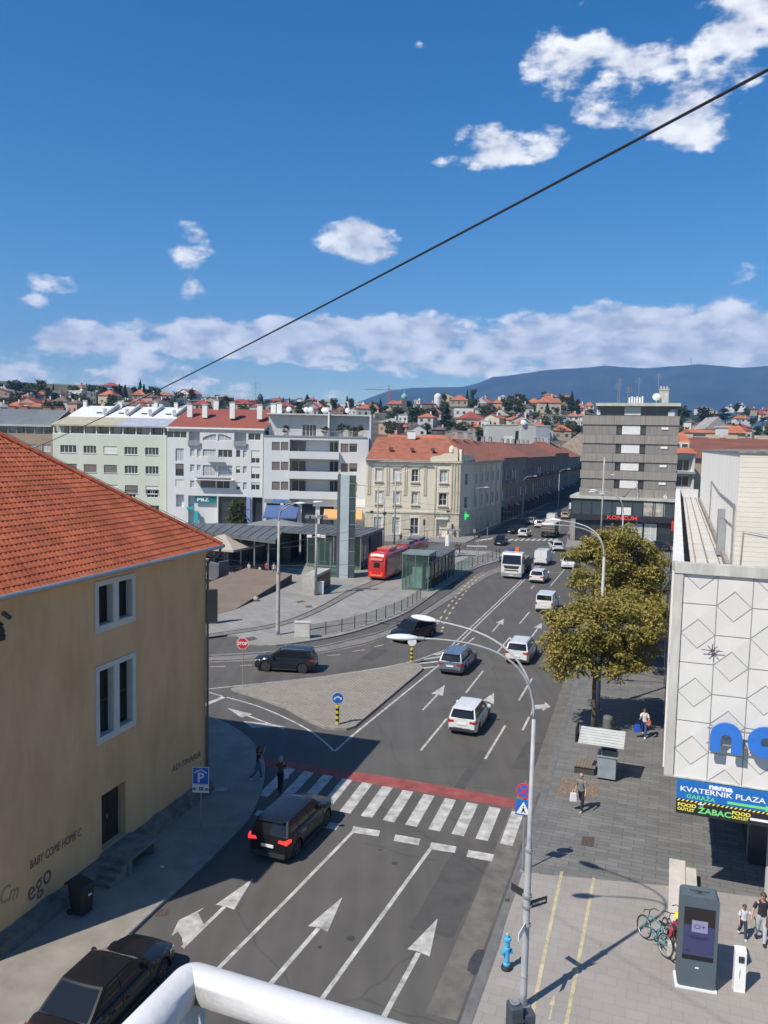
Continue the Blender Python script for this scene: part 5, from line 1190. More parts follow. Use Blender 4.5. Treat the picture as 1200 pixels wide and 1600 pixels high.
hz_(200, 590, 6, [(110, 215, 120, 50, 52, 'tan', 'orange', 'h'), (100, 274, 130, 30, 36, 'cream', 'orange', 'h'), (350, 220, 140, 50, 36, 'white', 'orange', 'h'), (432, 212, 80, 46, 6, 'white', 'white', 'f'), (650, 282, 240, 56, 16, 'brick', 'brown', 'h'), (735, 215, 110, 22, 12, 'pale grey', 'grey', 'f'), (1060, 268, 190, 40, 26, 'brick', 'red', 'h'), (10, 280, 100, 24, 24, 'grey', 'dark', 'g')])
hz_(380, 590, 6, [(100, 268, 160, 46, 14, 'brick', 'red', 'h'), (163, 226, 36, 34, 26, 'pink', 'red', 'h'), (320, 262, 110, 44, 30, 'brick', 'red', 'h'), (530, 244, 110, 18, 22, 'white', 'grey', 'g'), (955, 312, 90, 66, 5, 'white', 'white', 'f'), (905, 334, 90, 40, 34, 'brick', 'orange', 'g'), (1105, 270, 110, 24, 8, 'white', 'grey', 'f'), (1030, 344, 90, 22, 20, 'white', 'white', 'g'), (1080, 300, 70, 30, 10, 'white', 'white', 'g')])
hz_(560, 590, 6, [(28, 294, 80, 40, 5, 'white', 'white', 'f'), (145, 332, 104, 40, 40, 'cream', 'orange', 'h'), (110, 288, 50, 26, 22, 'pale grey', 'red', 'h'), (330, 302, 130, 50, 38, 'cream', 'orange', 'h'), (400, 284, 70, 40, 34, 'tan', 'orange', 'h'), (345, 336, 80, 20, 20, 'white', 'red', 'g'), (427, 420, 96, 66, 8, 'white', 'grey', 'f'), (410, 505, 110, 22, 36, 'pink', 'orange', 'h'), (545, 545, 180, 54, 50, 'white', 'dark red', 'g'), (572, 362, 84, 48, 36, 'pink', 'red', 'h'), (560, 244, 60, 26, 6, 'white', 'white', 'f'), (520, 286, 60, 30, 10, 'white', 'grey', 'g'), (700, 390, 136, 60, 52, 'white', 'orange', 'h'), (672, 284, 130, 26, 22, 'dark grey', 'dark red', 'h'), (945, 262, 180, 46, 50, 'tan', 'orange', 'h'), (985, 366, 190, 78, 8, 'white', 'dark', 'f'), (1045, 466, 230, 78, 66, 'cream', 'red', 'h'), (1170, 268, 110, 52, 34, 'white', 'grey', 'g'), (760, 542, 160, 52, 30, 'dark', 'brown', 'h'), (990, 574, 260, 64, 8, 'grey', 'grey', 'f'), (1108, 506, 60, 24, 26, 'ochre', 'orange', 'h')])
hz_(740, 590, 6, [(220, 322, 104, 82, 32, 'ochre', 'orange', 'h'), (250, 388, 130, 50, 46, 'cream', 'brown', 'g'), (360, 372, 110, 30, 30, 'tan', 'brown', 'h'), (562, 280, 124, 40, 46, 'cream', 'orange', 'h'), (692, 324, 220, 84, 66, 'cream', 'orange', 'h'), (520, 396, 80, 40, 8, 'white', 'dark', 'f'), (630, 444, 130, 58, 22, 'white', 'brown', 'h'), (770, 404, 220, 34, 8, 'grey', 'grey', 'f'), (860, 498, 100, 72, 8, 'white', 'dark', 'f'), (778, 502, 110, 44, 28, 'cream', 'brown', 'h'), (1000, 332, 90, 46, 44, 'cream', 'orange', 'h'), (1085, 300, 90, 34, 34, 'cream', 'orange', 'h'), (930, 404, 110, 22, 36, 'white', 'orange', 'h'), (1010, 400, 80, 26, 30, 'cream', 'orange', 'h'), (1000, 450, 50, 40, 6, 'white', 'white', 'f'), (110, 484, 86, 76, 8, 'white', 'white', 'f'), (20, 484, 56, 24, 26, 'tan', 'orange', 'h'), (265, 210, 60, 20, 14, 'white', 'white', 'f'), (400, 240, 90, 20, 20, 'brick', 'red', 'h')])
hz_(1040, 600, 7.5, [(430, 320, 160, 26, 14, 'white', 'grey', 'h'), (515, 348, 150, 34, 6, 'cream', 'grey', 'f'), (750, 292, 80, 30, 10, 'white', 'grey', 'h'), (880, 286, 90, 30, 16, 'white', 'grey', 'h'), (1120, 390, 100, 34, 60, 'white', 'red', 'h'), (865, 452, 200, 44, 58, 'white', 'orange', 'h'), (1180, 340, 90, 30, 20, 'pink', 'red', 'h'), (1020, 330, 80, 24, 18, 'tan', 'brown', 'h'), (1180, 540, 90, 60, 8, 'white', 'grey', 'f'), (1010, 560, 130, 40, 10, 'pale grey', 'grey', 'f')])
def dup_label(rows):
    keys = {}
    for i, h in enumerate(rows):
        ld = next(n for x, n in LAND if h[0] < x); low = h[1] > 655
        keys.setdefault((h[5], h[6], h[7], ld, low), []).append(i)
    labs = {}
    ords = ['leftmost', 'second from the left', 'third from the left', 'fourth from the left', 'fifth from the left']
    for (w, r, s, ld, low), idx in keys.items():
        idx.sort(key=lambda i: rows[i][0])
        ro = {'h': '%s hipped roof' % r, 'g': '%s gabled roof' % r, 'f': '%s flat roof' % r}[s]
        for k, i in enumerate(idx):
            base = '%s house, %s, %s above the %s' % (w, ro, 'low' if low else 'high', ld)
            labs[i] = base if len(idx) == 1 else base.replace('house', 'house,', 1).replace('house,', ords[k]+' house', 1) if False else base+(', %s' % ords[k] if len(idx) > 1 else '')
    return labs
def hill_house(p, w, h, rh, wall, roof, style, label, rz, dep=None):
    t = thing('hill_house', label, 'house', p, rz, 'houses on the hillside beyond the square'); dep = dep or max(6, min(11, w*.8))
    ww = w*.93; mb = MB(); mb.box(-ww/2, ww/2, -dep/2, dep/2, -3, h)
    if style == 'g': mb.add([(-ww/2, -dep/2, h), (ww/2, -dep/2, h), (0, -dep/2, h+rh), (-ww/2, dep/2, h), (ww/2, dep/2, h), (0, dep/2, h+rh)], [(0, 1, 2), (4, 3, 5)])
    mb.build('wall', wmat(wall), t)
    mb = MB(); o = .5
    if style == 'f': mb.box(-ww/2-.2, ww/2+.2, -dep/2-.2, dep/2+.2, h, h+.35); mb.cbox(ww*.2, 0, h+.9, 1.6, 1.6, 1.2)
    elif style == 'g': mb.add([(-ww/2-o, -dep/2-o, h-.3), (0, -dep/2-o, h+rh+.1), (0, dep/2+o, h+rh+.1), (-ww/2-o, dep/2+o, h-.3), (ww/2+o, -dep/2-o, h-.3), (ww/2+o, dep/2+o, h-.3)], [(0, 1, 2, 3), (1, 4, 5, 2)])
    else:
        k = max(.1, (ww-dep)/2) if ww > dep else .1; q = 0
        mb.add([(-ww/2-o, -dep/2-o, h), (ww/2+o, -dep/2-o, h), (ww/2+o, dep/2+o, h), (-ww/2-o, dep/2+o, h), (-k, 0, h+rh), (k, 0, h+rh)], [(0, 1, 5, 4), (1, 2, 5), (2, 3, 4, 5), (3, 0, 4), (3, 2, 1, 0)])
    rf = mb.build('roof', rmat(roof), t)
    if style != 'f': chimney(rf, ww*.18, .4, h+rh*.6, .7, rh*.5+.8, MATS['flats_white'] if RND.random() < .5 else MATS['brick_chimney'], cap=False)
    n = max(2, int(w/3.6)); fl = max(1, int(h/3.0)); ww2 = min(1.5, ww/n*.45)
    for f_ in range(fl):
        for i in range(n):
            x = -ww/2+(i+.5)*ww/n; z = h*(f_+.28)/fl; mb = MB(); mb.box(x-ww2/2, x+ww2/2, -dep/2-.06, -dep/2-.01, z, z+min(1.5, h/fl*.5)); mb.build('window', GL if (i+f_) % 3 else SHB, t)
    return t
def hills():
    labs = dup_label(HOUSES); s = RND
    for i, h in enumerate(HOUSES):
        x, yb, w, wh, rh, wall, roof, st = h
        p = hit(x, yb)
        if p is None: p = D(x, yb, 640); p = Vector((p.x, p.y, p.z))
        sc = p.y/F
        hill_house(Vector((p.x, p.y, p.z)), w*sc, max(2.4, wh*sc), max(.4, rh*sc), wall, roof, st, labs[i], s.uniform(-.3, .2))
    tl = []
    def T(ox, oy, k, rows):
        for a, b, w, hh, kind, lf, lab in rows: tl.append((ox+a/k, oy+b/k, w/k, hh/k, kind, lf, lab))
    T(0, 590, 6, [(150, 160, 190, 140, 'rnd', LEAFD, 'broad dark round treetop on the skyline at the far left'), (22, 190, 110, 140, 'rnd', LEAFD, 'dark tree on the skyline at the left edge of the photo'), (350, 160, 110, 100, 'rnd', LEAFD, 'dark skyline tree between the broad crown and the pointed pine at far left'), (250, 170, 90, 100, 'rnd', LEAFD, 'dark skyline tree just right of the broad round one'), (500, 128, 30, 70, 'con', CON, 'small pointed pine on the skyline above the red roofed white house'), (460, 200, 100, 110, 'rnd', LEAFD, 'dark tree behind the red roofed white house at left'), (300, 300, 200, 90, 'rnd', LEAFD, 'dark broad tree above the tan block roof'), (680, 150, 110, 80, 'rnd', LEAFM, 'tree left of the pink house on the skyline'), (1120, 180, 70, 110, 'con', CON, 'dark conifer on the skyline right of the cream house, left one of a pair'), (1170, 180, 60, 100, 'con', CON, 'dark conifer on the skyline right of the cream house, right one of a pair'), (850, 160, 100, 70, 'rnd', LEAFM, 'green tree right of the pink house on the skyline'), (60, 300, 120, 120, 'rnd', LEAFD, 'dark tree low at the left edge above the tan block')])
    T(200, 590, 6, [(150, 160, 70, 90, 'con', CON, 'dark conifer beside the orange roofed tan house'), (210, 220, 120, 140, 'rnd', LEAFD, 'large dark tree above the white metal roof'), (285, 170, 60, 80, 'rnd', LEAFD, 'dark skyline tree above the green block, left of the cable'), (360, 270, 130, 90, 'rnd', LEAFM, 'green bushy tree under the cable above the white metal roof'), (614, 190, 20, 70, 'con', CON, 'tiny pointed cypress on the skyline near the cable'), (825, 240, 80, 80, 'rnd', LEAFD, 'round dark tree above the red roof with square chimneys'), (900, 270, 110, 70, 'rnd', LEAFM, 'green tree behind the square chimneys of the red roof'), (470, 270, 120, 80, 'rnd', LEAFM, 'green tree above the right end of the white metal roof')])
    T(380, 590, 6, [(240, 280, 120, 70, 'rnd', LEAFD, 'dark tree between the two brick houses above the flats'), (600, 250, 90, 85, 'con', CON, 'wide dark conifer behind the penthouse'), (520, 310, 220, 90, 'rnd', LEAFM, 'broad green tree right behind the penthouse roof'), (650, 300, 200, 90, 'rnd', LEAFD, 'dark broad tree behind the penthouse satellite dishes'), (832, 290, 50, 90, 'con', CON, 'slim pointed conifer left of the white flat house'), (1010, 290, 70, 80, 'rnd', LEAFD, 'dark tree beside the white flat house behind the penthouse'), (1110, 330, 100, 70, 'rnd', LEAFD, 'dark round tree at the right end of the penthouse roof'), (375, 250, 24, 65, 'con', CON, 'small cypress beside the brick house, left one'), (430, 250, 30, 65, 'con', CON, 'small cypress beside the brick house, right one')])
    T(560, 590, 6, [(500, 470, 130, 200, 'rnd', LEAFD, 'tall dark tree in the middle of the slope above the corner house'), (800, 250, 100, 100, 'rnd', LEAFD, 'tall dark rounded tree beside the white dome'), (795, 290, 60, 80, 'rnd', LEAFY, 'pale grey green tree in front of the rounded dark one'), (820, 460, 150, 200, 'con', CON, 'large dark fir beside the white house with orange roof'), (640, 460, 140, 80, 'rnd', LEAFM, 'green tree below the white house with orange roof'), (205, 330, 60, 120, 'con', CON, 'dark conifer left of the orange roofed houses near the crane'), (40, 340, 110, 90, 'rnd', LEAFD, 'dark tree behind the party wall of the balcony block'), (320, 430, 140, 120, 'rnd', LEAFM, 'green trees beside the small white flat roofed house'), (330, 520, 130, 120, 'rnd', LEAFM, 'green tree low on the slope by the party wall'), (640, 530, 50, 100, 'con', CON, 'dark pointed tree left of the low dark house'), (1040, 480, 110, 60, 'rnd', LEAFD, 'low round dark tree in front of the cream house with red roof'), (1050, 270, 80, 80, 'rnd', LEAFM, 'green tree between the tan house and the white gabled house'), (600, 420, 80, 120, 'rnd', LEAFD, 'dark tree right of the pink house'), (250, 330, 90, 70, 'rnd', LEAFM, 'green tree under the construction crane')])
    T(740, 590, 6, [(300, 300, 120, 110, 'rnd', LEAFM, 'green tree right of the ochre house'), (440, 390, 140, 190, 'rnd', LEAFD, 'large dark tree left of the big cream villa'), (400, 280, 120, 90, 'rnd', LEAFM, 'green tree behind the large dark one near the cream villa'), (915, 330, 90, 180, 'con', CON, 'tall pointed fir on the skyline left of the grey tower block'), (968, 330, 60, 120, 'con', CON, 'shorter dark fir right beside the tall pointed one'), (690, 330, 60, 90, 'con', CON, 'dark conifer in front of the big cream villa'), (550, 330, 110, 90, 'rnd', LEAFY, 'olive tree in front of the left wing of the cream villa'), (320, 440, 190, 120, 'rnd', LEAFM, 'wide green tree above the pale grey flat building'), (80, 360, 120, 110, 'rnd', LEAFD, 'dark tree below the white gabled house'), (840, 330, 110, 80, 'rnd', LEAFY, 'olive green tree left of the tall fir'), (780, 340, 90, 60, 'rnd', LEAFM, 'green tree just right of the big cream villa'), (1100, 350, 100, 60, 'rnd', LEAFY, 'olive bush next to the grey tower roof'), (175, 400, 60, 60, 'rnd', LEAFM, 'small green tree left of the cream gabled house'), (332, 210, 24, 50, 'con', CON, 'tiny cypress on the skyline right of the ochre house, left one'), (400, 200, 20, 45, 'con', CON, 'tiny cypress on the skyline right of the ochre house, right one')])
    T(1040, 600, 7.5, [(190, 545, 260, 290, 'rnd', LEAFM, 'big green tree crowns just right of the grey tower block'), (420, 500, 260, 230, 'rnd', LEAFD, 'dark tree mass behind the long orange roofs'), (560, 470, 160, 130, 'rnd', LEAFY, 'olive tree beside the grey gable right of the tower'), (700, 450, 180, 110, 'rnd', LEAFM, 'green tree left of the orange roofed white house at right'), (830, 370, 120, 150, 'rnd', LEAFD, 'dark tree above the orange roofed white house at right'), (680, 350, 150, 70, 'rnd', LEAFD, 'dark tree far behind on the right slope'), (950, 400, 100, 130, 'rnd', LEAFD, 'dark tree between the orange and the red roofed houses at right'), (1020, 500, 140, 110, 'rnd', LEAFM, 'green tree right of the orange roofed white house'), (1140, 470, 120, 90, 'rnd', LEAFD, 'dark tree at the right edge above the cream wall'), (620, 400, 110, 60, 'rnd', LEAFM, 'green tree below the far cream flat building')])
    k = 0
    for x, yb, w, hh, kind, lf, lab in tl:
        p = hit(x, min(yb, 684))
        if p is None: p = D(x, yb, 600)
        sc = p.y/F; far_tree(p-Vector((0, 0, .3)), hh*sc*1.08, w*sc*1.25*(1.35 if kind == 'con' else 1), kind, k % 4, lf, lab); k += 1
    n = 0; tries = 0
    while n < 75 and tries < 4000:
        tries += 1; x = s.uniform(-20, 1230); y = s.uniform(614, 688)
        if 905 < x < 1050 or (x < 600 and y > 652): continue
        p = hit(x, y)
        if p is None or p.y < 270: continue
        if any(abs(h[0]-x) < h[2]*.5+5 and abs(y-h[1]) < 9 for h in HOUSES): continue
        wl, rf = s.choice(['white', 'cream', 'white', 'pale grey', 'tan', 'pink']), s.choice(['orange', 'orange', 'red', 'brown', 'grey'])
        hill_house(p, s.uniform(8, 13), s.uniform(4, 6.5), s.uniform(1.6, 3), wl, rf, s.choice('hhg'), 'small %s house with %s roof packed between larger ones on the hillside' % (wl, rf), s.uniform(-.6, .6)); n += 1
    n = 0; tries = 0
    while n < 140 and tries < 3000:
        tries += 1; x = s.uniform(-20, 1230); y = s.uniform(612, 690)
        if 905 < x < 1050 or (x < 600 and y > 655): continue
        p = hit(x, y)
        if p is None or p.y < 255: continue
        if any(abs(h[0]-x) < h[2]*.55 and 0 < y-h[1]+2 < 9 for h in HOUSES): continue
        kind = 'con' if s.random() < .10 else 'rnd'; hh = s.uniform(6, 10.5)
        lf = s.choice([LEAFD, LEAFM, LEAFM, LEAFY]) if kind == 'rnd' else CON
        far_tree(p-Vector((0, 0, .2)), hh, s.uniform(7, 12)*(.6 if kind == 'con' else 1), kind, s.randrange(4), lf, 'small %s among the houses on the distant hillside' % ('dark conifer' if kind == 'con' else {LEAFD: 'dark green tree', LEAFM: 'mid green tree', LEAFY: 'olive green tree'}[lf]), 'trees among the hillside houses'); n += 1
hills()
# landmarks on the skyline
def skyline():
    p = D(631, 648, 560); t = thing('church_tower', 'slim church tower with a pale green copper dome on the hill skyline', 'tower', p)
    mb = MB(); mb.box(-1.8, 1.8, -1.8, 1.8, -2, 11); mb.build('shaft', mat('tower_dark_brick', (.12, .11, .11), .9), t)
    mb = MB(); mb.lathe([(2.0, 11), (2.3, 12), (2.0, 13.2), (.8, 14.3), (.35, 15), (.2, 16.5), (.05, 18)], None, 12); mb.build('dome', mat('copper_green', (.16, .42, .38), .6), t)
    p = D(684, 633, 560); t = thing('white_dome', 'white domed tower beside the rounded dark tree on the skyline', 'tower', p)
    mb = MB(); mb.cyl(0, 0, -5, 5, 2.6, seg=14); mb.lathe([(2.8, 5), (2.5, 6.6), (1.5, 7.7), (.2, 8.2)], None, 14); mb.build('dome', wmat('white'), t)
    p = D(404+2.5, 628, 520); t = thing('dome_turret', 'small dark domed turret on the brick building above the red roof', 'tower', p)
    mb = MB(); mb.cyl(0, 0, -3, 1.5, 1.5, seg=10); mb.lathe([(1.8, 1.5), (2.0, 2.8), (1.2, 4.4), (.2, 5.4)], None, 12); mb.build('turret', mat('turret_dark', (.05, .07, .06), .8), t)
    p = D(607, 640, 800); t = thing('construction_crane', 'red tower crane standing on the hill in front of the mountain', 'crane', p)
    cr = mat('crane_red', (.45, .09, .06), .6); mb = MB(); mb.box(-.7, .7, -.7, .7, -12, 20); mb.build('mast', cr, t)
    mb = MB(); mb.box(-24, 11, -.35, .35, 19, 19.8); mb.tube([(0, 0, 19), (0, 0, 24)], .5, 6); mb.tube([(0, 0, 24), (-20, 0, 19.8)], .12, 4); mb.tube([(0, 0, 24), (9, 0, 19.8)], .12, 4); mb.build('jib', mat('crane_grey', (.25, .27, .3), .6), t)
    p = D(750, 613, 2600); 
skyline()
# flat topped buildings and roofs between the street row and the hill
def rear_blocks():
    def blk(name, lab, x0, x1, ytop, Y, dep, m, feats=None):
        a = D(x0, ytop, Y); b = D(x1, ytop, Y); t = thing(name, lab, 'building', (a.x, Y, 0)); w = b.x-a.x
        mb = MB(); mb.box(0, w, 0, dep, -.5, a.z); mb.build('wall', m, t)
        mb = MB(); mb.box(-.15, w+.15, -.15, dep+.15, a.z, a.z+.3); mb.build('roof', MATS['roof_slab_grey'], t)
        return t, w, a.z
    t, w, z = blk('pale_block', 'long pale grey windowless block behind the dark chimneys of the street row', 764, 805, 664, 262, 14, wmat('pale grey'))
    mb = MB(); mb.box(w*.6, w*.95, -.1, 0, z-6.5, z-3.5); mb.build('shutter', SHW, t)
    for k in range(3): chimney(t, 3+k*3, -1.5, z-10, .9, 3, MATS['old_chimney'])
    t, w, z = blk('pale_block', 'pale grey block with a satellite dish, next to the slate blue one', 815, 838, 663, 258, 12, wmat('pale grey'))
    mb = MB(); MM = T3(.5, -.6, z+.6) @ Matrix.Rotation(1.25, 4, 'X'); mb.lathe([(.05, .2), (.6, .1), (.95, -.1)], MM, 14); mb.build('satellite_dish', MATS['dish_white'], t)
    t, w, z = blk('slate_block', 'slate blue block with three joined windows behind the street row', 838, 860, 666, 257, 12, wmat('blue grey'))
    for k in range(3): window(t, I4, (.8+k*1.1, 1.75+k*1.1, z-5.2, z-3.6), 1, 1, 'c', d=-.08)
    # low orange roofs behind the corner house
    for i, (x0, x1, yt, Y, rc, lab) in enumerate(((606, 668, 679, 175, 'orange', 'low orange roof strip behind the cream corner house roof, left one'), (668, 728, 679, 178, 'orange', 'low orange roof strip behind the cream corner house roof, right one'))):
        a = D(x0, yt, Y); b = D(x1, yt, Y); t = thing('rear_house', lab, 'house', (a.x, Y, 0)); w = b.x-a.x
        mb = MB(); mb.box(0, w, 0, 8, 0, a.z-2); mb.build('wall', wmat('tan'), t); mb = MB(); mb.add([(0, -.5, a.z-2), (w, -.5, a.z-2), (w, 4, a.z), (0, 4, a.z), (w, 8.5, a.z-2), (0, 8.5, a.z-2)], [(0, 1, 2, 3), (3, 2, 4, 5), (1, 4, 2), (0, 3, 5)]); mb.build('roof', rmat('orange'), t)
    # gable wall with orange roof left of the grey tower
    p = D(884, 700, 300); t = thing('rubble_gable_house', 'house with a rough stone gable and orange roof left of the grey tower', 'house', (p.x, 300, 3), -.35)
    z = 12; mb = MB(); mb.add([(-5, 0, 0), (9, 0, 0), (9, 0, z+3), (5, 0, z+6.5), (-5, 0, z-1), (-5, 14, 0), (9, 14, 0), (9, 14, z+3), (5, 14, z+6.5), (-5, 14, z-1)], [(0, 1, 2, 3, 4), (6, 5, 9, 8, 7), (5, 0, 4, 9), (1, 6, 7, 2)]); mb.build('wall', mat('rubble_wall', (.34, .28, .22), .95, .3, 1, bump=.5, bscale=5), t)
    mb = MB(); mb.add([(-5.3, .4, z-1), (5, .4, z+6.3), (5, 14.3, z+6.3), (-5.3, 14.3, z-1), (9.4, .4, z+2.8), (9.4, 14.3, z+2.8)], [(0, 1, 2, 3), (1, 4, 5, 2)]); mb.build('roof', rmat('orange'), t)
    # right of the tower
    a = D(1046, 700, 158); t = thing('balcony_house', 'white house with a glazed balcony and orange roof squeezed right of the grey tower', 'house', (a.x, 158, 0)); w = D(1087, 700, 158).x-a.x
    Zp = lambda y: D(1066, y, 158).z
    mb = MB(); wall_open(mb, I4, 0, w, 0, Zp(708), [(.6, w-.3, Zp(738), Zp(715), 1.4, 1), (.2, w-.3, Zp(761), Zp(742), 1.2, 1)]); boxwalls(mb, w, 10, 0, Zp(708)); mb.build('wall', wmat('white'), t)
    mb = MB(); mb.box(.0, w, -.6, 0, Zp(740), Zp(737)); mb.build('balcony', wmat('grey'), t); window(t, T3(0, 1.1, 0), (.8, w-.6, Zp(736), Zp(718)), 3, 1, 'g'); window(t, T3(0, 1.0, 0), (.4, w-.6, Zp(760), Zp(744)), 3, 1, 'g')
    mb = MB(); mb.add([(-.5, -.5, Zp(708)), (w+.3, -.5, Zp(708)), (w+.3, 3, Zp(700)), (-.5, 3, Zp(700))], [(0, 1, 2, 3)]); mb.add([(-.5, 3.4, Zp(691)), (w+.3, 3.4, Zp(691)), (w+.3, 7.5, Zp(675)), (-.5, 7.5, Zp(675)), (w+.3, 12, Zp(695)), (-.5, 12, Zp(695))], [(0, 1, 2, 3), (3, 2, 4, 5), (1, 4, 2), (0, 3, 5)]); mb.build('roof', rmat('orange'), t)
    mb = MB(); mb.box(0, w, 3.4, 7, Zp(708), Zp(691)); d_ = mb.build('dormer', wmat('white'), t)
    for k in range(2): window(t, T3(0, 3.3, 0), (2.0+k*1.6, 3.3+k*1.6, Zp(699), Zp(693)), 1, 1, 'g', d=0)
    a = D(1085, 700, 170); t = thing('rust_roof_hall', 'long hall with a huge rust red metal roof behind the cream upper wall', 'building', (a.x, 170, 0)); Zp = lambda y: D(1100, y, 170).z; w = 40
    mb = MB(); mb.box(0, w, 0, 22, 0, Zp(716)); mb.build('wall', wmat('tan'), t)
    mb = MB(); mb.add([(-.5, -.6, Zp(716)), (w, -.6, Zp(716)), (w, 10, Zp(682)), (-.5, 10, Zp(682)), (w, 22, Zp(716)), (-.5, 22, Zp(716))], [(0, 1, 2, 3), (3, 2, 4, 5), (0, 3, 5)]); mb.build('roof', mat('rust_hall_roof', (.17, .065, .045), .8, .2, .4, detail=8, stretch=(.4, .4, 3)), t)
    for x in (2.0, 8, 12, 19, 22, 26): chimney(t, x, 10.5, Zp(684), 2.4, .9, wmat('cream'), cap=False)
    for i, (x0, x1, yt, yb, Y, rc, lab) in enumerate(((1082, 1124, 670, 677, 215, 'orange', 'long orange roof left of the white chimney behind the rust roofed hall'), (1137, 1165, 664, 677, 218, 'orange', 'orange roof right of the white chimney behind the rust roofed hall'), (1102, 1140, 656, 671, 240, 'grey', 'grey gabled roof rising behind the long orange roofs'))):
        a = D(x0, yt, Y); b = D(x1, yb, Y); t = thing('rear_house', lab, 'house', (a.x, Y, 0)); w = b.x-a.x; zt, zb = a.z, b.z
        mb = MB(); mb.box(0, w, 0, 9, 0, zb); mb.build('wall', wmat('cream' if rc == 'orange' else 'grey'), t); mb = MB()
        if rc == 'orange': mb.add([(-.3, -.5, zb), (w+.3, -.5, zb), (w+.3, 4.5, zt), (-.3, 4.5, zt), (w+.3, 9.5, zb), (-.3, 9.5, zb)], [(0, 1, 2, 3), (3, 2, 4, 5), (1, 4, 2), (0, 3, 5)])
        else: mb.add([(-.3, -.5, zb), (w+.3, -.5, zb), (w/2, -.5, zt+1), (-.3, 9, zb), (w+.3, 9, zb), (w/2, 9, zt+1)], [(0, 1, 2), (0, 2, 5, 3), (1, 4, 5, 2), (4, 3, 5)])
        mb.build('roof', rmat(rc), t)
    p = D(1130, 684, 200); t = thing('white_chimney_block', 'broad white chimney block between the two long orange roofs', 'chimney', (p.x, 200, 0)); mb = MB(); mb.box(-1.2, 1.2, 0, 2, 0, p.z+2.6); mb.cbox(0, 1, p.z+2.7, 3, 2.4, .25); mb.build('stack', wmat('white'), t)
rear_blocks()
# ------------------------------------------------------------ vehicles
def paint(name, c, metal=0.0): d = name.startswith('black'); return mat('paint_'+name, c, .35, .02, .6, metal=metal, coat=.6 if d else .8, spec=.25 if d else .5)
PBLACK = paint('black', (.010, .010, .012)); PNAVY = paint('black_blue', (.012, .014, .022)); PWHITE = paint('white', (.62, .62, .61)); PBLUE = paint('steel_blue', (.15, .20, .27), .4); PSILV = paint('silver', (.38, .38, .38), .5); PTAN = paint('beige', (.45, .38, .24)); PRED = paint('tram_red', (.45, .022, .02))
TYRE = mat('tyre_rubber', (.02, .02, .02), .9); RIM = mat('rim_alloy', (.38, .38, .39), .35, metal=.8); CGL = mat('car_glass', (.010, .012, .015), .05, spec=.55); PLAST = mat('black_plastic', (.025, .025, .026), .6)
TAIL = mat('tail_light_red', (.35, .012, .012), .2, coat=1); TAILON = mat('tail_light_lit', (.6, .02, .02), .2, emit=(1, .05, .04, .9)); HEAD = mat('headlight_clear', (.55, .57, .58), .1, coat=1, metal=.3); PLATE = mat('number_plate', (.65, .65, .63), .5); CHROME = mat('chrome', (.6, .6, .6), .15, metal=1)
def wheel(parent, x, y, r, w=.2, side=1):
    mb = MB(); M = T3(x, y, r) @ Matrix.Rotation(HALF, 4, 'X')
    mb.lathe([(r*.6, -w/2), (r*.93, -w/2), (r, -w/2+.03), (r, w/2-.03), (r*.93, w/2), (r*.6, w/2)], M, 22)
    o = mb.build('wheel', TYRE, parent, smooth=False)
    mb = MB(); s = -side
    yy = s*(w/2+.004)
    mb.lathe([(.01, yy-.02*s), (r*.18, yy), (r*.2, yy-.03*s), (r*.58, yy-.03*s), (r*.64, yy)] if s > 0 else [(r*.64, yy), (r*.58, yy-.03*s), (r*.2, yy-.03*s), (r*.18, yy), (.01, yy-.02*s)], M, 20)
    mb.mi = 1
    for k in range(5):
        a = 2*math.pi*k/5+.3
        for da in (-.2, .2):
            c, d = math.cos(a+da*.3), math.sin(a+da*.3); c2, d2 = math.cos(a+da), math.sin(a+da)
            mb.add([M @ Vector(p) for p in ((c*r*.15, d*r*.15, yy+.012*s), (c*r*.15+.02, d*r*.15+.02, yy+.012*s), (c2*r*.62, d2*r*.62, yy+.012*s), (c2*r*.62-.03*d2, d2*r*.62+.03*c2, yy+.012*s))], [(0, 1, 3, 2), (2, 3, 1, 0)])
    mb.build('rim', [PLAST, RIM], o)
    return o
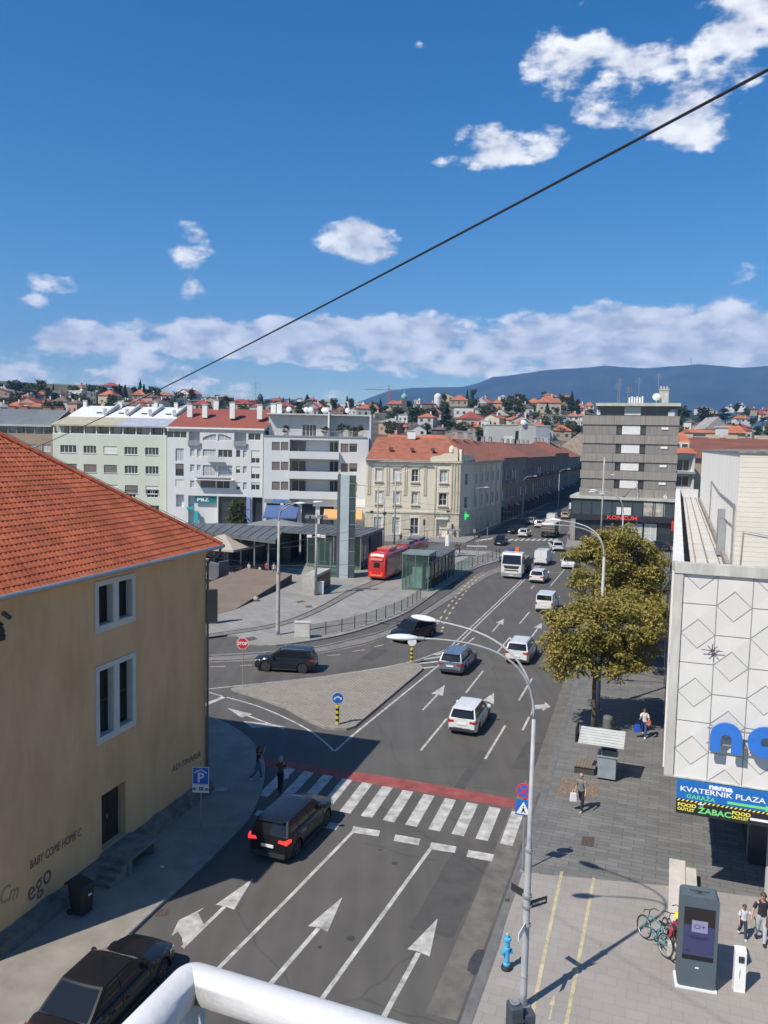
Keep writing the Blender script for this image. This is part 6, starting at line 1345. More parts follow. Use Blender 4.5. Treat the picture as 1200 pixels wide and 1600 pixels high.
def car(label, loc, head, m, L=4.2, W=1.78, H=1.5, kind='hatch', cat='car', group='cars in the street', lit=False, rails=False, roofm=None, name='car'):
    """x forward; head in degrees clockwise from +Y"""
    t = thing(name, label, cat, (loc[0], loc[1], loc[2] if len(loc) > 2 else .004), HALF-rad(head), group)
    hl, hw = L/2, W/2; zb = {'hatch': .93, 'wagon': .93, 'suv': 1.04, 'sedan': .9, 'van': 1.05, 'panel': 1.15}[kind]*(H/1.5 if kind in ('hatch',) else 1)
    wr = .33 if kind not in ('suv', 'panel') else .36
    nose = {'hatch': .70, 'wagon': .70, 'suv': .84, 'sedan': .66, 'van': .85, 'panel': .95}[kind]
    # greenhouse footprint: base rear, base front, top rear, top front
    gr = {'hatch': (-hl+.10, hl-.98, -hl+.38, hl-1.65), 'wagon': (-hl+.12, hl-1.15, -hl+.45, hl-1.95), 'suv': (-hl+.12, hl-1.05, -hl+.42, hl-1.75), 'sedan': (-hl+.55, hl-1.2, -hl+1.35, hl-2.05), 'van': (-hl+.03, hl-.95, -hl+.10, hl-1.6), 'panel': (-hl+.02, hl-.75, -hl+.08, hl-1.55)}[kind]
    xw = (-hl+.78, hl-.82)
    def topz(x):
        if x > gr[1]-.05: q = (x-(gr[1]-.05))/(hl-gr[1]+.05); return zb+(nose-zb)*q**1.25
        if x < gr[0]+.02 and kind == 'sedan': q = (gr[0]+.02-x)/(gr[0]+.02+hl); return zb+.04-.06*q
        return zb
    def hwid(x):
        q = abs(x)/hl; e = max(0, (q-.72)/.28); return hw*(1-.13*e**2.2-(.0))
    ar = wr+.07
    def bot(x):
        z = .2
        for c in xw:
            d = abs(x-c)
            if d < ar: z = max(z, wr*.9+math.sqrt(ar*ar-d*d))
        e = max(0, (abs(x)/hl-.9)/.1); return max(z, .2+.1*e)
    xs = sorted(set([round(-hl+L*i/46, 3) for i in range(47)]+[c+s*ar*k for c in xw for s in (-1, 1) for k in (1.001, .98, .9, .75)]))
    mb = MB(); rg = 13; ring = []
    for x in xs:
        w, b, z = hwid(x), bot(x), topz(x); e = max(0, (abs(x)/hl-.93)/.07); sh = .06*e
        mid = b+(z-b)*.45
        half = [(w*.80, b), (w*(.97-sh), b+.015), (w*(1-sh), b+.06 if b < .4 else b+.03), (w*(1.0-sh*.4), max(mid, b+.1)), (w*(.985-sh*.5), z-.16 if z-.16 > b+.12 else b+.12), (w*(.95-sh), z-.04), (w*(.88-sh), z+.002)]
        P = [(-y, zz) for y, zz in half]+[(0, z+.03)]+[(y, zz) for y, zz in reversed(half)]
        ring.append([(x, y, zz) for y, zz in P])
    k = len(ring[0]); vs = [p for r_ in ring for p in r_]
    fs = [(i*k+j, i*k+j+1, (i+1)*k+j+1, (i+1)*k+j) for i in range(len(xs)-1) for j in range(k-1)]
    fs += [(i*k+k-1, i*k, (i+1)*k, (i+1)*k+k-1) for i in range(len(xs)-1)]
    fs += [tuple(range(k)), tuple(reversed(range((len(xs)-1)*k, len(xs)*k)))]
    mb.add(vs, fs)
    body = mb.build('body', m, t, smooth=True); sharpen(body, 38)
    # greenhouse
    bw, tw = hw*.885, hw*.72 if kind not in ('van', 'panel') else hw*.84
    br, bf, tr_, tf = gr; zbm = zb-.01
    bow = .10 if kind != 'panel' else .05
    def gp(side, u, v):        # points on the greenhouse skin; v 0 base .. 1 top
        vv = v; x0 = br+(tr_-br)*vv; x1 = bf+(tf-bf)*vv; w = bw+(tw-bw)*(vv**1.25); z = zbm+(H-.035-zbm)*vv
        if side == 'L': return Vector((x0+(x1-x0)*u, w, z))
        if side == 'R': return Vector((x0+(x1-x0)*u, -w, z))
        if side == 'F': y = w-2*w*u; return Vector((x1+bow*(1-(2*u-1)**2)-.0, y, z))
        y = w-2*w*u; return Vector((x0-bow*.5*(1-(2*u-1)**2), y, z))
    mb = MB(); nv = 5
    for side, nu in (('L', 10), ('R', 10), ('F', 8), ('B', 8)):
        vs = [gp(side, i/nu, j/nv) for j in range(nv+1) for i in range(nu+1)]
        fl = side in 'LB'
        fs = [(j*(nu+1)+i, j*(nu+1)+i+1, (j+1)*(nu+1)+i+1, (j+1)*(nu+1)+i) for j in range(nv) for i in range(nu)]
        if side in 'LF': fs = [tuple(reversed(f)) for f in fs]
        mb.add(vs, fs)
    nx, ny = 12, 8; vs = []
    for i in range(nx+1):
        for j in range(ny+1):
            u, v = i/nx, j/ny; y = tw-2*tw*v
            xa = tr_-bow*.5*(1-(2*v-1)**2); xb = tf+bow*(1-(2*v-1)**2)
            c = (1-(2*v-1)**4)*(1-(2*u-1)**6); vs.append((xa+(xb-xa)*u, y, H-.035+.035*c))
    roof = MB(); roof.add(vs, [(i*(ny+1)+j, i*(ny+1)+j+1, (i+1)*(ny+1)+j+1, (i+1)*(ny+1)+j) for i in range(nx) for j in range(ny)])
    roof.f = [tuple(reversed(f)) for f in roof.f]
    g = mb.build('cabin', m, t, smooth=True); sharpen(g, 50)
    r2 = roof.build('roof', roofm or m, t, smooth=True)
    def panel(name, side, u0, u1, v0, v1, mt, nu=6, nvv=4, off=.012, taper=(0, 0), par=t):
        mb = MB(); vs = []
        for j in range(nvv+1):
            v = v0+(v1-v0)*j/nvv
            for i in range(nu+1):
                a = u0+taper[0]*(j/nvv); b = u1-taper[1]*(j/nvv); p = gp(side, a+(b-a)*i/nu, v)
                n = {'L': Vector((0, 1, .25)), 'R': Vector((0, -1, .25)), 'F': Vector((.7, 0, .7)), 'B': Vector((-.9, 0, .35))}[side].normalized(); vs.append(p+n*off)
        mb.add(vs, [(j*(nu+1)+i, j*(nu+1)+i+1, (j+1)*(nu+1)+i+1, (j+1)*(nu+1)+i) for j in range(nvv) for i in range(nu)])
        return mb.build(name, mt, par, smooth=True)
    panel('windscreen', 'F', .05, .95, .06, .97, CGL)
    if kind in ('panel', 'van') and kind == 'panel':
        panel('rear_door_seam', 'B', .495, .505, .0, .98, PLAST, 1, 3)
    else: panel('rear_window', 'B', .05, .95, .3 if kind == 'van' else .08, .93, CGL)
    if kind == 'panel':
        for s in 'LR': panel('side_window', s, .76, .96, .3, .84, CGL, taper=(0, .03))
    else:
        for s in 'LR':
            spl = {'hatch': [(.06, .33), (.345, .64), (.655, .975)], 'wagon': [(.04, .27), (.285, .59), (.605, .975)], 'suv': [(.04, .275), (.29, .60), (.615, .975)], 'sedan': [(.06, .47), (.49, .965)], 'van': [(.64, .96)]}[kind]
            for i, (a, b) in enumerate(spl): panel('side_window', s, a, b, .06, .90, CGL, taper=(.06 if i == 0 and kind != 'van' else 0, .0 if i < len(spl)-1 else .04))
    # door seams and handles
    # wheels
    for x in xw:
        for s in (-1, 1): wheel(t, x, s*(hw-.13), wr, .21, s)
    # lights, plates, bumpers, mirrors
    zl = zb-.13 if kind not in ('van', 'panel') else .95
    for s in (-1, 1):
        mb = MB(); e = .0
        mb.box(-hl-.012, -hl+.2, s*hw*.90-.13*(s > 0)-.0*(s < 0) if s > 0 else -hw*.90, s*hw*.90 if s > 0 else -hw*.90+.13, zl-.13, zl+.07) if kind in ('van', 'panel') else mb.add([(-hl-.014, s*hw*.50, zl-.05), (-hl-.014, s*hw*.92, zl-.10), (-hl-.014, s*hw*.92, zl+.05), (-hl-.014, s*hw*.55, zl+.06), (-hl+.26, s*hw*1.0, zl-.04), (-hl+.26, s*hw*1.0, zl+.07)], [(0, 1, 2, 3) if s < 0 else (3, 2, 1, 0), (1, 4, 5, 2) if s < 0 else (2, 5, 4, 1), (3, 2, 5) if s < 0 else (5, 2, 3)])
        mb.build('tail_light', TAILON if lit else TAIL, t)
        mb = MB(); zh = nose-.06
        mb.add([(hl+.005, s*hw*.45, zh-.10), (hl-.03, s*hw*.86, zh-.08), (hl-.05, s*hw*.86, zh+.04), (hl-.02, s*hw*.5, zh+.02), (hl-.42, s*hw*.985, zh+.0), (hl-.42, s*hw*.97, zh+.10)], [(0, 1, 2, 3) if s > 0 else (3, 2, 1, 0), (1, 4, 5, 2) if s > 0 else (2, 5, 4, 1), (3, 2, 5) if s > 0 else (5, 2, 3)])
        mb.build('headlight', HEAD, t)
        mb = MB(); mb.lathe([(.03, -.05), (.09, -.04), (.11, 0), (.07, .05)], T3(gr[1]-.28, s*(hw+.09), zb+.07) @ Matrix.Rotation(HALF, 4, 'Y') @ Matrix.Scale(1.0, 4), 10); mb.box(gr[1]-.32, gr[1]-.25, min(s*(hw-.1), s*(hw+.08)), max(s*(hw-.1), s*(hw+.08)), zb+.0, zb+.04); mb.build('mirror', m, t)
    mb = MB(); mb.box(-hl-.03, -hl+.01, -.26, .26, .62 if kind not in ('van', 'panel') else .72, .73 if kind not in ('van', 'panel') else .83); mb.build('number_plate', PLATE, t)
    mb = MB(); mb.box(hl-.02, hl+.02, -.26, .26, .38, .49); mb.build('number_plate', PLATE, t)
    mb = MB(); mb.box(-hl-.035, -hl+.12, -hw*.82, hw*.82, .26, .42); mb.box(-hl-.0, -hl+.05, -.5, .5, .42, .46); mb.build('rear_bumper', PLAST, t)
    mb = MB(); mb.box(hl-.12, hl+.012, -hw*.6, hw*.6, .5, nose-.14); mb.box(hl-.12, hl+.022, -hw*.7, hw*.7, .24, .36); mb.build('grille', PLAST, t)
    mb = MB()
    for s in (-1, 1):
        y = s*(hw*1.003)
        for x in ((gr[0]+gr[1])/2-.1, gr[1]-.25, gr[0]+.75): mb.box(x, x+.012, min(y, y*.985), max(y, y*.985), .42, zb-.1)
        for x in ((gr[0]+gr[1])/2+.0, gr[0]+.82): mb.box(x, x+.16, min(y*1.015, y*.985), max(y*1.015, y*.985), zb-.22, zb-.19)
        mb.box(-hl+1.2, hl-1.25, min(y*1.012, y*.97), max(y*1.012, y*.97), .21, .29)
    mb.build('trim', PLAST, t)
    if rails:
        for s in (-1, 1):
            mb = MB(); mb.tube([(tr_+.1, s*tw*.93, H-.03), (tr_+.25, s*tw*.93, H+.04), (tf-.25, s*tw*.93, H+.04), (tf-.1, s*tw*.93, H-.03)], .018, 6); mb.build('roof_rail', CHROME if m is not PBLACK else PLAST, t)
    if kind in ('hatch', 'suv', 'wagon'):
        mb = MB(); mb.add([(tr_+.05, -tw*.92, H-.02), (tr_-.22, -tw*.85, H-.06), (tr_-.22, tw*.85, H-.06), (tr_+.05, tw*.92, H-.02), (tr_-.2, -tw*.85, H-.09), (tr_-.2, tw*.85, H-.09)], [(0, 3, 2, 1), (1, 2, 5, 4)]); mb.build('spoiler', m, t)
        mb = MB(); mb.tube([(tr_+.35, 0, H), (tr_+.2, 0, H+.12)], .008, 4); mb.build('antenna', PLAST, t)
    return t
def by_wheels(rr, fr, L, W):            # right rear and right front wheel contact pixels
    a, b = G(*rr), G(*fr); d = (b-a).normalized(); n = Vector((d.y, -d.x, 0)); c = (a+b)/2-n*(W/2-.03); return c, math.degrees(math.atan2(d.x, d.y))
def rear_at(p, head, L):
    a = G(*p); d = Vector((math.sin(rad(head)), math.cos(rad(head)), 0)); return a+d*L/2
c, h = by_wheels((463, 1340), (512, 1290), 4.35, 1.8)
car('black compact people carrier with red rear lights standing just before the zebra crossing', c, (h+20)/2, PBLACK, 4.35, 1.8, 1.58, 'suv', lit=True)
car('black parked sedan at the left kerb below the ochre building, seen from behind', (-7.55, 21.25, .004), 17.8, PBLACK, 4.6, 1.82, 1.44, 'sedan')
a = G(398, 1056); b = G(491, 1047)
car('black small suv driving left past the stop sign, seen from its side', ((a.x+b.x)/2, (a.y+b.y)/2+.9, .004), -84, PNAVY, 4.2, 1.78, 1.58, 'suv', rails=True)
car('dark suv turning towards the camera behind the two street lamp heads', (G(646, 999)[0], G(646, 999)[1]+.3, .004), 218, PBLACK, 4.4, 1.85, 1.66, 'suv', rails=True)
c, h = by_wheels((725, 1053), (743, 1037), 4.6, 1.8)
car('steel blue estate car beside the hatched tip of the traffic island', c, 20.5, PBLUE, 4.6, 1.8, 1.52, 'wagon', rails=True)
c, h = by_wheels((747, 1147), (765, 1124), 4.0, 1.72)
car('small white hatchback alone in the middle lane, largest of the white cars', c, 20, PWHITE, 3.95, 1.7, 1.5, 'hatch')
c, h = by_wheels((826, 1037), (839, 1023), 4.4, 1.82)
car('white crossover with red lights driving away beside the chestnut tree crown', c, 20, PWHITE, 4.4, 1.82, 1.6, 'suv', rails=True)
c, h = by_wheels((865, 960), (872, 946), 4.3, 1.8)
car('white compact van with rear window and faint lettering, next to the tree crown', c, 20, PWHITE, 4.3, 1.8, 1.82, 'van', 'van')
c, h = by_wheels((850, 912), (857, 905), 4.3, 1.8)
car('white hatchback between the truck and the tree, driving away', c, 20, PWHITE, 4.25, 1.8, 1.5, 'hatch')
car('tall white windowless panel van driving away near the far crossing', rear_at((844, 884), 20, 4.9), 20, PWHITE, 4.9, 1.92, 2.05, 'panel', 'van')
car('white hatchback turning right at the far junction, angled with its left side showing', rear_at((873, 862), 0, 4.2), 2, PWHITE, 4.2, 1.78, 1.48, 'hatch')
car('black hatchback coming towards the camera just behind the truck', rear_at((779, 853), 17, 4.2), 197, PBLACK, 4.2, 1.78, 1.48, 'hatch')
car('dark blue car waiting left of the white car at the far crossing', rear_at((796, 834), 40, 4.2), 222, PNAVY, 4.3, 1.78, 1.46, 'hatch')
car('white hatchback just beyond the far zebra crossing, right of the dark blue car', rear_at((816, 840), 20, 4.2), 20, PWHITE, 4.2, 1.78, 1.48, 'hatch')
car('silver car driving away in the shaded street left of the tipper truck', rear_at((828, 820), 20, 4.3), 20, PSILV, 4.3, 1.78, 1.46, 'hatch')
car('white car half hidden behind the tipper truck, on its left', rear_at((841, 825), 20, 4.3), 20, PWHITE, 4.3, 1.78, 1.46, 'hatch')
car('white delivery van farther up the street beyond the tipper truck', rear_at((860, 819), 20, 5.0), 20, PWHITE, 5.0, 1.95, 2.2, 'panel', 'van')
car('dark car coming down the shaded street left of the beige one', rear_at((869, 808), 20, 4.3), 200, PBLACK, 4.3, 1.8, 1.5, 'hatch')
car('beige car driving away up the shaded street', rear_at((882, 811), 20, 4.4), 20, PTAN, 4.4, 1.8, 1.5, 'wagon')
car('farthest white van parked by the dark corner of the grey tower', rear_at((894, 798), 20, 4.6), 20, PWHITE, 4.6, 1.9, 2.0, 'panel', 'van')
car('dark blue car parked in front of the supermarket, right of the trees', (G(1028, 862)[0], G(1028, 862)[1]+1.2, .125), -72, PNAVY, 4.4, 1.8, 1.48, 'sedan')
car('grey car with sunlit bonnet parked behind the dark blue one at the supermarket', (G(1018, 853)[0], G(1018, 853)[1]+1.4, .125), -76, PSILV, 4.4, 1.8, 1.46, 'hatch')
car('white car almost hidden behind the left edge of the far chestnut tree', (G(893, 889)[0], G(893, 889)[1]+1.5, .004), 198, PWHITE, 4.2, 1.78, 1.5, 'hatch')
def truck():
    p = rear_at((798, 905), 20, 8.4); t = thing('truck', 'white flatbed truck with orange and blue load coming towards the camera', 'truck', (p.x, p.y, .004), HALF-rad(200))
    L = 8.2; hl = L/2; w = 1.24
    cab = MB(); prof = [(hl-1.95, .55), (hl-.06, .55), (hl, .7), (hl-.02, 1.75), (hl-.32, 3.0), (hl-.5, 3.12), (hl-1.95, 3.15)]
    n = len(prof); cab.add([(x, -w, z) for x, z in prof]+[(x, w, z) for x, z in prof], [tuple(range(n)), tuple(reversed(range(n, 2*n)))]+[(i, n+i, n+(i+1) % n, (i+1) % n) for i in range(n)]); bevel(cab.build('cab', PWHITE, t), .06)
    mb = MB(); a, b = Vector((hl-.01, 0, 1.82)), Vector((hl-.29, 0, 2.86)); o = Vector((.03, 0, .01)); mb.add([a+o+Vector((0, -w*.92, 0)), a+o+Vector((0, w*.92, 0)), b+o+Vector((0, w*.86, 0)), b+o+Vector((0, -w*.86, 0))], [(0, 1, 2, 3)]); mb.build('windscreen', CGL, t)
    for s in (-1, 1):
        mb = MB(); y = s*(w+.012); mb.add([(hl-.35, y, 1.85), (hl-1.3, y, 1.85), (hl-1.3, y, 2.7), (hl-.5, y, 2.75)], [(0, 1, 2, 3) if s > 0 else (3, 2, 1, 0)]); mb.build('side_window', CGL, t)
        mb = MB(); mb.box(hl-.2, hl-.05, min(s*(w+.1), s*(w+.3)), max(s*(w+.1), s*(w+.3)), 1.9, 2.6); mb.box(hl-.2, hl-.15, min(s*w, s*(w+.15)), max(s*w, s*(w+.15)), 2.6, 2.64); mb.build('mirror', PLAST, t)
        mb = MB(); mb.box(hl-.02, hl+.03, min(s*.75, s*1.15), max(s*.75, s*1.15), .68, .9); mb.build('headlight', HEAD, t)
    mb = MB(); mb.add([(hl+.012, -.8, 1.25), (hl+.012, .8, 1.25), (hl-.0, 1.0, 1.62), (hl-.0, -1.0, 1.62)], [(0, 1, 2, 3)]); mb.box(hl-.0, hl+.03, -.85, .85, 1.0, 1.12); mb.build('grille', PLAST, t)
    mb = MB(); mb.box(hl-.3, hl+.05, -w, w, .32, .72); mb.build('bumper', mat('bumper_grey', (.26, .26, .26), .5), t); mb = MB(); mb.box(hl+.05, hl+.07, -.26, .26, .42, .53); mb.build('number_plate', PLATE, t)
    mb = MB(); mb.box(-hl, hl-2.0, -.45, .45, .7, .95); mb.box(-hl, hl-2.05, -w, w, 1.0, 1.15)
    for s in (-1, 1): mb.box(-hl, hl-2.1, min(s*w, s*(w-.06)), max(s*w, s*(w-.06)), 1.15, 1.75)
    mb.box(hl-2.12, hl-2.05, -w, w, 1.15, 2.6); mb.build('flatbed', PLAST, t)
    mb = MB(); mb.tube([(hl-2.4, 0, 1.1), (hl-2.4, 0, 2.9), (hl-2.5, .3, 3.5), (hl-4.5, -.2, 2.6)], [.2, .18, .16, .1], 8); mb.cbox(hl-2.5, .2, 3.3, .5, .5, .5); mb.build('loading_crane', mat('crane_orange', (.62, .13, .03), .5), t)
    mb = MB(); mb.cbox(hl-2.5, -.5, 3.2, .5, .6, .5); mb.build('crane_box', mat('load_blue', (.03, .07, .25), .5), t)
    mb = MB(); mb.cbox(-1.4, 0, 1.6, 3, 2.0, .9); mb.build('load', mat('load_grey', (.2, .18, .16), .9, .4, 2), t)
    for x in (hl-1.35, -hl+1.2, -hl+2.4):
        for s in (-1, 1): wheel(t, x, s*(w-.2), .5, .3, s)
truck()
def tipper():
    p = rear_at((855, 841), 20, 7.2); t = thing('tipper_truck', 'grey brown tipper truck seen from behind at the far crossing', 'truck', (p.x, p.y, .004), HALF-rad(20)); L = 7.0; hl = L/2; w = 1.22
    mb = MB(); mb.box(-hl, hl-2.1, -w, w, 1.0, 2.5); b = mb.build('tipping_bed', mat('bed_brown', (.20, .17, .14), .8, .3, 2), t); bevel(b, .04)
    mb = MB()
    for k in range(3): mb.box(-hl-.05, -hl-.002, -w+.05, w-.05, 1.15+k*.42, 1.25+k*.42)
    mb.build('tailgate_ribs', PLAST, t); mb = MB(); mb.box(-hl+.1, hl-2.3, -w+.1, w-.1, 2.5, 2.62); mb.build('cover', mat('tarp_pale', (.45, .42, .36), .9, .2, 2), t)
    mb = MB(); mb.box(hl-2.0, hl, -w, w, .6, 2.9); bevel(mb.build('cab', PWHITE, t), .1); mb = MB(); mb.box(hl, hl+.02, -w*.9, w*.9, 1.7, 2.6); mb.build('windscreen', CGL, t)
    mb = MB(); mb.box(-hl, hl-.2, -.5, .5, .6, .95); mb.box(-hl-.05, -hl+.1, -w, w, .5, .75); mb.build('chassis', PLAST, t)
    for x in (hl-1.1, -hl+1.0, -hl+2.2):
        for s in (-1, 1): wheel(t, x, s*(w-.18), .48, .3, s)
tipper()
def tram():
    t = thing('tram', 'red two section tram standing at the glass stop on the square', 'tram', (-.75, 91.9, .125), HALF-rad(19.5))
    w = 1.18; H = 3.25
    gw = mat('tram_glass', (.02, .02, .024), .08, spec=.8); dg = mat('tram_door_grey', (.25, .25, .26), .5)
    def sec(x0, x1, tail, dark=False):
        prof = [(-w, .35), (-w*1.0, 1.2), (-w, 2.4), (-w*.93, 2.95), (-w*.75, H-.08), (0, H), (w*.75, H-.08), (w*.93, 2.95), (w, 2.4), (w, 1.2), (w, .35)]
        mb = MB(); xs = [x0, x0+.15, x0+.5, x1] if tail else [x0, x1]; sc = [.86, .95, 1, 1] if tail else [1, 1]; n = len(prof); vs = []
        for x, s in zip(xs, sc):
            for y, z in prof: vs.append((x+(.18*(z-.35)/2.8 if tail and x < x0+.3 else 0), y*s, .35+(z-.35)*(s if z > 2.5 else 1)))
        fs = [(i*n+j, (i+1)*n+j, (i+1)*n+j+1, i*n+j+1) for i in range(len(xs)-1) for j in range(n-1)]+[tuple(range(n)), tuple(reversed(range((len(xs)-1)*n, len(xs)*n)))]+[(i*n, i*n+n-1, (i+1)*n+n-1, (i+1)*n) for i in range(len(xs)-1)]
        mb.add(vs, fs); mb.build('body', PRED, t)
    sec(0, 8.6, True); sec(9.2, 17.2, False)
    mb = MB(); mb.box(8.55, 9.25, -w*.9, w*.9, .5, H-.2); mb.build('gangway', PLAST, t)
    for s in (-1, 1):
        for x0, x1 in ((1.0, 3.0), (3.2, 4.6), (4.8, 6.6), (6.8, 8.3), (9.5, 11), (11.2, 12.6), (12.8, 15.4), (15.6, 17)):
            door = x0 in (3.2, 6.8, 11.2, 15.6)
            mb = MB(); y = s*(w+.012); yy = (min(y, s*(w-.02)), max(y, s*(w-.02)))
            if door: mb.box(x0, x1, *yy, .45, 2.45); o = mb.build('door', dg, t); m2 = MB(); y2 = s*(w+.016); m2.box(x0+.1, x0+(x1-x0)/2-.05, min(y2, y), max(y2, y), .9, 2.35); m2.box(x0+(x1-x0)/2+.05, x1-.1, min(y2, y), max(y2, y), .9, 2.35); m2.build('pane', gw, o)
            else: mb.box(x0, x1, *yy, 1.25, 2.4); mb.build('side_window', gw, t)
    mb = MB(); mb.box(-.0+.06, .12, -.35, .35, 1.5, 2.1); mb.build('rear_window', gw, t)
    mb = MB(); mb.box(-.02, .06, -.75, .75, 2.35, 2.6); mb.build('route_board', mat('tram_pink', (.6, .2, .18), .5), t)
    for s in (-1, 1): mb = MB(); mb.box(-.04, .05, min(s*.55, s*.8), max(s*.55, s*.8), .75, .95); mb.build('tail_light', TAILON, t)
    mb = MB(); mb.box(-.06, .1, -.75, .75, .5, .7); mb.build('bumper', mat('tram_orange', (.7, .16, .05), .5), t)
    mb = MB(); mb.box(2.2, 5.0, -.8, .8, H-.05, H+.28); bevel(mb.build('roof_unit', PRED, t), .06)
    mb = MB(); mb.box(9.4, 11.5, -.9, .9, H-.02, H+.3); mb.box(14, 16.8, -.85, .85, H-.02, H+.22); mb.build('roof_unit', mat('tram_roof_grey', (.14, .15, .15), .7, .3, 2), t)
    mb = MB(); mb.tube([(12, 0, H+.1), (13.4, 0, H+.9), (12.1, 0, H+1.6)], .04, 5); mb.box(11.95, 12.3, -.8, .8, H+1.55, H+1.62); mb.box(11.8, 14, -.6, .6, H+.0, H+.12); mb.build('pantograph', DARK, t)
    mb = MB(); mb.box(.6, 8.2, -w*.8, w*.8, .12, .4); mb.box(9.8, 17, -w*.8, w*.8, .12, .4); mb.build('undercarriage', PLAST, t)
tram()
# ------------------------------------------------------------ square: station, tower, shelters, fences
GREEN_GL = glassmat('station_glass', (.62, .80, .73), .80); CLEAR = glassmat('clear_glass', (.72, .84, .80), .74)
ZINC = mat('zinc_sheet_roof', (.14, .145, .145), .5, .25, .5, metal=.3, detail=8); STEEL = mat('galvanised', (.34, .35, .36), .5, .15, 2, metal=.5); PG = mat('painted_grey_pole', (.34, .35, .36), .55, .15, 2.5, bump=.3, bscale=10)
def station():
    z = 4.5; P = lambda a, b, zz=z: G(a, b, zz)
    t = thing('station_pavilion', 'low dark zinc roofed station pavilion with glass walls on the square', 'building', P(500, 830)*1.0-Vector((0, 0, z)))
    o = t.location.copy(); t.location = (o.x, o.y, .12); o = Vector((o.x, o.y, .12))
    q = [P(440, 830), P(565, 837), P(600, 825), P(470, 817)]
    mb = MB(); mb.prism([(p-o)[:2] for p in q], z-.22-.12, z-.12)
    for k in range(1, 14):
        a = q[0].lerp(q[1], k/14)-o; b = q[3].lerp(q[2], k/14)-o; mb.tube([(a.x, a.y, z-.1), (b.x, b.y, z-.1)], .05, 4)
    mb.build('roof', ZINC, t)
    q2 = [P(270, 826), P(357, 835), P(430, 844), P(443, 829), P(470, 817), P(380, 818), P(270, 817)]
    mb = MB(); mb.prism([(p-o)[:2] for p in q2], z-.45-.12, z-.01-.12)
    for k in range(1, 12):
        a = q2[0].lerp(q2[2], k/12)-o; b = q2[6].lerp(q2[4], k/12)-o; mb.tube([(a.x, a.y, z-.1), (b.x, b.y, z-.1)], .05, 4)
    mb.build('canopy_roof', ZINC, t)
    # small light pyramid on the roof
    c = P(425, 818, z+.2)-o; mb = MB(); mb.add([(c.x-3.5, c.y-1.5, z-.1), (c.x+4.5, c.y-1.5, z-.1), (c.x+4, c.y+3, z-.1), (c.x-3, c.y+3, z-.1), (c.x+.3, c.y+1, z+.7)], [(0, 1, 4), (1, 2, 4), (2, 3, 4), (3, 0, 4)]); mb.build('roof_pyramid', mat('zinc_light', (.24, .245, .245), .5, .15, .7, metal=.2), t)
    # glass walls of the right hall
    g = [(G(490, 893)-o), (G(566, 894)-o), (G(599, 868)-o)]
    ga, gb, gc, gd = [(p-o) for p in (q[0].lerp(q[1], .32), q[1], q[2], q[3])]
    def wallp(a, b, n, m, z0=.0, z1=z-.36):
        for k in range(n):
            p, r_ = a.lerp(b, k/n), a.lerp(b, (k+1)/n); mb = MB(); mb.quad((p.x, p.y, z0), (r_.x, r_.y, z0), (r_.x, r_.y, z1), (p.x, p.y, z1)); mb.build('glass_panel', m, t)
            mb = MB(); mb.cbox(p.x, p.y, (z0+z1)/2, .12, .12, z1-z0); mb.build('column', STEEL, t)
    ins = lambda p, c2: p.lerp(c2, .03)
    cc = (ga+gb+gc+gd)/4
    wallp(ins(gb, cc), ins(gc, cc), 7, mat('dark_station_glass', (.05, .055, .06), .1, spec=.8)); wallp(ins(ga, cc), ins(gb, cc), 6, GREEN_GL)
    mb = MB(); m_ = (gd+gc)/2; mb.prism([(ga+(gd-ga)*.35)[:2], (gb+(gc-gb)*.4)[:2], (gc-(gc-gb)*.06)[:2], (gd-(gd-ga)*.06)[:2]], .0, 3.9); mb.build('inner_block', mat('inner_dark', (.06, .065, .065), .7, .3, 1), t)
    # shops under the left canopy
    a, b, c3, d = [(p-o) for p in (q2[0], q2[2], q2[4], q2[6])]
    mb = MB(); mb.prism([a.lerp(d, .55)[:2], b.lerp(c3, .55)[:2], c3.lerp(b, .06)[:2], d.lerp(a, .06)[:2]], 0, 3.9); mb.build('kiosk_row', mat('kiosk_dark', (.045, .043, .042), .7, .5, .8, col2=(.12, .10, .09), detail=3), t)
    for k in range(8):
        p = a.lerp(b, .05+k/8).lerp(d.lerp(c3, k/8), .08); mb = MB(); mb.cyl(p.x, p.y, 0, z-.5, .09); mb.build('column', STEEL, t)
    for k in range(5):
        p = a.lerp(b, .35+k/8).lerp(d.lerp(c3, .35+k/8), .54); mb = MB(); mb.cbox(p.x, p.y-.1, 1.3, 1.6, .1, 2.3); mb.build('shop_window', GL, t)
    return o
station()
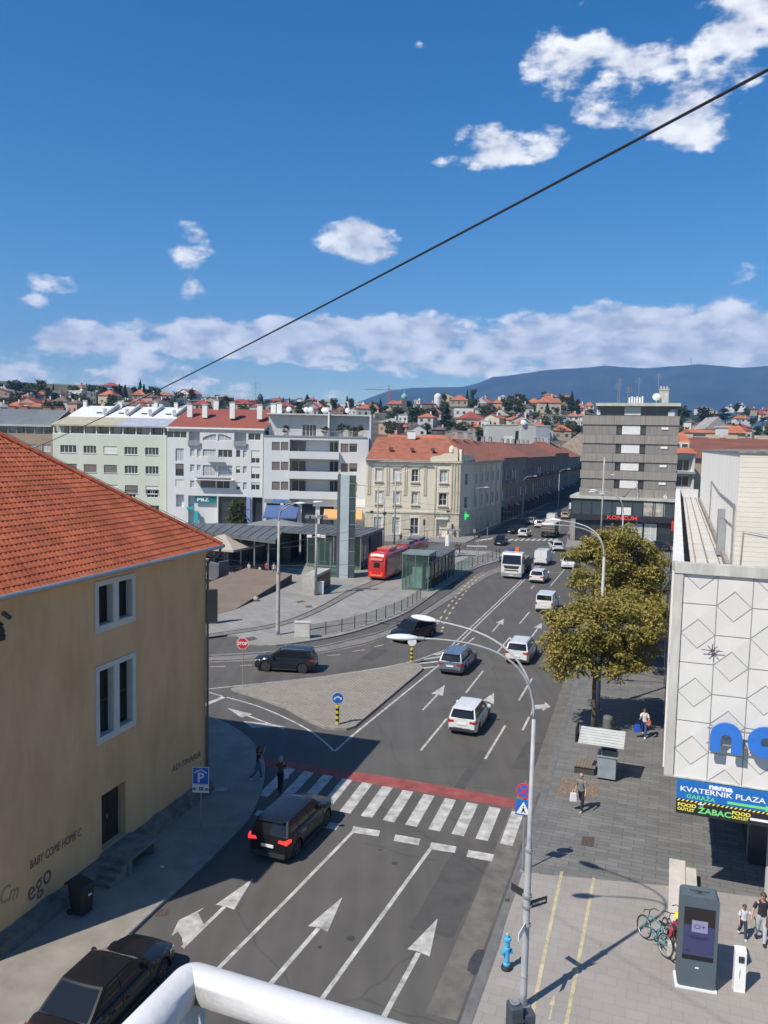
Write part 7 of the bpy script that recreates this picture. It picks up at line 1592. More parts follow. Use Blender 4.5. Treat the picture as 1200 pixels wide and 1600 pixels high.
def pylon():
    p = G(541, 905); t = thing('light_pylon', 'tall slim pylon of pale panel and dark glass rising above the station', 'tower', (p.x, p.y+.6, .12), 0)
    H = 12.1
    mb = MB(); mb.box(-.86, .18, -.5, .3, 0, H); mb.build('pale_panel', mat('pylon_pale', (.40, .46, .47), .5, .12, .4), t)
    mb = MB(); mb.box(.2, .92, -.42, 1.6, .0, H-.05); mb.build('glass_shaft', mat('pylon_glass', (.05, .075, .075), .1, .25, .5, spec=.8), t)
    mb = MB(); mb.box(-1.22, -.92, -.3, 1.4, 0, H+.05); mb.build('back_slab', mat('pylon_dark', (.09, .10, .11), .6, .2, 1), t)
    for k in range(7): mb = MB(); mb.box(.18, .95, -.45, 1.62, 1.5+k*1.6, 1.56+k*1.6); mb.build('joint', STEEL, t)
    # glass lift box at the foot
    g0 = G(490, 903); t2 = thing('glass_stair_enclosure', 'green tinted glass enclosure with railing left of the pylon foot', 'glass enclosure', (g0.x, g0.y, .12), .0)
    w = G(531, 906).x-g0.x-.3
    for a, b in (((0, 0), (w, 0)), ((0, 0), (0, 3.5)), ((0, 3.5), (w, 3.5))):
        A, B = Vector((*a, 0)), Vector((*b, 0)); n = 3
        for k in range(n):
            p1, p2 = A.lerp(B, k/n), A.lerp(B, (k+1)/n); mb = MB(); mb.quad((p1.x, p1.y, 0), (p2.x, p2.y, 0), (p2.x, p2.y, 1.3), (p1.x, p1.y, 1.3)); mb.build('glass_panel', GREEN_GL, t2)
        mb = MB(); mb.tube([(A.x, A.y, 1.32), (B.x, B.y, 1.32)], .035, 6); mb.build('handrail', STEEL, t2)
    mb = MB(); mb.box(.4, 1.9, .5, 2.6, 0, 4.0); mb.build('lift_shaft', GREEN_GL, t2)
    for x, y in ((.4, .5), (1.9, .5), (.4, 2.6), (1.9, 2.6)): mb = MB(); mb.cbox(x, y, 2, .09, .09, 4.0); mb.build('post', STEEL, t2)
pylon()
CANV = mat('parasol_canvas', (.36, .31, .255), .9, .08, .8)
def parasol(lab, x, y, s, ang, z0=2.7, z1=3.9):
    t = thing('parasol', lab, 'parasol', (x, y, .12), ang, 'parasols of the cafe')
    h = s/2; mb = MB(); mb.add([(-h, -h, z0), (h, -h, z0), (h, h, z0), (-h, h, z0), (0, 0, z1), (-h, -h, z0-.25), (h, -h, z0-.25), (h, h, z0-.25), (-h, h, z0-.25)], [(0, 1, 4), (1, 2, 4), (2, 3, 4), (3, 0, 4), (5, 6, 1, 0), (6, 7, 2, 1), (7, 8, 3, 2), (8, 5, 0, 3)]); mb.build('canopy', CANV, t)
    mb = MB(); mb.cyl(0, 0, 0, z1, .05); mb.build('pole', STEEL, t)
    mb = MB()
    for a, b in ((-h, -h), (h, -h), (h, h), (-h, h)): mb.tube([(a, b, z0), (0, 0, z1-.1)], .025, 4)
    mb.build('ribs', STEEL, t); mb = MB(); mb.cbox(0, 0, .1, .9, .9, .2); mb.build('base', CONC, t)
parasol('large beige square parasol just beyond the ochre roof corner', -19.6, 98.0, 7.2, rad(-22), 3.0, 4.4)
parasol('beige parasol partly hidden behind the ochre building corner, nearest to the black totem', -23.2, 86.5, 6.0, rad(-22))
parasol('beige parasol behind the tip of the orange tiled roof', -24.2, 104.5, 6.5, rad(-22), 2.9, 4.3)
# cafe furniture: tables and chairs in the shade, glass windscreens
def cafe():
    mt = DARK; r = random.Random(5)
    tb = thing('cafe_table', 'small dark cafe table under the beige parasols', 'table', (0, 0, 0), 0, 'cafe tables under the parasols'); mb = MB(); mb.cbox(0, 0, .73, .75, .75, .04); mb.build('table_top', mt, tb); mb = MB(); mb.cyl(0, 0, 0, .72, .03); mb.cyl(0, 0, 0, .03, .24); mb.build('leg', mt, tb)
    ch = thing('cafe_chair', 'dark cafe chair under the beige parasols', 'chair', (0, 0, 0), 0, 'cafe chairs under the parasols'); mb = MB(); mb.cbox(0, 0, .45, .45, .45, .04); mb.build('seat', mt, ch); mb = MB(); mb.cbox(0, .22, .7, .45, .04, .5); mb.build('backrest', mt, ch)
    for sx in (-.2, .2):
        for sy in (-.2, .2): mb = MB(); mb.cyl(sx, sy, 0, .45, .018, seg=6); mb.build('leg', mt, ch)
    first = True
    for i in range(4):
        for j in range(3):
            x = -20.8+i*1.9+r.uniform(-.2, .2)-j*.5; y = 92.5+j*3.0+i*.8
            if first: tb.location = (x, y, .12)
            else: copy_tree(tb, None, (x, y, .12), r.uniform(0, 1))
            for s in (-1, 1):
                l = (x+s*.75, y, .12); rz_ = -s*HALF
                if first and s == -1: ch.location = l; ch.rotation_euler = (0, 0, HALF)
                else: copy_tree(ch, None, l, rz_)
            first = False
    for k, (a, b, lab) in enumerate((((327, 905), (342, 909), 'dark cafe windscreen beside the ochre building corner'), ((342, 906), (357, 903), 'dark cafe windscreen right of the first, with a sunlit top edge'))):
        p, q = G(*a), G(*b); t = thing('windscreen_panel', lab, 'screen', (p.x, p.y, .12), math.atan2(q.y-p.y, q.x-p.x)); w = (q-p).length
        mb = MB(); mb.box(0, w, -.03, .03, 0, 1.9); mb.build('panel', mat('screen_grey', (.11, .11, .115), .5, .2, 1), t); mb = MB(); mb.box(0, w, -.05, .05, 1.9, 1.97); mb.build('rail', STEEL, t)
cafe()
p = G(328, 978); t = thing('information_totem', 'black information totem beside the ochre building downpipe', 'totem', (p.x, p.y+.4, .12), .3)
mb = MB(); mb.box(-.55, .55, -.2, .2, .1, 3.0); bevel(mb.build('panel', mat('totem_black', (.03, .03, .035), .4), t), .03); mb = MB(); mb.box(-.45, .45, -.15, .15, 0, .1); mb.build('foot', STEEL, t)
# wooden deck ramp
q = [G(*a) for a in ((322, 966), (366, 955), (456, 912), (385, 904), (322, 924))]; n = len(q); hs = [.02, .02, .95, 1.15, .75]
t = thing('timber_ramp', 'brown timber ramp deck rising towards the station canopy', 'ramp', (q[0].x, q[0].y, .12))
mb = MB(); mb.add([(p-q[0])+Vector((0, 0, h)) for p, h in zip(q, hs)], [tuple(range(n))])
mb.build('deck', brickmat('ramp_boards', (.215, .165, .125), (.185, .14, .105), (.10, .08, .06), 4.0, .14, -35, var=.2, sc=.6, msize=.012), t)
mb = MB(); mb.add([(p-q[0])+Vector((0, 0, h-.004)) for p, h in zip(q, hs)]+[(p-q[0])+Vector((0, 0, -.1)) for p in q], [(i, n+i, n+(i+1) % n, (i+1) % n) for i in range(n)]); mb.build('side', mat('ramp_side_dark', (.05, .045, .04), .8), t)
p = G(400, 941); t = thing('stone_ball', 'small pale stone ball beside the ramp edge', 'bollard', (p.x, p.y, .12)); mb = MB(); mb.lathe([(.02, 0), (.2, .04), (.28, .22), (.2, .42), (.02, .46)]); mb.build('ball', CONC, t, smooth=True)
p = G(483, 931); t = thing('concrete_block', 'raw concrete ventilation block in front of the station', 'block', (p.x, p.y, .12), -rad(14))
mb = MB(); mb.box(-.8, .65, 0, 5.2, 0, 2.05); mb.build('block', mat('vent_concrete', (.37, .355, .33), .9, .25, .9, bump=.4, bscale=8), t); mb = MB(); mb.box(.66, .7, .4, 4.8, .1, 1.75); mb.build('grille', DARK, t)
def cabinet(lab, pxp, w, h, d, m, rz=0.0, name='cabinet', lip=True):
    p = G(*pxp); t = thing(name, lab, 'cabinet', (p.x, p.y, .12), rz); mb = MB(); mb.box(-w/2, w/2, 0, d, .08, h-.08); bevel(mb.build('body', m, t), .02)
    mb = MB(); mb.box(-w/2-.04, w/2+.04, -.04, d+.04, h-.08, h); mb.build('lid', m, t); mb = MB(); mb.box(-w/2+.05, w/2-.05, -.012, -.002, .15, h-.15); mb.build('door', m, t); mb = MB(); mb.box(-w/2, w/2, .0, d, 0, .08); mb.build('plinth', CONC, t)
cabinet('white metal cabinet beside the floodlight mast', (500, 931), .72, 1.35, .5, WHT)
cabinet('pale grey electrical cabinet where the fence begins', (472, 1000), 1.25, 1.35, .5, mat('cabinet_pale', (.50, .50, .47), .6, .08, 2))
# masts and lamps
HEADM = mat('lamp_head_white', (.62, .64, .65), .35, .05, 2); LENS = mat('lamp_lens', (.50, .52, .52), .2)
def lamp_head(parent, p, d, L=.9, w=.36):
    """p = the arm end; head extends along d"""
    d = d.normalized(); s = d.cross(Vector((0, 0, 1))).normalized(); u = s.cross(d).normalized()
    Mx = Matrix((( d.x, s.x, u.x, p.x), (d.y, s.y, u.y, p.y), (d.z, s.z, u.z, p.z), (0, 0, 0, 1)))
    mb = MB(); nx, na = 14, 14; vs = []
    for i in range(nx+1):
        t_ = i/nx; x = L*t_; ww = w/2*math.sin(math.pi*min(1, t_*.97+.03))**.55*(1 if t_ > .15 else .6+t_*2.6); hh = .085*math.sin(math.pi*min(1, t_*.97+.03))**.5
        for k in range(na):
            a = 2*math.pi*k/na; vs.append(Mx @ Vector((x, ww*math.cos(a), hh*math.sin(a)*(1.2 if math.sin(a) > 0 else .7))))
    mb.add(vs, [(i*na+k, i*na+(k+1) % na, (i+1)*na+(k+1) % na, (i+1)*na+k) for i in range(nx) for k in range(na)])
    h = mb.build('lamp_head', HEADM, parent, smooth=True)
    mb = MB(); mb.tube([p-d*.14, p+d*.04], .05, 10); mb.build('socket', STEEL, h)
def street_lamp(lab, base, H, arms, r0=.11, m=None, name='street_lamp', thick=.045, step=True, group='street lamps around the junction', z0=.12):
    t = thing(name, lab, 'street lamp', (base[0], base[1], z0), 0, group); m = m or PG
    mb = MB(); hs = H*.55; mb.tube([(0, 0, 0), (0, 0, .5), (0, 0, hs), (0, 0, hs+.15), (0, 0, H)], [r0*1.05, r0, r0*.92, r0*.66, r0*.52], 14); mb.build('pole', m, t, smooth=True)
    mb = MB(); mb.cyl(0, 0, 0, .05, r0*2.0); mb.cyl(0, 0, hs-.02, hs+.06, r0*1.1); mb.cyl(0, 0, .9, .94, r0*1.06); mb.build('collar', STEEL, t)
    for (ex, ey, ez) in arms:
        E_ = Vector((ex-base[0], ey-base[1], ez-z0)); P0 = Vector((0, 0, H-.05)); hdir = Vector((E_.x, E_.y, 0)); 
        c1 = Vector((0, 0, H+(E_.z-H)*.75)); pts = []
        for k in range(17):
            u = k/16; c2 = hdir*.35+Vector((0, 0, E_.z-.02)); pts.append(P0*(1-u)**3+3*c1*u*(1-u)**2+3*c2*u*u*(1-u)+E_*u**3)
        mb = MB(); mb.tube(pts, [thick*(1-.3*k/16) for k in range(17)], 10); mb.build('arm', m, t, smooth=True); lamp_head(t, E_, pts[-1]-pts[-2])
    return t
near = street_lamp('tall grey street lamp in the foreground with two curved arms reaching over the road', (4.25, 21.5), 8.4, [(1.02, 21.47, 10.72), (1.62, 23.3, 10.8)], .105, thick=.036)
# signs on the near lamp
def disc(parent, name, m, M, r, th=.02, seg=28):
    mb = MB(); mb.lathe([(r, 0), (r, th)], M, seg); return mb.build(name, m, parent)
BLUE = mat('traffic_blue', (.015, .12, .45), .45); REDS = mat('traffic_red', (.5, .03, .04), .45); SW = mat('traffic_white', (.68, .68, .68), .5)
FACE = lambda x, y, z, rz=0: T3(x, y, z) @ RZ(rz) @ Matrix.Rotation(HALF, 4, 'X')      # local z towards -y
def no_stop():
    t = thing('no_stopping_sign', 'round red and blue no stopping sign just behind the tall foreground lamp', 'traffic sign', (5.47, 28.68, 3.27), rad(-20))
    zz = 0
    disc(t, 'back_plate', STEEL, FACE(-.06, 0, .0), .30, .015); disc(t, 'rim', REDS, FACE(-.06, -.016, .0), .295, .004); disc(t, 'face', BLUE, FACE(-.06, -.021, 0), .235, .003)
    for s in (1, -1):
        mb = MB(); mb.box(-.235, .235, -.004, 0, -.028, .028, T3(-.06, -.0255 - (.001 if s > 0 else 0), 0) @ Matrix.Rotation(s*rad(45), 4, 'Y')); mb.build('bar', REDS, t)
    t2 = thing('pedestrian_crossing_sign', 'square blue pedestrian crossing sign with white triangle below the round one', 'traffic sign', (5.47, 28.68, 2.62), rad(-20))
    mb = MB(); mb.box(-.36, .24, -.01, .01, -.3, .3); bevel(mb.build('plate', BLUE, t2), .004); mb = MB(); mb.add([(-.32, -.014, -.24), (.20, -.014, -.24), (-.06, -.014, .24)], [(0, 1, 2)]); mb.build('triangle', SW, t2)
    mb = MB(); y = -.018
    mb.add([(-.09, y, -.0), (-.03, y, -.0), (-.01, y, -.10), (.04, y, -.20), (.0, y, -.20), (-.05, y, -.12), (-.11, y, -.2), (-.15, y, -.2), (-.10, y, -.09)], [tuple(range(9))])
    mb.add([(-.06+.03*math.cos(a), y, .05+.03*math.sin(a)) for a in [k*math.pi/5 for k in range(10)]], [tuple(range(10))]); mb.build('walking_figure', PLAST, t2)
    sp = thing('sign_post', 'thin grey post carrying the round and the square sign behind the tall lamp', 'post', (5.47, 28.76, .12)); mb = MB(); mb.cyl(0, 0, 0, 3.5, .03); mb.build('pole', STEEL, sp); mb = MB(); mb.cyl(0, 0, 0, .04, .1); mb.build('foot', STEEL, sp)
    # street name blades
    for k, (z_, ang, lab, m, L_) in enumerate(((3.0, rad(28), 'black street name blade on the tall lamp pointing right', PLAST, .62), (3.3, rad(128), 'narrow dark street name blade on the tall lamp pointing away left', PLAST, .5), (2.45, rad(243), 'pale street name blade low on the tall lamp, pointing towards the camera', SW, .6))):
        b = thing('street_name_sign', lab, 'sign', (4.25, 21.5, z_+.12), ang, 'street name blades on the tall lamp'); mb = MB(); mb.box(.1, .1+L_, -.012, .012, -.11, .11); mb.build('blade', m, b); mb = MB(); mb.lathe([(.14, -.03), (.14, .03)], None, 14); mb.build('clamp', STEEL, b)
        mb = MB()
        for q_ in range(9): mb.box(.2+q_*L_*.085, .2+q_*L_*.085+L_*.05, -.014, -.0125, -.035, .03)
        mb.build('lettering', SW if m is PLAST else PLAST, b)
no_stop()
b = G(933, 1112); street_lamp('tall street lamp standing among the chestnut trees, arms above the van', (b.x, b.y), 9.4, [(b.x-2.9, b.y+.2, 11.35), (b.x-2.2, b.y+2.0, 11.45)], .15)
street_lamp('street lamp with twin arms rising behind the chestnut trees in front of the supermarket', (27.3, 91), 8.6, [(24.0, 90.6, 11.0), (24.6, 92.4, 11.1)], .13)
street_lamp('farther single arm street lamp directly in front of the grey tower', (42.2, 133), 8.6, [(38.0, 132.0, 11.6)], .13)
b = G(434, 994); street_lamp('tall concrete street lamp on the plaza with two arms bending right', (b.x, b.y), 9.4, [(b.x+1.35, b.y-.5, 11.05), (b.x+2.7, b.y+.4, 11.1)], .17, CONC)
b = G(740, 838); street_lamp('street lamp on the corner of the cream house', (b.x, b.y), 7.6, [(b.x+1.5, b.y-.3, 8.7)], .12)
b = G(816, 812); street_lamp('street lamp along the shaded row, before the dark brown houses', (b.x, b.y), 8.2, [(b.x+2.0, b.y-.3, 9.6)], .13)
b = G(872, 792); street_lamp('farthest street lamp along the shaded row', (b.x, b.y), 8.6, [(b.x+2.0, b.y-.3, 10.2)], .14)
b = G(319, 819); street_lamp('slim street lamp in front of the teal shop with arms to both sides', (b.x, b.y), 8.0, [(b.x-2.2, b.y, 8.6), (b.x+2.2, b.y, 8.6)], .10)
def mast(lab, pxp, H, feats, name='catenary_mast', r=.14, m=None, z0=.12):
    p = G(*pxp); t = thing(name, lab, 'mast', (p.x, p.y, z0), 0); mb = MB(); mb.tube([(0, 0, 0), (0, 0, H)], [r, r*.75], 12); mb.build('pole', m or CONC, t, smooth=True)
    for f_ in feats:
        if f_[0] == 'arm': mb = MB(); mb.tube([(0, 0, f_[1]), (f_[2], 0, f_[3])], .05, 6); mb.build('arm', STEEL, t); 
        if f_[0] == 'box': mb = MB(); mb.cbox(f_[1], -.1, f_[2], f_[3], .3, f_[4]); mb.build(f_[5], f_[6], t)
        if f_[0] == 'flood':
            mb = MB(); mb.box(-1.1, 1.1, -.04, .04, f_[1], f_[1]+.08); mb.build('crossbar', STEEL, t)
            for k in range(4): mb = MB(); mb.cbox(-.95+k*.63, -.25, f_[1]-.12, .42, .3, .24, 0); mb.build('floodlight', GREYM, t)
    return p
mast('floodlight mast with cameras in front of the station pavilion', (493, 932), 8.7, [('flood', 8.3), ('box', -.7, 6.2, .5, .25, 'camera', WHT), ('box', .7, 6.2, .5, .25, 'camera', WHT), ('box', .25, 6.25, .3, .3, 'camera', WHT), ('arm', 6.1, -1.0, 6.1), ('arm', 6.1, 1.0, 6.1)], 'floodlight_mast')
mast('catenary mast with wide cross arms behind the station, left of the cream house', (589, 856), 9.6, [('arm', 9.2, -3.2, 9.5), ('arm', 9.2, 2.4, 9.4), ('box', -.9, 5.4, .5, .4, 'signal_box', DARK)])
mast('slimmer catenary mast right beside the cross armed one', (599, 857), 9.0, [('arm', 8.6, 1.6, 8.8), ('box', .1, 5.3, .5, .4, 'signal_box', DARK)])
mast('pale mast with a long arm in front of the cream house windows', (616, 853), 11.3, [('arm', 11.1, 2.7, 12.0), ('arm', 9.6, -1.2, 9.7), ('arm', 9.6, 1.0, 9.7)])
mast('traffic light gantry mast in front of the white flats', (355, 819), 8.3, [('arm', 7.8, -4.6, 7.6), ('box', -3.6, 7.2, .7, 1.6, 'traffic_light', DARK)], 'gantry_mast', .12, STEEL)
mast('pale mast with small cameras in front of the supermarket glazing', (938, 862), 14.5, [('box', -.2, 9.0, .6, .4, 'camera', WHT), ('arm', 14.3, -.8, 14.4), ('arm', 14.3, .8, 14.4)], 'camera_mast', .16)
def signal(lab, pxp, H, hh=.9, on=None, z0=.12, name='traffic_light'):
    p = G(*pxp); t = thing(name, lab, 'traffic light', (p.x, p.y, z0), 0, 'traffic lights at the far junction'); mb = MB(); mb.cyl(0, 0, 0, H, .055); mb.build('pole', STEEL, t); mb = MB(); mb.cbox(0, -.12, H-.1, .32, .26, hh); mb.build('housing', DARK, t)
    for k in range(3): mb = MB(); mb.lathe([(.1, 0), (.1, .02)], FACE(0, -.26, H-.1+(1-k)*hh*.31), 12); mb.build('lens', mat('lens_dark', (.05, .03, .03), .3), t)
signal('traffic light between the tram and the cream house', (662, 851), 3.6); signal('traffic light by the pharmacy door', (706, 858), 3.4); signal('traffic light behind the white rail at the stop end', (747, 872), 3.4); signal('traffic light left of the far zebra crossing', (761, 848), 3.2); signal('traffic light at the right end of the far crossing, above the tree', (912, 862), 3.2)
# white column
p = G(699, 872); t = thing('advertising_column', 'short white round column with a dark flat top at the tram stop', 'column', (p.x, p.y, .12)); mb = MB(); mb.cyl(0, 0, 0, 3.3, .36, seg=20); mb.build('drum', WHT, t, smooth=False); mb = MB(); mb.cbox(.4, 0, 3.9, 2.6, 1.0, .16); mb.cyl(0, 0, 3.3, 3.9, .1); mb.build('cap', STEEL, t)
# tram shelters
def shelter():
    a = G(628, 923); t = thing('glass_lift_kiosk', 'green glass lift kiosk at the near end of the tram stop', 'kiosk', (a.x, a.y, .12), -rad(16)); w, d, H = 2.9, 3.4, 3.9
    for p1, p2 in (((0, 0), (w, 0)), ((w, 0), (w, d)), ((w, d), (0, d)), ((0, d), (0, 0))):
        A, B = Vector((*p1, 0)), Vector((*p2, 0))
        for k in range(2):
            q1, q2 = A.lerp(B, k/2), A.lerp(B, (k+1)/2); mb = MB(); mb.quad((q1.x, q1.y, .05), (q2.x, q2.y, .05), (q2.x, q2.y, H), (q1.x, q1.y, H)); mb.build('glass_panel', GREEN_GL, t); mb = MB(); mb.cbox(q1.x, q1.y, H/2, .08, .08, H); mb.build('post', mat('green_steel', (.13, .19, .17), .5, metal=.3), t)
    mb = MB(); mb.box(-.1, w+.1, -.1, d+.1, H, H+.15); mb.build('roof', mat('roof_green_grey', (.16, .21, .19), .5, .2, 1), t); mb = MB(); mb.box(.9, 2.1, .9, 2.4, .1, 3.2); mb.build('lift_car', mat('lift_pale', (.34, .40, .38), .5, .2, 1), t)
    a = G(672, 924); b = G(706, 901); d_ = (b-a); L_ = d_.length+1.5; t = thing('tram_shelter', 'long glass tram shelter with a dark flat roof behind the lift kiosk', 'shelter', (a.x, a.y, .12), math.atan2(d_.y, d_.x))
    # x along the shelter, y to the left (towards the tram)
    mb = MB(); mb.box(-.4, L_+1, -.3, 2.9, 3.1, 3.28)
    for k in range(9): mb.box(k*L_/8, k*L_/8+.06, -.3, 2.9, 3.28, 3.34)
    mb.build('roof', ZINC, t); n = 7
    for k in range(n):
        x0, x1 = L_*k/n, L_*(k+1)/n; mb = MB(); mb.quad((x0, 0, .1), (x1, 0, .1), (x1, 0, 3.05), (x0, 0, 3.05)); mb.build('glass_panel', glassmat('shelter_glass', (.25, .28, .28), .45) if 'shelter_glass' not in MATS else MATS['shelter_glass'], t); mb = MB(); mb.cbox(x0, 0, 1.55, .1, .1, 3.1); mb.build('post', DARK, t)
    mb = MB(); mb.box(1, L_-1, 1.2, 1.6, .42, .48); mb.build('bench', mat('bench_wood', (.2, .13, .08), .8), t)
shelter()
# fence along the tracks
def fence(name, lab, path, h, gap, glass=None, z0=.12, two=True):
    P = resamp(path, max(2, int(sum((path[i+1]-path[i]).length for i in range(len(path)-1))/gap))); o = P[0]; t = thing(name, lab, 'fence', (o.x, o.y, z0))
    for p in P: mb = MB(); q = p-o; mb.box(q.x-.035, q.x+.035, q.y-.035, q.y+.035, 0, h); mb.build('post', DARK if not glass else STEEL, t)
    for zz in ((h-.06, .12) if two else (h-.06,)): mb = MB(); mb.tube([(p.x-o.x, p.y-o.y, zz) for p in P], .02, 5); mb.build('rail', STEEL, t)
    for i in range(len(P)-1):
        a, b = P[i]-o, P[i+1]-o; mb = MB(); mb.quad((a.x, a.y, .15), (b.x, b.y, .15), (b.x, b.y, h-.1), (a.x, a.y, h-.1)); mb.build('panel', glass or MATS['mesh_glass'], t)
glassmat('mesh_glass', (.80, .82, .80), .82)
fp = smooth_path([p+(Vector((-.45, .75, 0)).normalized()*.55) for p in px([(487, 1001), (515, 996), (542, 990.7), (589, 976), (637, 956), (662, 938)])], 4)
fence('track_fence', 'low dark post fence curving along the tram tracks on the plaza edge', fp, 1.1, 1.7)
fp = smooth_path([p+Vector((-.5, .5, 0)) for p in px([(706, 910), (725, 898), (744, 887.5)])], 3)
fence('glass_fence', 'green glass panel fence beside the far end of the tram shelter', fp, 1.5, 1.6, GREEN_GL)
fp = smooth_path([p+Vector((-.4, .6, 0)) for p in px([(744, 887.5), (760, 882), (775, 877), (786, 872)])], 3)
fence('stop_end_fence', 'dark railing closing the far end of the tram stop', fp, 1.2, 1.6)
p = G(742, 872); t = thing('white_rail', 'white horizontal rail at the far end of the tram stop', 'railing', (p.x-1.2, p.y, .12)); mb = MB(); mb.box(0, 2.9, -.03, .03, 1.55, 1.65); mb.build('rail', WHT, t)
for x in (.1, 1.4, 2.8): mb = MB(); mb.cyl(x, 0, 0, 1.6, .03); mb.build('post', STEEL, t)
# traffic island signs
def stop_sign():
    p = G(380, 1077); t = thing('stop_sign', 'red octagonal stop sign on a slim pole at the island tip', 'traffic sign', (p.x, p.y, .14), rad(-3)); mb = MB(); mb.tube([(0, 0, 0), (-.05, 0, 3.1)], .03, 10); mb.build('pole', STEEL, t)
    M = FACE(-.05, -.04, 2.88); oc = lambda r, th: [(r, 0), (r, th)]
    mb = MB(); mb.lathe(oc(.40, .012), M @ RZ(math.pi/8), 8); mb.build('plate_edge', SW, t); mb = MB(); mb.lathe(oc(.37, .004), M @ T3(0, 0, .0125) @ RZ(math.pi/8), 8); mb.build('plate', REDS, t)
    txt('lettering', 'STOP', .26, SW, t, (-.05, -.062, 2.88), (HALF, 0, 0), .002, bold=.012)
    p = G(527, 1136); t = thing('keep_sides_sign', 'round blue sign with two white arrows on a yellow and black striped post', 'traffic sign', (p.x, p.y, .14), rad(4)); mb = MB()
    for k in range(7): mb.mi = k % 2; mb.cyl(0, 0, .05+k*.155, .05+(k+1)*.155, .10, seg=14)
    mb.build('striped_post', [mat('stripe_yellow', (.62, .46, .03), .5), PLAST], t); mb = MB(); mb.cyl(0, 0, 0, .05, .16); mb.cyl(0, 0, 1.13, 1.7, .03); mb.build('base', STEEL, t)
    disc(t, 'disc_edge', SW, FACE(0, -.05, 1.55), .33, .01); disc(t, 'disc', BLUE, FACE(0, -.062, 1.55), .31, .004)
    mb = MB(); y = -.069
    for s in (-1, 1): mb.add([(0, y-.001*s, 1.68), (0, y-.001*s, 1.6), (s*.13, y, 1.53), (s*.1, y, 1.47), (s*.24, y, 1.47), (s*.2, y, 1.61), (s*.17, y, 1.585)], [(0, 1, 2, 6), (3, 4, 5)])
    mb.build('arrows', SW, t)
    p = G(643, 1038); t = thing('island_bollard_sign', 'white oval sign on a short yellow and black post under the lamp heads', 'traffic sign', (p.x, p.y, .14), 0); mb = MB()
    for k in range(7): mb.mi = k % 2; mb.cyl(0, 0, .05+k*.145, .05+(k+1)*.145, .10, seg=14)
    mb.build('striped_post', [MATS['stripe_yellow'], PLAST], t); mb = MB(); mb.cyl(0, 0, 1.06, 1.9, .028); mb.build('pole', STEEL, t); disc(t, 'disc', SW, FACE(0, -.03, 1.55), .32, .012)
    p = G(314, 1297); t = thing('parking_sign', 'blue garage parking sign with a white plate reading 50 m at the ochre wall', 'traffic sign', (p.x, p.y, .12), rad(-2)); mb = MB(); mb.cyl(0, 0, 0, 2.75, .03); mb.build('pole', STEEL, t)
    mb = MB(); mb.box(-.34, .34, -.06, -.04, 1.85, 2.58); mb.build('plate_edge', SW, t); mb = MB(); mb.box(-.315, .315, -.066, -.061, 1.875, 2.555); mb.build('plate', BLUE, t); txt('lettering', 'P', .56, SW, t, (0, -.072, 2.12), (HALF, 0, 0), .002, bold=.012)
    mb = MB(); mb.add([(-.26, -.07, 2.36), (0, -.07, 2.5), (.26, -.07, 2.36), (.26, -.07, 2.31), (0, -.07, 2.45), (-.26, -.07, 2.31)], [(0, 5, 4, 1), (1, 4, 3, 2)]); mb.build('roof_symbol', SW, t)
    mb = MB(); mb.box(-.34, .34, -.06, -.04, 1.5, 1.83); mb.build('lower_plate', SW, t); txt('lettering', '← 50 m', .2, PLAST, t, (0, -.064, 1.66), (HALF, 0, 0), .002, bold=.008)
stop_sign()
# things on the right pavement
def hydrant():
    p = G(791, 1520); t = thing('fire_hydrant', 'light blue fire hydrant with a black foot beside the tall street lamp', 'hydrant', (p.x, p.y, .12), .3); hb = mat('hydrant_blue', (.06, .35, .60), .45, .2, 5)
    mb = MB(); mb.lathe([(.11, .14), (.11, .2), (.085, .22), (.085, .62), (.1, .64), (.1, .7), (.085, .72), (.085, .92), (.12, .94), (.12, 1.0), (.06, 1.03), (.055, 1.1), (.02, 1.12)], None, 18); mb.build('barrel', hb, t, smooth=False)
    mb = MB(); mb.lathe([(.16, 0), (.17, .06), (.14, .14), (.10, .15)], None, 16); mb.build('foot', PLAST, t)
    for s, m in ((-1, MATS['hydrant_blue']), (1, MATS['hydrant_blue'])): mb = MB(); mb.lathe([(.06, .06), (.06, .13), (.075, .13), (.075, .18), (.02, .19)], T3(0, 0, .55) @ Matrix.Rotation(s*HALF, 4, 'Y'), 12); mb.build('outlet_cap', m, t)
    mb = MB(); mb.lathe([(.05, 0), (.055, .05), (.03, .09)], T3(0, 0, 1.08), 12); mb.build('top_cap', mat('hydrant_grey', (.3, .36, .36), .5), t)
hydrant()
def meter():
    p = G(797, 1566, 2.45); t = thing('pedestrian_signal', 'dark grey traffic light head seen from above at the bottom edge', 'traffic light', (p.x+.1, p.y+.0, .12), rad(10)); mb = MB(); mb.cyl(0, 0, 0, 2.0, .07); mb.build('pole', PG, t)
    g = mat('signal_housing', (.055, .065, .085), .5, .1, 3); mb = MB(); mb.box(-.17, .17, -.25, .12, 1.55, 2.35); bevel(mb.build('housing', g, t), .05, 3)
    mb = MB(); mb.lathe([(.12, 0), (.13, .03), (.10, .04), (.03, .02)], T3(0, -.05, 2.36), 20); mb.build('top_cap', STEEL, t); mb = MB(); mb.box(-.13, .13, -.42, -.25, 2.1, 2.13); mb.build('visor', DARK, t)
    mb = MB(); mb.box(.2, .5, -.2, .1, 1.6, 2.1); bevel(mb.build('second_housing', g, t), .04, 3)
meter()
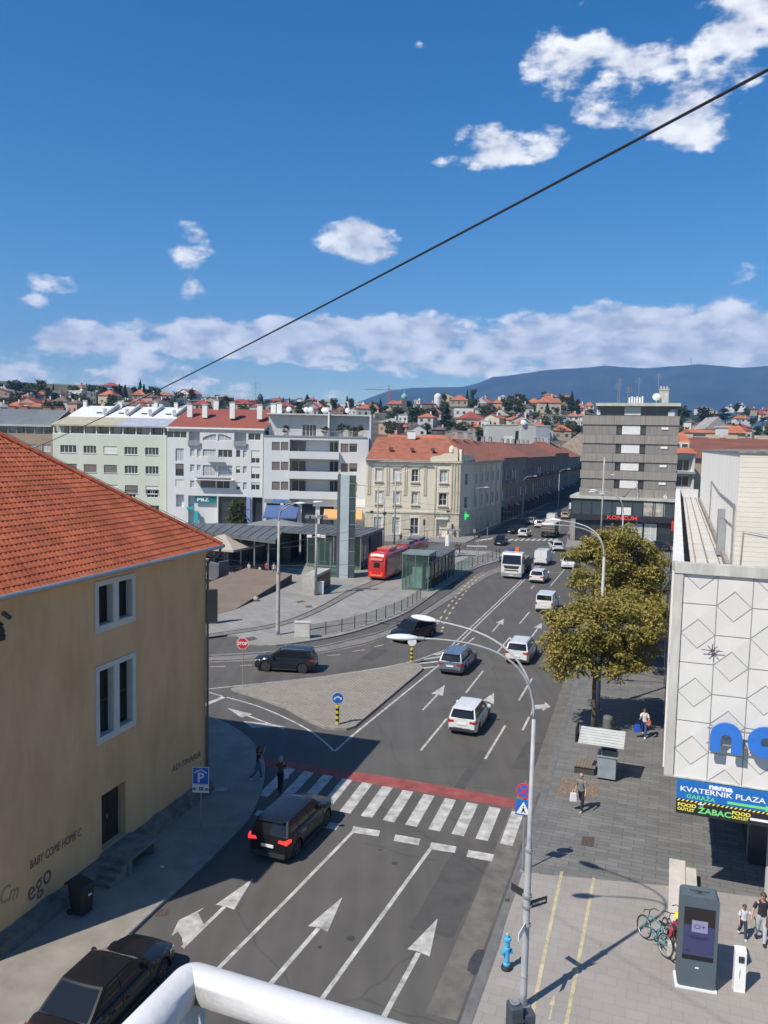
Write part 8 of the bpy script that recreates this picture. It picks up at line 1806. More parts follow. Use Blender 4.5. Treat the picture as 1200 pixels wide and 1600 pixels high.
def screen():
    a, b = G(1057, 1541, .12), G(1117, 1552, .12); d = b-a; w = d.length; an = math.atan2(d.y, d.x); t = thing('advertising_screen', 'tall dark slate digital advertising screen on the right pavement', 'screen', (*((a+b)/2)[:2], .12), an)
    sl = mat('slate_paint', (.075, .10, .12), .5, .06, 2); w *= .5; H = 2.85; dp = .62
    mb = MB(); n = 20; prof = []
    x0, x1, z0, z1, r = -w, w, .06, H, .12
    for cx, cz, a0 in ((x1-r, z0+r, -90), (x1-r, z1-r, 0), (x0+r, z1-r, 90), (x0+r, z0+r, 180)):
        for k in range(6): q = rad(a0+90*k/5); prof.append((cx+r*math.cos(q), cz+r*math.sin(q)))
    n = len(prof); mb.add([(x, 0, z) for x, z in prof]+[(x*.99, dp, z-.0) for x, z in prof], [tuple(range(n)), tuple(reversed(range(n, 2*n)))]+[(i, n+i, n+(i+1) % n, (i+1) % n) for i in range(n)]); o = mb.build('housing', sl, t)
    mb = MB(); mb.box(-w-.05, w+.05, -.05, dp+.05, 0, .06); mb.build('base_plate', SW, t)
    sw = w*.80; mb = MB(); mb.box(-sw, sw, -.012, -.002, .92, 2.52); d1 = mb.build('display', mat('display_dark', (.018, .018, .045), .25, emit=(.10, .11, .30, .25)), t)
    mb = MB(); mb.box(-sw, sw, -.014, -.0125, 1.98, 2.52); mb.build('display_top', mat('display_brown', (.02, .015, .016), .3), d1)
    mb = MB(); mb.box(-sw, sw, -.014, -.0125, .92, 1.06); mb.build('display_footer', mat('display_black', (.01, .01, .014), .3), d1)
    mb = MB(); mb.box(-.19*w*2, .22*w*2, -.0155, -.0142, 1.78, 2.14); mb.build('display_card', mat('display_card', (.12, .12, .2), .3, emit=(.4, .38, .6, .3)), d1); txt('lettering', 'O+', .2, DARK, d1, (.02, -.019, 1.95), (HALF, 0, 0), .001, sx=1.2)
    mb = MB()
    for i, (z_, ww) in enumerate(((1.62, .30), (1.57, .22), (1.18, .12), (1.18, .1))): mb.box(-ww if i < 2 else (-.38 if i == 2 else .3), ww if i < 2 else (-.22 if i == 2 else .42), -.0155, -.0142, z_, z_+.022)
    mb.build('display_text', mat('display_text', (.02, .02, .05), .3), d1)
    mb = MB(); mb.box(-.14, .14, dp*.3, dp*.32, H, H+.01); mb.cyl(0, dp*.45, H, H+.05, .05); mb.build('sensor', DARK, t); mb = MB(); mb.box(-.28, .28, dp*.5, dp*.6, H-.002, H+.012); mb.build('top_slot', mat('slot_dark', (.04, .05, .06), .6), t)
    mb = MB(); mb.box(-.05, .05, -.012, -.0, .66, .70); mb.build('badge', SW, t)
screen()
def post():
    p = G(1155, 1557); t = thing('charging_post', 'slim white charging post with a small dark display right of the advertising screen', 'post', (p.x, p.y, .12), -rad(12)); mb = MB(); mb.add([(-.16, 0, 0), (.16, 0, 0), (.16, .26, 0), (-.16, .26, 0), (-.16, .04, 1.22), (.16, .04, 1.22), (.16, .26, 1.3), (-.16, .26, 1.3)], [(0, 1, 5, 4), (1, 2, 6, 5), (2, 3, 7, 6), (3, 0, 4, 7), (4, 5, 6, 7)]); bevel(mb.build('body', WHT, t), .02); mb = MB(); mb.box(-.07, .08, .0, .022, .92, 1.1); mb.build('display', DARK, t); mb = MB(); mb.box(-.03, -.02, -.005, .02, .45, .7); mb.build('slot', STEEL, t)
post()
def kiosk():
    p = G(947, 1224); t = thing('market_stand', 'grey steel stand with a raised corrugated lid on the right pavement', 'kiosk', (p.x, p.y, .12), -rad(20)); g = mat('stand_grey', (.23, .27, .30), .5, .15, 2)
    mb = MB(); mb.box(-.42, .42, 0, .8, .1, 1.15); bevel(mb.build('cabinet', g, t), .02); mb = MB(); mb.box(-.47, .47, -.05, .85, 1.15, 1.2); mb.build('counter', g, t)
    mb = MB(); mb.box(-.38, .42, .82, .86, 1.2, 2.0); mb.build('back_panel', mat('stand_dark', (.06, .07, .09), .6), t)
    mb = MB(); nn = 13; 
    for k in range(nn): y = .95-k*.105; z_ = 2.18-k*.03; mb.box(-1.35, .75, y-.1, y, z_+.012*(k % 2), z_+.03+.012*(k % 2))
    mb.build('corrugated_lid', mat('corrugated_white', (.50, .51, .51), .5, .1, 2), t)
    for x in (-.35, .38): mb = MB(); mb.tube([(x, .8, 1.2), (x, .7, 2.1)], .02, 6); mb.tube([(x+.1, -.02, 1.18), (x+.02, .5, 2.0)], .015, 6); mb.build('strut', STEEL, t)
    for x in (-.38, .38):
        mb = MB(); mb.box(x-.04, x+.04, .05, .13, 0, .1); mb.box(x-.04, x+.04, .67, .75, 0, .1); mb.build('foot', DARK, t)
    q = [G(*a, .12) for a in ((899, 1189), (930, 1191), (927, 1213), (895, 1208))]; t = thing('timber_bench', 'weathered square timber seat beside the grey steel stand', 'bench', (*q[3][:2], .12), -rad(20)); mb = MB()
    for k in range(7): mb.box(.0+k*.15, .14+k*.15, 0, 1.0, .36, .42)
    mb.build('slats', mat('weathered_wood', (.17, .14, .12), .9, .25, 5, stretch=(1, 6, 1)), t); mb = MB(); mb.box(.05, 1.0, .06, .94, 0, .355); mb.build('frame', mat('seat_frame', (.05, .045, .04), .8), t)
    p = G(949, 1148); t = thing('grey_bin', 'small grey litter bin in the tree shade beside the trunk', 'bin', (p.x, p.y, .12)); mb = MB(); mb.lathe([(.22, 0), (.28, .1), (.28, .85), (.24, .95), (.1, 1.0)], None, 16); mb.build('drum', mat('bin_grey', (.12, .13, .13), .6), t); mb = MB(); mb.box(.05, .27, -.29, -.2, .6, .75); mb.build('opening', PLAST, t)
    q = G(890, 1150); t = thing('sandwich_board', 'thin dark grey panel leaning left of the corrugated lid', 'panel', (G(898, 1163).x, G(898, 1163).y, .12), -rad(20)); mb = MB(); mb.box(0, .06, 0, 1.4, 0, .8); mb.build('sheet', DARK, t)
kiosk()
def bench():
    a = G(1066, 1500, .12); t = thing('concrete_bench', 'long pale concrete bench running behind the advertising screen', 'bench', (a.x, a.y, .12), -rad(20)); mb = MB(); mb.box(-.45, .12, 0, 5.6, 0, .45); mb.box(.13, .5, 3.2, 5.2, 0, .42); bevel(mb.build('seat', mat('bench_concrete', (.50, .46, .41), .9, .15, 1.5, bump=.3), t), .02)
bench()
def bike(lab, p, rz, frame, name='bicycle', lean=0.0, cat='bicycle', tilt=0.0):
    t = thing(name, lab, cat, p, rz); t.rotation_euler = (lean, 0, rz); r = .34
    for x in (-.52, .52):
        mb = MB(); pts = [(x+r*math.cos(2*math.pi*k/24), 0, r+.02+r*math.sin(2*math.pi*k/24)) for k in range(25)]; mb.tube(pts, .022, 6, False); w = mb.build('wheel', TYRE, t)
        mb = MB()
        for k in range(10): a = math.pi*k/5; mb.tube([(x, .01*(-1)**k, r+.02), (x+r*math.cos(a), 0, r+.02+r*math.sin(a))], .004, 3)
        mb.tube([(x+(r-.03)*math.cos(2*math.pi*k/24), 0, r+.02+(r-.03)*math.sin(2*math.pi*k/24)) for k in range(25)], .012, 4, False); mb.build('rim', STEEL, w)
    bb = (-.08, 0, .3); st = (-.22, 0, .82); hd = (.38, 0, .84); hb = (.42, 0, .7); ra = (-.52, 0, .36); fa = (.52, 0, .36)
    mb = MB()
    for a, b in ((bb, st), (bb, hb), (st, hd), (ra, bb), (ra, st), (hb, fa), (hd, hb)): mb.tube([a, b], .02, 6)
    mb.build('frame', frame, t); mb = MB(); mb.tube([hd, (.36, 0, 1.0)], .016, 6); mb.tube([(.30, -.3, 1.0), (.40, -.2, 1.02), (.38, 0, 1.0), (.40, .2, 1.02), (.30, .3, 1.0)], .015, 6); mb.build('handlebar', DARK, t)
    mb = MB(); mb.add([(-.38, -.08, .90), (-.38, .08, .90), (-.08, .02, .9), (-.08, -.02, .9), (-.36, -.07, .95), (-.36, .07, .95), (-.1, .02, .94), (-.1, -.02, .94)], [(4, 5, 6, 7)[::-1], (0, 1, 2, 3), (0, 4, 5, 1), (1, 5, 6, 2), (2, 6, 7, 3), (3, 7, 4, 0)]); mb.tube([st, (-.24, 0, .9)], .015, 6); mb.build('saddle', PLAST, t)
    mb = MB(); mb.lathe([(.09, -.01), (.09, .01)], T3(*bb) @ Matrix.Rotation(HALF, 4, 'X'), 14); mb.tube([(bb[0], .06, bb[2]), (bb[0]+.14, .08, bb[2]-.1)], .012, 5); mb.tube([(bb[0], -.06, bb[2]), (bb[0]-.14, -.08, bb[2]+.1)], .012, 5); mb.build('crank', DARK, t)
    return t
p = G(1026, 1490, .12); bike('teal framed bicycle leaning near the bench, wheel turned to the camera', (p.x, p.y+.35, .12), rad(110), mat('frame_teal', (.02, .22, .26), .4), lean=.12)
p = G(1036, 1492, .12); bike('dark bicycle leaning against the teal one', (p.x+.2, p.y+.3, .12), rad(85), PLAST, lean=.18)
t = bike('red bicycle with a yellow covered saddle half hidden behind the advertising screen', (G(1062, 1478).x-.15, G(1062, 1478).y, .12), rad(60), mat('frame_red', (.45, .03, .05), .4), lean=.1)
mb = MB(); mb.lathe([(.02, 1.16), (.12, 1.12), (.15, 1.02), (.10, .97)], T3(-.22, 0, 0), 12); mb.build('saddle_cover', mat('cover_yellow', (.75, .62, .03), .6), t); mb = MB(); mb.cbox(-.35, 0, .62, .5, .34, .34); bevel(mb.build('pannier', mat('bag_red', (.42, .03, .05), .7), t), .05)
def bin_():
    p = G(118, 1437); t = thing('wheelie_bin', 'black wheelie bin standing at the foot of the ochre wall', 'bin', (p.x+.1, p.y+.2, .12), rad(62)); b = mat('bin_black', (.02, .02, .022), .55, .1, 3)
    mb = MB(); mb.add([(-.24, -.28, .05), (.24, -.28, .05), (.24, .2, .05), (-.24, .2, .05), (-.29, -.36, 1.0), (.29, -.36, 1.0), (.29, .3, 1.0), (-.29, .3, 1.0)], [(0, 1, 5, 4), (1, 2, 6, 5), (2, 3, 7, 6), (3, 0, 4, 7), (3, 2, 1, 0), (4, 5, 6, 7)]); bevel(mb.build('body', b, t), .03)
    mb = MB(); mb.add([(-.32, -.4, 1.0), (.32, -.4, 1.0), (.32, .36, 1.06), (-.32, .36, 1.06), (-.28, -.34, 1.08), (.28, -.34, 1.08), (.28, .3, 1.16), (-.28, .3, 1.16)], [(0, 1, 5, 4), (1, 2, 6, 5), (2, 3, 7, 6), (3, 0, 4, 7), (4, 5, 6, 7)]); bevel(mb.build('lid', b, t), .02)
    for x in (-.26, .26): mb = MB(); mb.lathe([(.1, -.03), (.1, .03)], T3(x, .24, .1) @ Matrix.Rotation(HALF, 4, 'Y'), 14); mb.build('wheel', TYRE, t)
    mb = MB(); mb.tube([(-.28, .36, 1.02), (-.28, .44, 1.04), (.28, .44, 1.04), (.28, .36, 1.02)], .02, 6); mb.build('handle', b, t)
    mb = MB(); mb.box(.0, .14, -.385, -.37, .7, .76); mb.build('sticker', SW, t)
bin_()
mb = MB(); p = G(345, 1236, .12); mb.prism([(p.x-.35, p.y-.1), (p.x+.25, p.y-.05), (p.x+.3, p.y+.3), (p.x-.2, p.y+.35)], .121, .15); tag(mb.build('flat_cardboard', mat('cardboard_grey', (.30, .30, .30), .9)), 'pale flat cardboard sheet lying on the shaded pavement near the parking sign', 'cardboard')
mb = MB(); p = G(253, 1356, .12); mb.lathe([(.02, .02), (.1, .03), (.06, .08), (.01, .1)], T3(p.x, p.y, .12), 7); tag(mb.build('litter', mat('litter_white', (.4, .4, .4), .9)), 'crumpled scrap of litter on the shaded pavement between bin and zebra', 'litter')
# white balcony railing in the foreground
def railing():
    m = mat('railing_white_paint', (.54, .54, .55), .55, .05, 30, bump=.06, bscale=90, detail=8, spec=.3); zz = HC-.60
    def at(x, y): return G(x, y, zz)
    c = at(298, 1534); t = thing('balcony_railing', 'white painted round balcony railing with a corner bend in the very foreground', 'railing', c); r = .0205
    a = at(192, 1645)-c; b = at(760, 1676)-c
    def bend(p, q, n=8, k=.009):
        p1, q1 = p.normalized()*k, q.normalized()*k; return [p1*(1-u)**2+q1*u*u for u in [i/n for i in range(n+1)]]
    mb = MB(); mb.tube([a*1.6]+[a*.5]+bend(a, b)+[b*.5]+[b*1.6], r, 24); mb.build('top_rail', m, t, smooth=True)
    mb = MB(); mb.tube([Vector((0, 0, -.0)), Vector((0, 0, -1.0))], r*.8, 16); mb.build('post', m, t, smooth=True)
railing()
def cable(name, lab, a, b, r, sag=.0, m=None, n=24):
    a, b = Vector(a), Vector(b); mb = MB(); mb.tube([a.lerp(b, k/n)-Vector((0, 0, sag*4*(k/n)*(1-k/n))) for k in range(n+1)], r, 6); return tag(mb.build(name, m or DARK), lab, 'cable')
A_ = ray(1262, 76); A_ = Vector((0, 0, HC))+A_*(5.2/A_.y); B_ = ray(48, 702); B_ = Vector((0, 0, HC))+B_*(31/B_.y)
cable('overhead_cable', 'thick black overhead cable crossing the sky from upper right to the orange roof', A_, B_, .0115, .14, mat('cable_black', (.012, .014, .022), .6))
W_ = mat('wire_grey', (.10, .10, .11), .5)
def wire(lab, a, b, sag=.3): cable('catenary_wire', lab, a, b, .018, sag, W_, 12)
PW = lambda x, y, Y: D(x, y, Y)
wire('thin tram wire running along the left tram tracks over the pavilion', PW(320, 868, 80), PW(600, 905, 95), .2)
wire('thin tram wire above the lift kiosk roof', PW(420, 858, 78), PW(900, 795, 170), .4); wire('thin tram wire crossing in front of the red tram', PW(330, 885, 75), PW(880, 872, 120), .2)
wire('thin wire spanning from the concrete lamp to the cream house corner', PW(436, 850, 65), PW(725, 790, 138), .3); wire('thin wire crossing above the far junction', PW(560, 790, 130), PW(905, 800, 134), .3)
wire('thin wire between the cross armed mast and the shaded row', PW(589, 777, 130), PW(800, 800, 150), .3); wire('thin wire over the truck towards the tower block', PW(640, 800, 128), PW(935, 812, 130), .3)
# ------------------------------------------------------------ near trees
CHL = mat('chestnut_leaf', (.25, .255, .05), .8, .3, .45, col2=(.36, .285, .075), island=.4, trans=.35, detail=4)
GRL = mat('street_leaf', (.055, .075, .022), .8, .35, .6, col2=(.12, .12, .03), island=.4, trans=.15)
def leafy_tree(name, lab, base, lobes, leaf, n_per, size, trunk, seed=1, cr=.62, z0=.12):
    r = random.Random(seed); t = thing(name, lab, 'tree', (base[0], base[1], z0), 0); b = Vector((base[0], base[1], z0)); mb = MB(); tops = []
    for (cx, cy, cz, rx, ry, rz_, nc) in lobes:
        for _ in range(nc):
            d = Vector((r.gauss(0, 1), r.gauss(0, 1), r.gauss(0, .9))).normalized()*(r.uniform(.35, 1)**.5); c = Vector((cx+d.x*rx, cy+d.y*ry, cz+d.z*rz_))-b; tops.append(c)
            k = cr*r.uniform(.6, 1.25)
            for _ in range(int(n_per*r.uniform(.7, 1.2))):
                e = Vector((r.gauss(0, 1), r.gauss(0, 1), r.gauss(0, 1))).normalized()*(r.random()**.4); p = c+Vector((e.x*k, e.y*k, e.z*k*.62-.12*(e.x**2+e.y**2)))
                a = Vector((r.gauss(0, 1), r.gauss(0, 1), r.gauss(-.25, .5))).normalized(); q = a.cross(Vector((r.gauss(0, .5), r.gauss(0, .5), 1))).normalized(); s = size*r.uniform(.6, 1.3)
                mb.add([p, p+a*s*.6-q*s*.42, p+a*s*1.5-Vector((0, 0, s*.25)), p+a*s*.6+q*s*.42], [(0, 1, 2, 3)])
    mb.build('crown', leaf, t)
    mb = MB(); H = trunk[0]; mb.tube([(0, 0, -.05), (.02, .03, H*.3), (-.03, .05, H*.7), (.0, .0, H)], [trunk[1]*1.35, trunk[1], trunk[1]*.85, trunk[1]*.7], 10); mb.build('trunk', BARK, t, smooth=True)
    r.shuffle(tops)
    for c in tops[:14]:
        m_ = c*.5+Vector((0, 0, H*.35)); mb = MB(); mb.tube([(0, 0, H*r.uniform(.7, 1)), m_, c], [trunk[1]*.5, trunk[1]*.28, .02], 6); mb.build('limb', BARK, t, smooth=True)
    return t
b = G(926, 1150)
leafy_tree('chestnut_tree', 'olive brown chestnut tree nearest to the camera on the right pavement', b, [(11.3, 44.5, 5.9, 2.3, 2.1, 1.3, 52), (13.6, 44.2, 6.0, 2.2, 2.1, 1.4, 48), (10.4, 43.6, 5.0, 1.5, 1.5, 1.0, 24), (12.2, 44.0, 4.4, 2.0, 1.8, 1.0, 26), (14.6, 44.8, 5.0, 1.1, 1.4, 1.4, 18), (12.4, 44.8, 7.0, 1.5, 1.5, .7, 18), (13.4, 43.8, 4.0, 1.2, 1.0, .7, 9), (10.0, 43.4, 3.9, .9, .9, .7, 9)], CHL, 120, .145, (3.9, .13), 3)
leafy_tree('chestnut_tree', 'larger brown tinged chestnut tree behind the nearest one, beside the white store', (17.6, 60.0), [(16.2, 59.5, 7.6, 2.4, 2.4, 1.7, 54), (18.6, 60, 7.8, 2.6, 2.4, 1.8, 60), (20.2, 60.5, 6.4, 1.8, 1.8, 1.8, 34), (15.6, 58.5, 5.6, 1.8, 1.8, 1.3, 30), (17.6, 59.8, 9.4, 1.7, 1.7, .9, 26), (18.5, 58.6, 5.2, 2.2, 2.0, 1.4, 40), (17.0, 55.5, 4.8, 2.6, 2.2, 1.4, 48), (19.8, 57, 3.8, 1.6, 1.6, 1.2, 22)], CHL, 115, .16, (4.6, .17), 8, .72)
p = D(371, 800, 140); leafy_tree('street_tree', 'bushy green street tree with a few red spots in front of the white flats', (p.x, 140), [(p.x, 140, 3.4, 1.5, 1.3, 2.7, 60), (p.x, 140, 2.2, 1.8, 1.5, 1.5, 34)], GRL, 60, .22, (2.0, .12), 5, .6)
Y = 149+1.0
for i, (x, w, h, lab) in enumerate(((447, 1.1, 1.7, 'leafy potted shrub at the left end of the roof terrace'), (509, 1.3, 1.6, 'green bush left of the two tall ones on the roof terrace'), (533, 1.6, 2.6, 'tallest leafy shrub on the roof terrace'), (548, 1.2, 2.5, 'dark dense shrub right of the tallest one on the terrace'), (563, .8, 2.2, 'rounded evergreen shrub near the right end of the terrace'))):
    p = D(x, 680, Y); t = leafy_tree('potted_shrub', lab, (p.x, Y), [(p.x, Y, WB[2]+.5+h*.5, w*.6, .5, h*.42, 12)], GRL, 60, .17, (WB[2]+.6-.12, .05), i+20, .35); t['category'] = 'shrub'
    t.location.z = WB[2]; 
    for ch in t.children: 
        if ch.name.startswith('crown'): ch.location.z = -(WB[2]-.12)
        else: ch.scale.z = .03 if ch.name.startswith('trunk') else .001; 
    for ch in list(t.children):
        if ch.name.startswith('limb'): bpy.data.objects.remove(ch)
    mb = MB(); mb.cbox(0, 0, .3, .9, .6, .55); mb.build('planter', CONC, t)

# ------------------------------------------------------------ people
SKIN = mat('skin', (.42, .24, .17), .6); HAIRD = mat('hair_dark', (.02, .014, .010), .6); HAIRG = mat('hair_grey_blond', (.28, .25, .20), .7); HAIRB = mat('hair_brown', (.07, .04, .025), .6)
def cloth(n, c): return mat('cloth_'+n, c, .9, .08, 6)
def person(lab, at_, face, h=1.72, stride=.3, top=(.02, .02, .02), legs=(.02, .02, .025), shoe=(.03, .03, .03), hair=HAIRD, long=False, arms=((.25, .3, .12), (-.25, .3, .12)), sleeves='short', group=None, lean=.03, fine=True, shorts=False, tn='black', ln='dark', sn='black'):
    """face: degrees clockwise from +Y; arms: (swing forward, elbow bend, spread) for left and right"""
    t = thing('person', lab, 'person', (at_[0], at_[1], at_[2]), -rad(face)+math.pi, group); k = h/1.75
    V3, E, R_ = [], [], []
    def v(p, r): V3.append(Vector(p)*k); R_.append(r*k); return len(V3)-1
    bones = []
    def seg(a, p, r, lb):
        i = v(p, r if not isinstance(r, tuple) else r[0]); E.append((a, i)); bones.append((V3[a], V3[i], lb)); return i
    # front = -y
    pel = v((0, 0, .96), .125); ab = seg(pel, (0, -lean*.4, 1.10), .115, 'torso'); chs = seg(ab, (0, -lean, 1.30), .135, 'torso'); nk0 = seg(chs, (0, -lean*1.2, 1.44), .085, 'torso'); nk = seg(nk0, (0, -lean*1.3-.005, 1.52), .052, 'neck'); hd = seg(nk, (0, -lean*1.4-.015, 1.60), .088, 'head'); ht = seg(hd, (0, -lean*1.4-.01, 1.69), .086, 'head')
    hands = []
    for s, (sw, eb, sp) in ((1, arms[0]), (-1, arms[1])):
        sh = seg(nk0, (s*.175, -lean, 1.41), .055, 'upper'); u = Vector((s*math.sin(sp), -math.sin(sw)*math.cos(sp), -math.cos(sw)*math.cos(sp))); p0 = V3[sh]/k; el = p0+u*.29; e = seg(sh, el, .042, 'upper')
        f = Vector((s*math.sin(sp)*.5, -math.sin(sw+eb), -math.cos(sw+eb))).normalized(); w_ = el+f*.25; wr = seg(e, w_, .029, 'fore'); pm = seg(wr, w_+f*.07, .034, 'hand'); hands.append((w_, f, s))
    for s, a in ((1, stride), (-1, -stride)):
        hp = seg(pel, (s*.09, 0, .90), .09, 'thigh'); kn = Vector((s*.095, -math.sin(a)*.43, .90-math.cos(a)*.43)); ki = seg(hp, kn, .062, 'thigh'); b2 = a-.15-(.35 if a < 0 else 0)*min(1, abs(stride)*3); an = kn+Vector((s*.0, -math.sin(b2)*.41, -math.cos(b2)*.41)); ai = seg(ki, an, .042, 'shin'); ft = .12 if a >= 0 else .5*min(1, abs(stride)*3); seg(ai, an+Vector((0, -.15*math.cos(ft), -.02-.15*math.sin(ft)*.5)), .038, 'foot')
    me = bpy.data.meshes.new('body'); me.from_pydata(V3, E, []); o = bpy.data.objects.new('body', me); COL.objects.link(o)
    sm = o.modifiers.new('s', 'SKIN'); 
    for i, sv in enumerate(me.skin_vertices[0].data): sv.radius = (R_[i], R_[i]*(.72 if i in (1, 2, 3, 0) else 1)); sv.use_root = (i == 0)
    ss = o.modifiers.new('u', 'SUBSURF'); ss.levels = 2 if fine else 1; ss.render_levels = ss.levels
    dg = bpy.context.evaluated_depsgraph_get(); me2 = bpy.data.meshes.new_from_object(o.evaluated_get(dg)); bpy.data.objects.remove(o)
    mz = min(q.co.z for q in me2.vertices); 
    for q in me2.vertices: q.co.z -= mz
    off = Vector((0, 0, -mz))
    vs = [q.co.copy() for q in me2.vertices]; ns = [q.normal.copy() for q in me2.vertices]; fs = [tuple(p.vertices) for p in me2.polygons]
    def lab_of(c):
        best = None
        for a, b, lb in bones:
            a2, b2 = a+off, b+off; d = b2-a2; u = max(0, min(1, (c-a2).dot(d)/max(1e-9, d.length_squared))); q = (c-a2-d*u).length
            if best is None or q < best[0]: best = (q, lb, u)
        return best[1], best[2]
    L_ = [lab_of(sum((vs[i] for i in f), Vector())/len(f)) for f in fs]
    bm = MB(); bm.add(vs, fs)
    for w_, f, s in hands:          # palm with four fingers and a thumb
        P = (w_+f*.09)*k+off; sd_ = f.cross(Vector((0, 0, 1))); sd_ = (sd_ if sd_.length > .1 else Vector((1, 0, 0))).normalized(); fw = Vector((0, -1, 0)) if abs(f.y) < .6 else Vector((s*-.7, 0, -.3)); fw = fw.normalized()
        for q in range(4):
            fl = (.062, .075, .07, .052)[q]*k; c = P+fw*(.027-.018*q)*k; bm.tube([c-f*.02*k, c+f*fl*.55, c+f*fl*.95+Vector((-s*.012, 0, 0))*k], [.0095*k, .009*k, .006*k], 5)
        c = P-f*.05*k+fw*.03*k; bm.tube([c, c+fw*.022*k+f*.03*k, c+fw*.02*k+f*.055*k], [.011*k, .0095*k, .007*k], 5)
    hc = (V3[hd]+V3[ht])*.5+off; bm.add([hc+Vector((0, -.112, -.0))*k, hc+Vector((-.014, -.086, -.025))*k, hc+Vector((.014, -.086, -.025))*k, hc+Vector((0, -.088, .03))*k], [(0, 2, 3), (0, 3, 1), (0, 1, 2)])
    for s in (-1, 1): bm.lathe([(.002, -.02*k), (.018*k, -.01*k), (.018*k, .012*k), (.003, .02*k)], T3(hc.x+s*.088*k, hc.y+.005, hc.z-.01), 6)
    body = bm.build('body', SKIN, t, smooth=True)
    if fine:
        mb = MB()
        for s in (-1, 1): mb.box(hc.x+s*.032*k-.012, hc.x+s*.032*k+.012, hc.y-.096*k, hc.y-.08*k, hc.z-.0, hc.z+.014)
        mb.box(hc.x-.022, hc.x+.022, hc.y-.094*k, hc.y-.08*k, hc.z-.055*k, hc.z-.047*k); mb.build('face_features', HAIRD, body)
    def shell(name, test, th, m):
        sel = [f for f, l in zip(fs, L_) if test(l, sum((vs[i] for i in f), Vector())/len(f)-off)]; ids = {}; mb = MB(); P = []
        for f in sel:
            for i in f:
                if i not in ids: ids[i] = len(P); P.append(vs[i]+ns[i]*th)
        if sel: mb.add(P, [tuple(ids[i] for i in f) for f in sel]); mb.build(name, m, t, smooth=True)
    shell('top', lambda l, c: (l[0] == 'torso' and c.z > .90*k) or (l[0] == 'upper' and (sleeves == 'long' or l[1] < .72)) or (l[0] == 'fore' and sleeves == 'long'), .016, cloth(tn, top))
    shell('trousers', lambda l, c: l[0] in ('thigh',) or (l[0] == 'shin' and not shorts) or (l[0] == 'torso' and c.z <= .99*k), .011, cloth(ln, legs))
    shell('shoes', lambda l, c: l[0] == 'foot', .014, cloth(sn, shoe))
    mb = MB(); n = 12; Q = {}; fc = []; rx, ry, rz_ = .098*k, .112*k, .125*k
    P = []
    for i in range(9):
        for j in range(n):
            th = math.pi*i/10; a = 2*math.pi*j/n; P.append(hc+Vector((rx*math.sin(th)*math.cos(a), ry*math.sin(th)*math.sin(a)+.008, rz_*math.cos(th)+.015)))
    for i in range(8 if long else 6):
        for j in range(n):
            q = [i*n+j, i*n+(j+1) % n, (i+1)*n+(j+1) % n, (i+1)*n+j]; c = sum((P[x] for x in q), Vector())/4-hc
            if c.y < -.02*k and c.z < .045*k: continue
            fc.append(tuple(q))
    mb.add(P, fc)
    if long: mb.tube([hc+Vector((0, .05, .02))*k, hc+Vector((0, .085, -.10))*k, hc+Vector((0, .11, -.26))*k], [.095*k, .085*k, .05*k], 8)
    mb.build('hair', hair, t, smooth=True)
    return t
def at(pxp, z=.12): p = G(*pxp, z); return (p.x, p.y, z)
def bag(lab, p, m, s=(.28, .1, .34), name='shopping_bag', cat='bag', rz=0):
    t = thing(name, lab, cat, p, rz); mb = MB(); w, d, h = s; mb.add([(-w/2, -d/2, 0), (w/2, -d/2, 0), (w/2, d/2, 0), (-w/2, d/2, 0), (-w*.42, -d*.3, h), (w*.42, -d*.3, h), (w*.42, d*.3, h), (-w*.42, d*.3, h)], [(0, 1, 5, 4), (1, 2, 6, 5), (2, 3, 7, 6), (3, 0, 4, 7), (3, 2, 1, 0), (4, 5, 6, 7)]); bevel(mb.build('bag_body', m, t), .02)
    mb = MB(); mb.tube([(-w*.25, 0, h), (-w*.12, 0, h+.14), (w*.12, 0, h+.14), (w*.25, 0, h)], .01, 5); mb.build('handle', m, t)
CW = cloth('white', (.6, .6, .6))
person('woman in black top and blue jeans with white trainers stepping off the shaded kerb', at((403, 1219), .0), 75, 1.68, .30, (.015, .015, .018), (.06, .10, .19), (.6, .6, .6), HAIRB, True, ((.9, 1.9, .15), (.1, .5, .15)), tn='black', ln='jeans', sn='white')
person('woman with grey blond hair in a dark patterned top and black trousers at the crossing', at((438, 1237), .0), 20, 1.66, .1, (.06, .045, .04), (.012, .012, .015), (.10, .07, .05), HAIRG, False, ((.3, .9, .15), (.35, .9, .2)), tn='dark_brown', ln='black2', sn='tan'); p = at((438, 1237), .0)
bag('small white handbag carried by the grey blond woman', (p[0]+.27, p[1]+.05, .62), CW, (.2, .1, .3))
person('man in a grey checked shirt and black trousers walking past the gravel tree pit', at((908, 1266)), 215, 1.74, .36, (.17, .19, .18), (.012, .013, .018), (.35, .35, .35), HAIRG, False, ((.15, .4, .2), (-.2, .5, .2)), lean=.1, tn='grey_check', ln='black3', sn='pale'); p = at((908, 1266))
bag('white plastic bag hanging from the hand of the man in the grey shirt', (p[0]-.38, p[1]-.05, .55), CW, (.3, .16, .38))
person('woman in a white top with long dark hair walking in the tree shade', at((1006, 1152)), 205, 1.68, .3, (.55, .54, .55), (.03, .06, .20), (.5, .5, .5), HAIRD, True, ((.3, .5, .25), (.7, 1.0, .1)), tn='white_top', ln='blue', sn='white'); p = at((1006, 1152))
bag('bright blue shopping bag at the side of the woman in the white top', (p[0]-.42, p[1]-.1, .45), cloth('bright_blue', (.02, .08, .5)), (.34, .16, .42)); bag('small orange bag held in front by the woman in the white top', (p[0]+.12, p[1]-.34, .95), cloth('orange', (.5, .13, .05)), (.26, .1, .22))
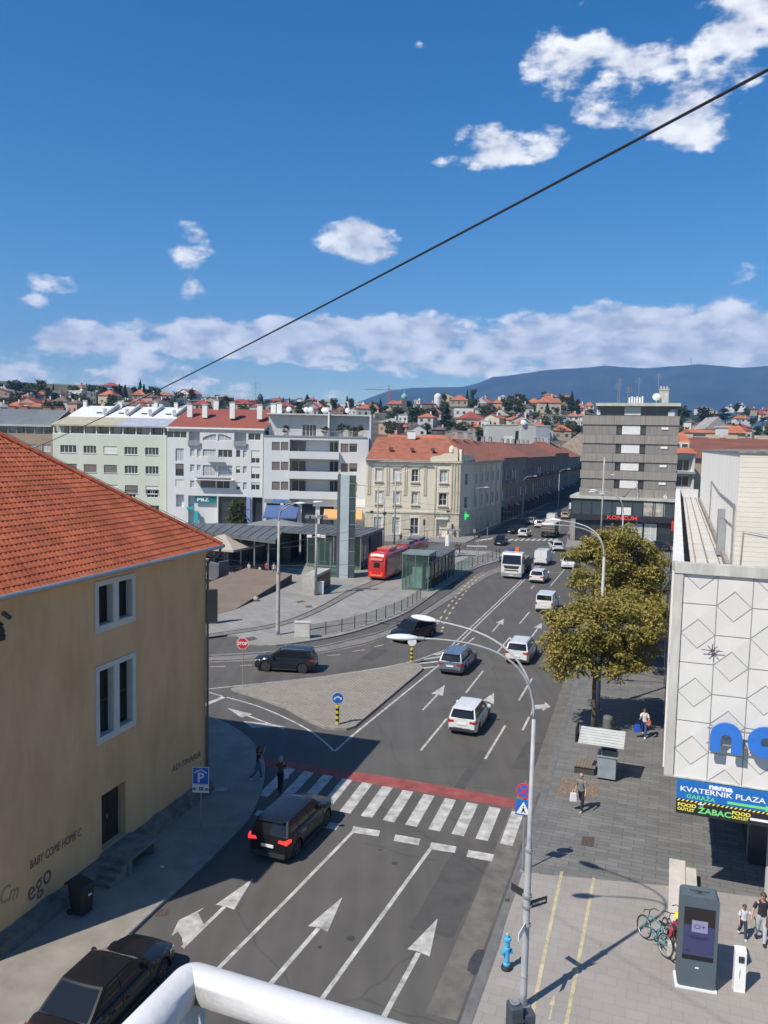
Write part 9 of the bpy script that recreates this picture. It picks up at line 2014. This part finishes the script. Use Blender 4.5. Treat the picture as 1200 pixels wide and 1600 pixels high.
person('small boy in a white striped shirt and dark trousers holding a hand', at((1160, 1466)), 190, 1.18, .28, (.55, .56, .60), (.03, .04, .07), (.45, .45, .45), HAIRB, False, ((.3, .3, 1.0), (.2, .4, .15)), tn='striped_white', ln='navy', sn='pale2')
person('adult in a black printed shirt and pale grey trousers leading the boy', at((1188, 1474)), 195, 1.74, .2, (.022, .022, .028), (.42, .44, .46), (.02, .02, .02), HAIRB, False, ((.3, .9, .1), (.25, .35, .45)), tn='black_print', ln='pale_grey', sn='black4'); p = at((1188, 1474))
bag('brown shoulder bag hanging at the hip of the adult beside the boy', (p[0]+.22, p[1]-.18, .78), cloth('brown', (.13, .07, .04)), (.34, .14, .32))
for (pp, f, h, tc, lc, tn, ln, lab) in (((389, 901), 200, 1.7, (.5, .5, .48), (.03, .03, .03), 'w2', 'd2', 'person in a pale top and dark trousers, leftmost of the four by the parasol'), ((406, 901), 190, 1.3, (.6, .6, .6), (.35, .33, .3), 'w3', 'p2', 'child in white between the pale top and the red top on the plaza'), ((416, 900), 20, 1.72, (.5, .04, .06), (.02, .02, .02), 'red', 'd3', 'person in a red top and black trousers on the plaza'), ((428, 901), 160, 1.7, (.58, .58, .57), (.2, .2, .22), 'w4', 'g2', 'person in a white top just left of the concrete lamp on the plaza'),
        ((713, 865), 30, 1.72, (.03, .03, .035), (.3, .28, .25), 'b5', 't5', 'person in black top and pale trousers at the tram stop end, left of a pair'), ((718, 865), 210, 1.7, (.05, .05, .05), (.03, .03, .04), 'b6', 'd6', 'dark dressed person at the tram stop end, right of a pair'), ((741, 840), 200, 1.7, (.3, .3, .3), (.05, .05, .06), 'g7', 'd7', 'person in grey at the foot of the corner lamp'), ((709, 839), 90, 1.7, (.12, .11, .1), (.04, .04, .04), 'b8', 'd8', 'person in brown right of the pharmacy door'), ((688, 842), 180, 1.68, (.6, .58, .58), (.25, .2, .2), 'w9', 'd9', 'person in white in front of the pharmacy door'), ((667, 845), 250, 1.68, (.5, .2, .2), (.4, .38, .36), 'p10', 'l10', 'person in pink walking along the cream house wall'), ((662, 844), 70, 1.7, (.6, .6, .6), (.1, .1, .14), 'w11', 'd11', 'person in white walking beside the one in pink'), ((626, 850), 160, 1.75, (.03, .03, .03), (.03, .03, .03), 'b12', 'd12', 'dark dressed person waiting by the pale mast near the cream house'), ((889, 843), 200, 1.7, (.25, .25, .28), (.04, .04, .05), 'g13', 'd13', 'person in grey waiting at the right end of the far crossing'), ((901, 842), 270, 1.7, (.5, .08, .07), (.05, .05, .06), 'r14', 'd14', 'person in red at the right end of the far crossing')):
    person(lab, at(pp), f, h, .28, tc, lc, hair=RND.choice([HAIRD, HAIRB, HAIRG]), fine=False, tn=tn, ln=ln, sn='black', group='pedestrians on the far side of the square')
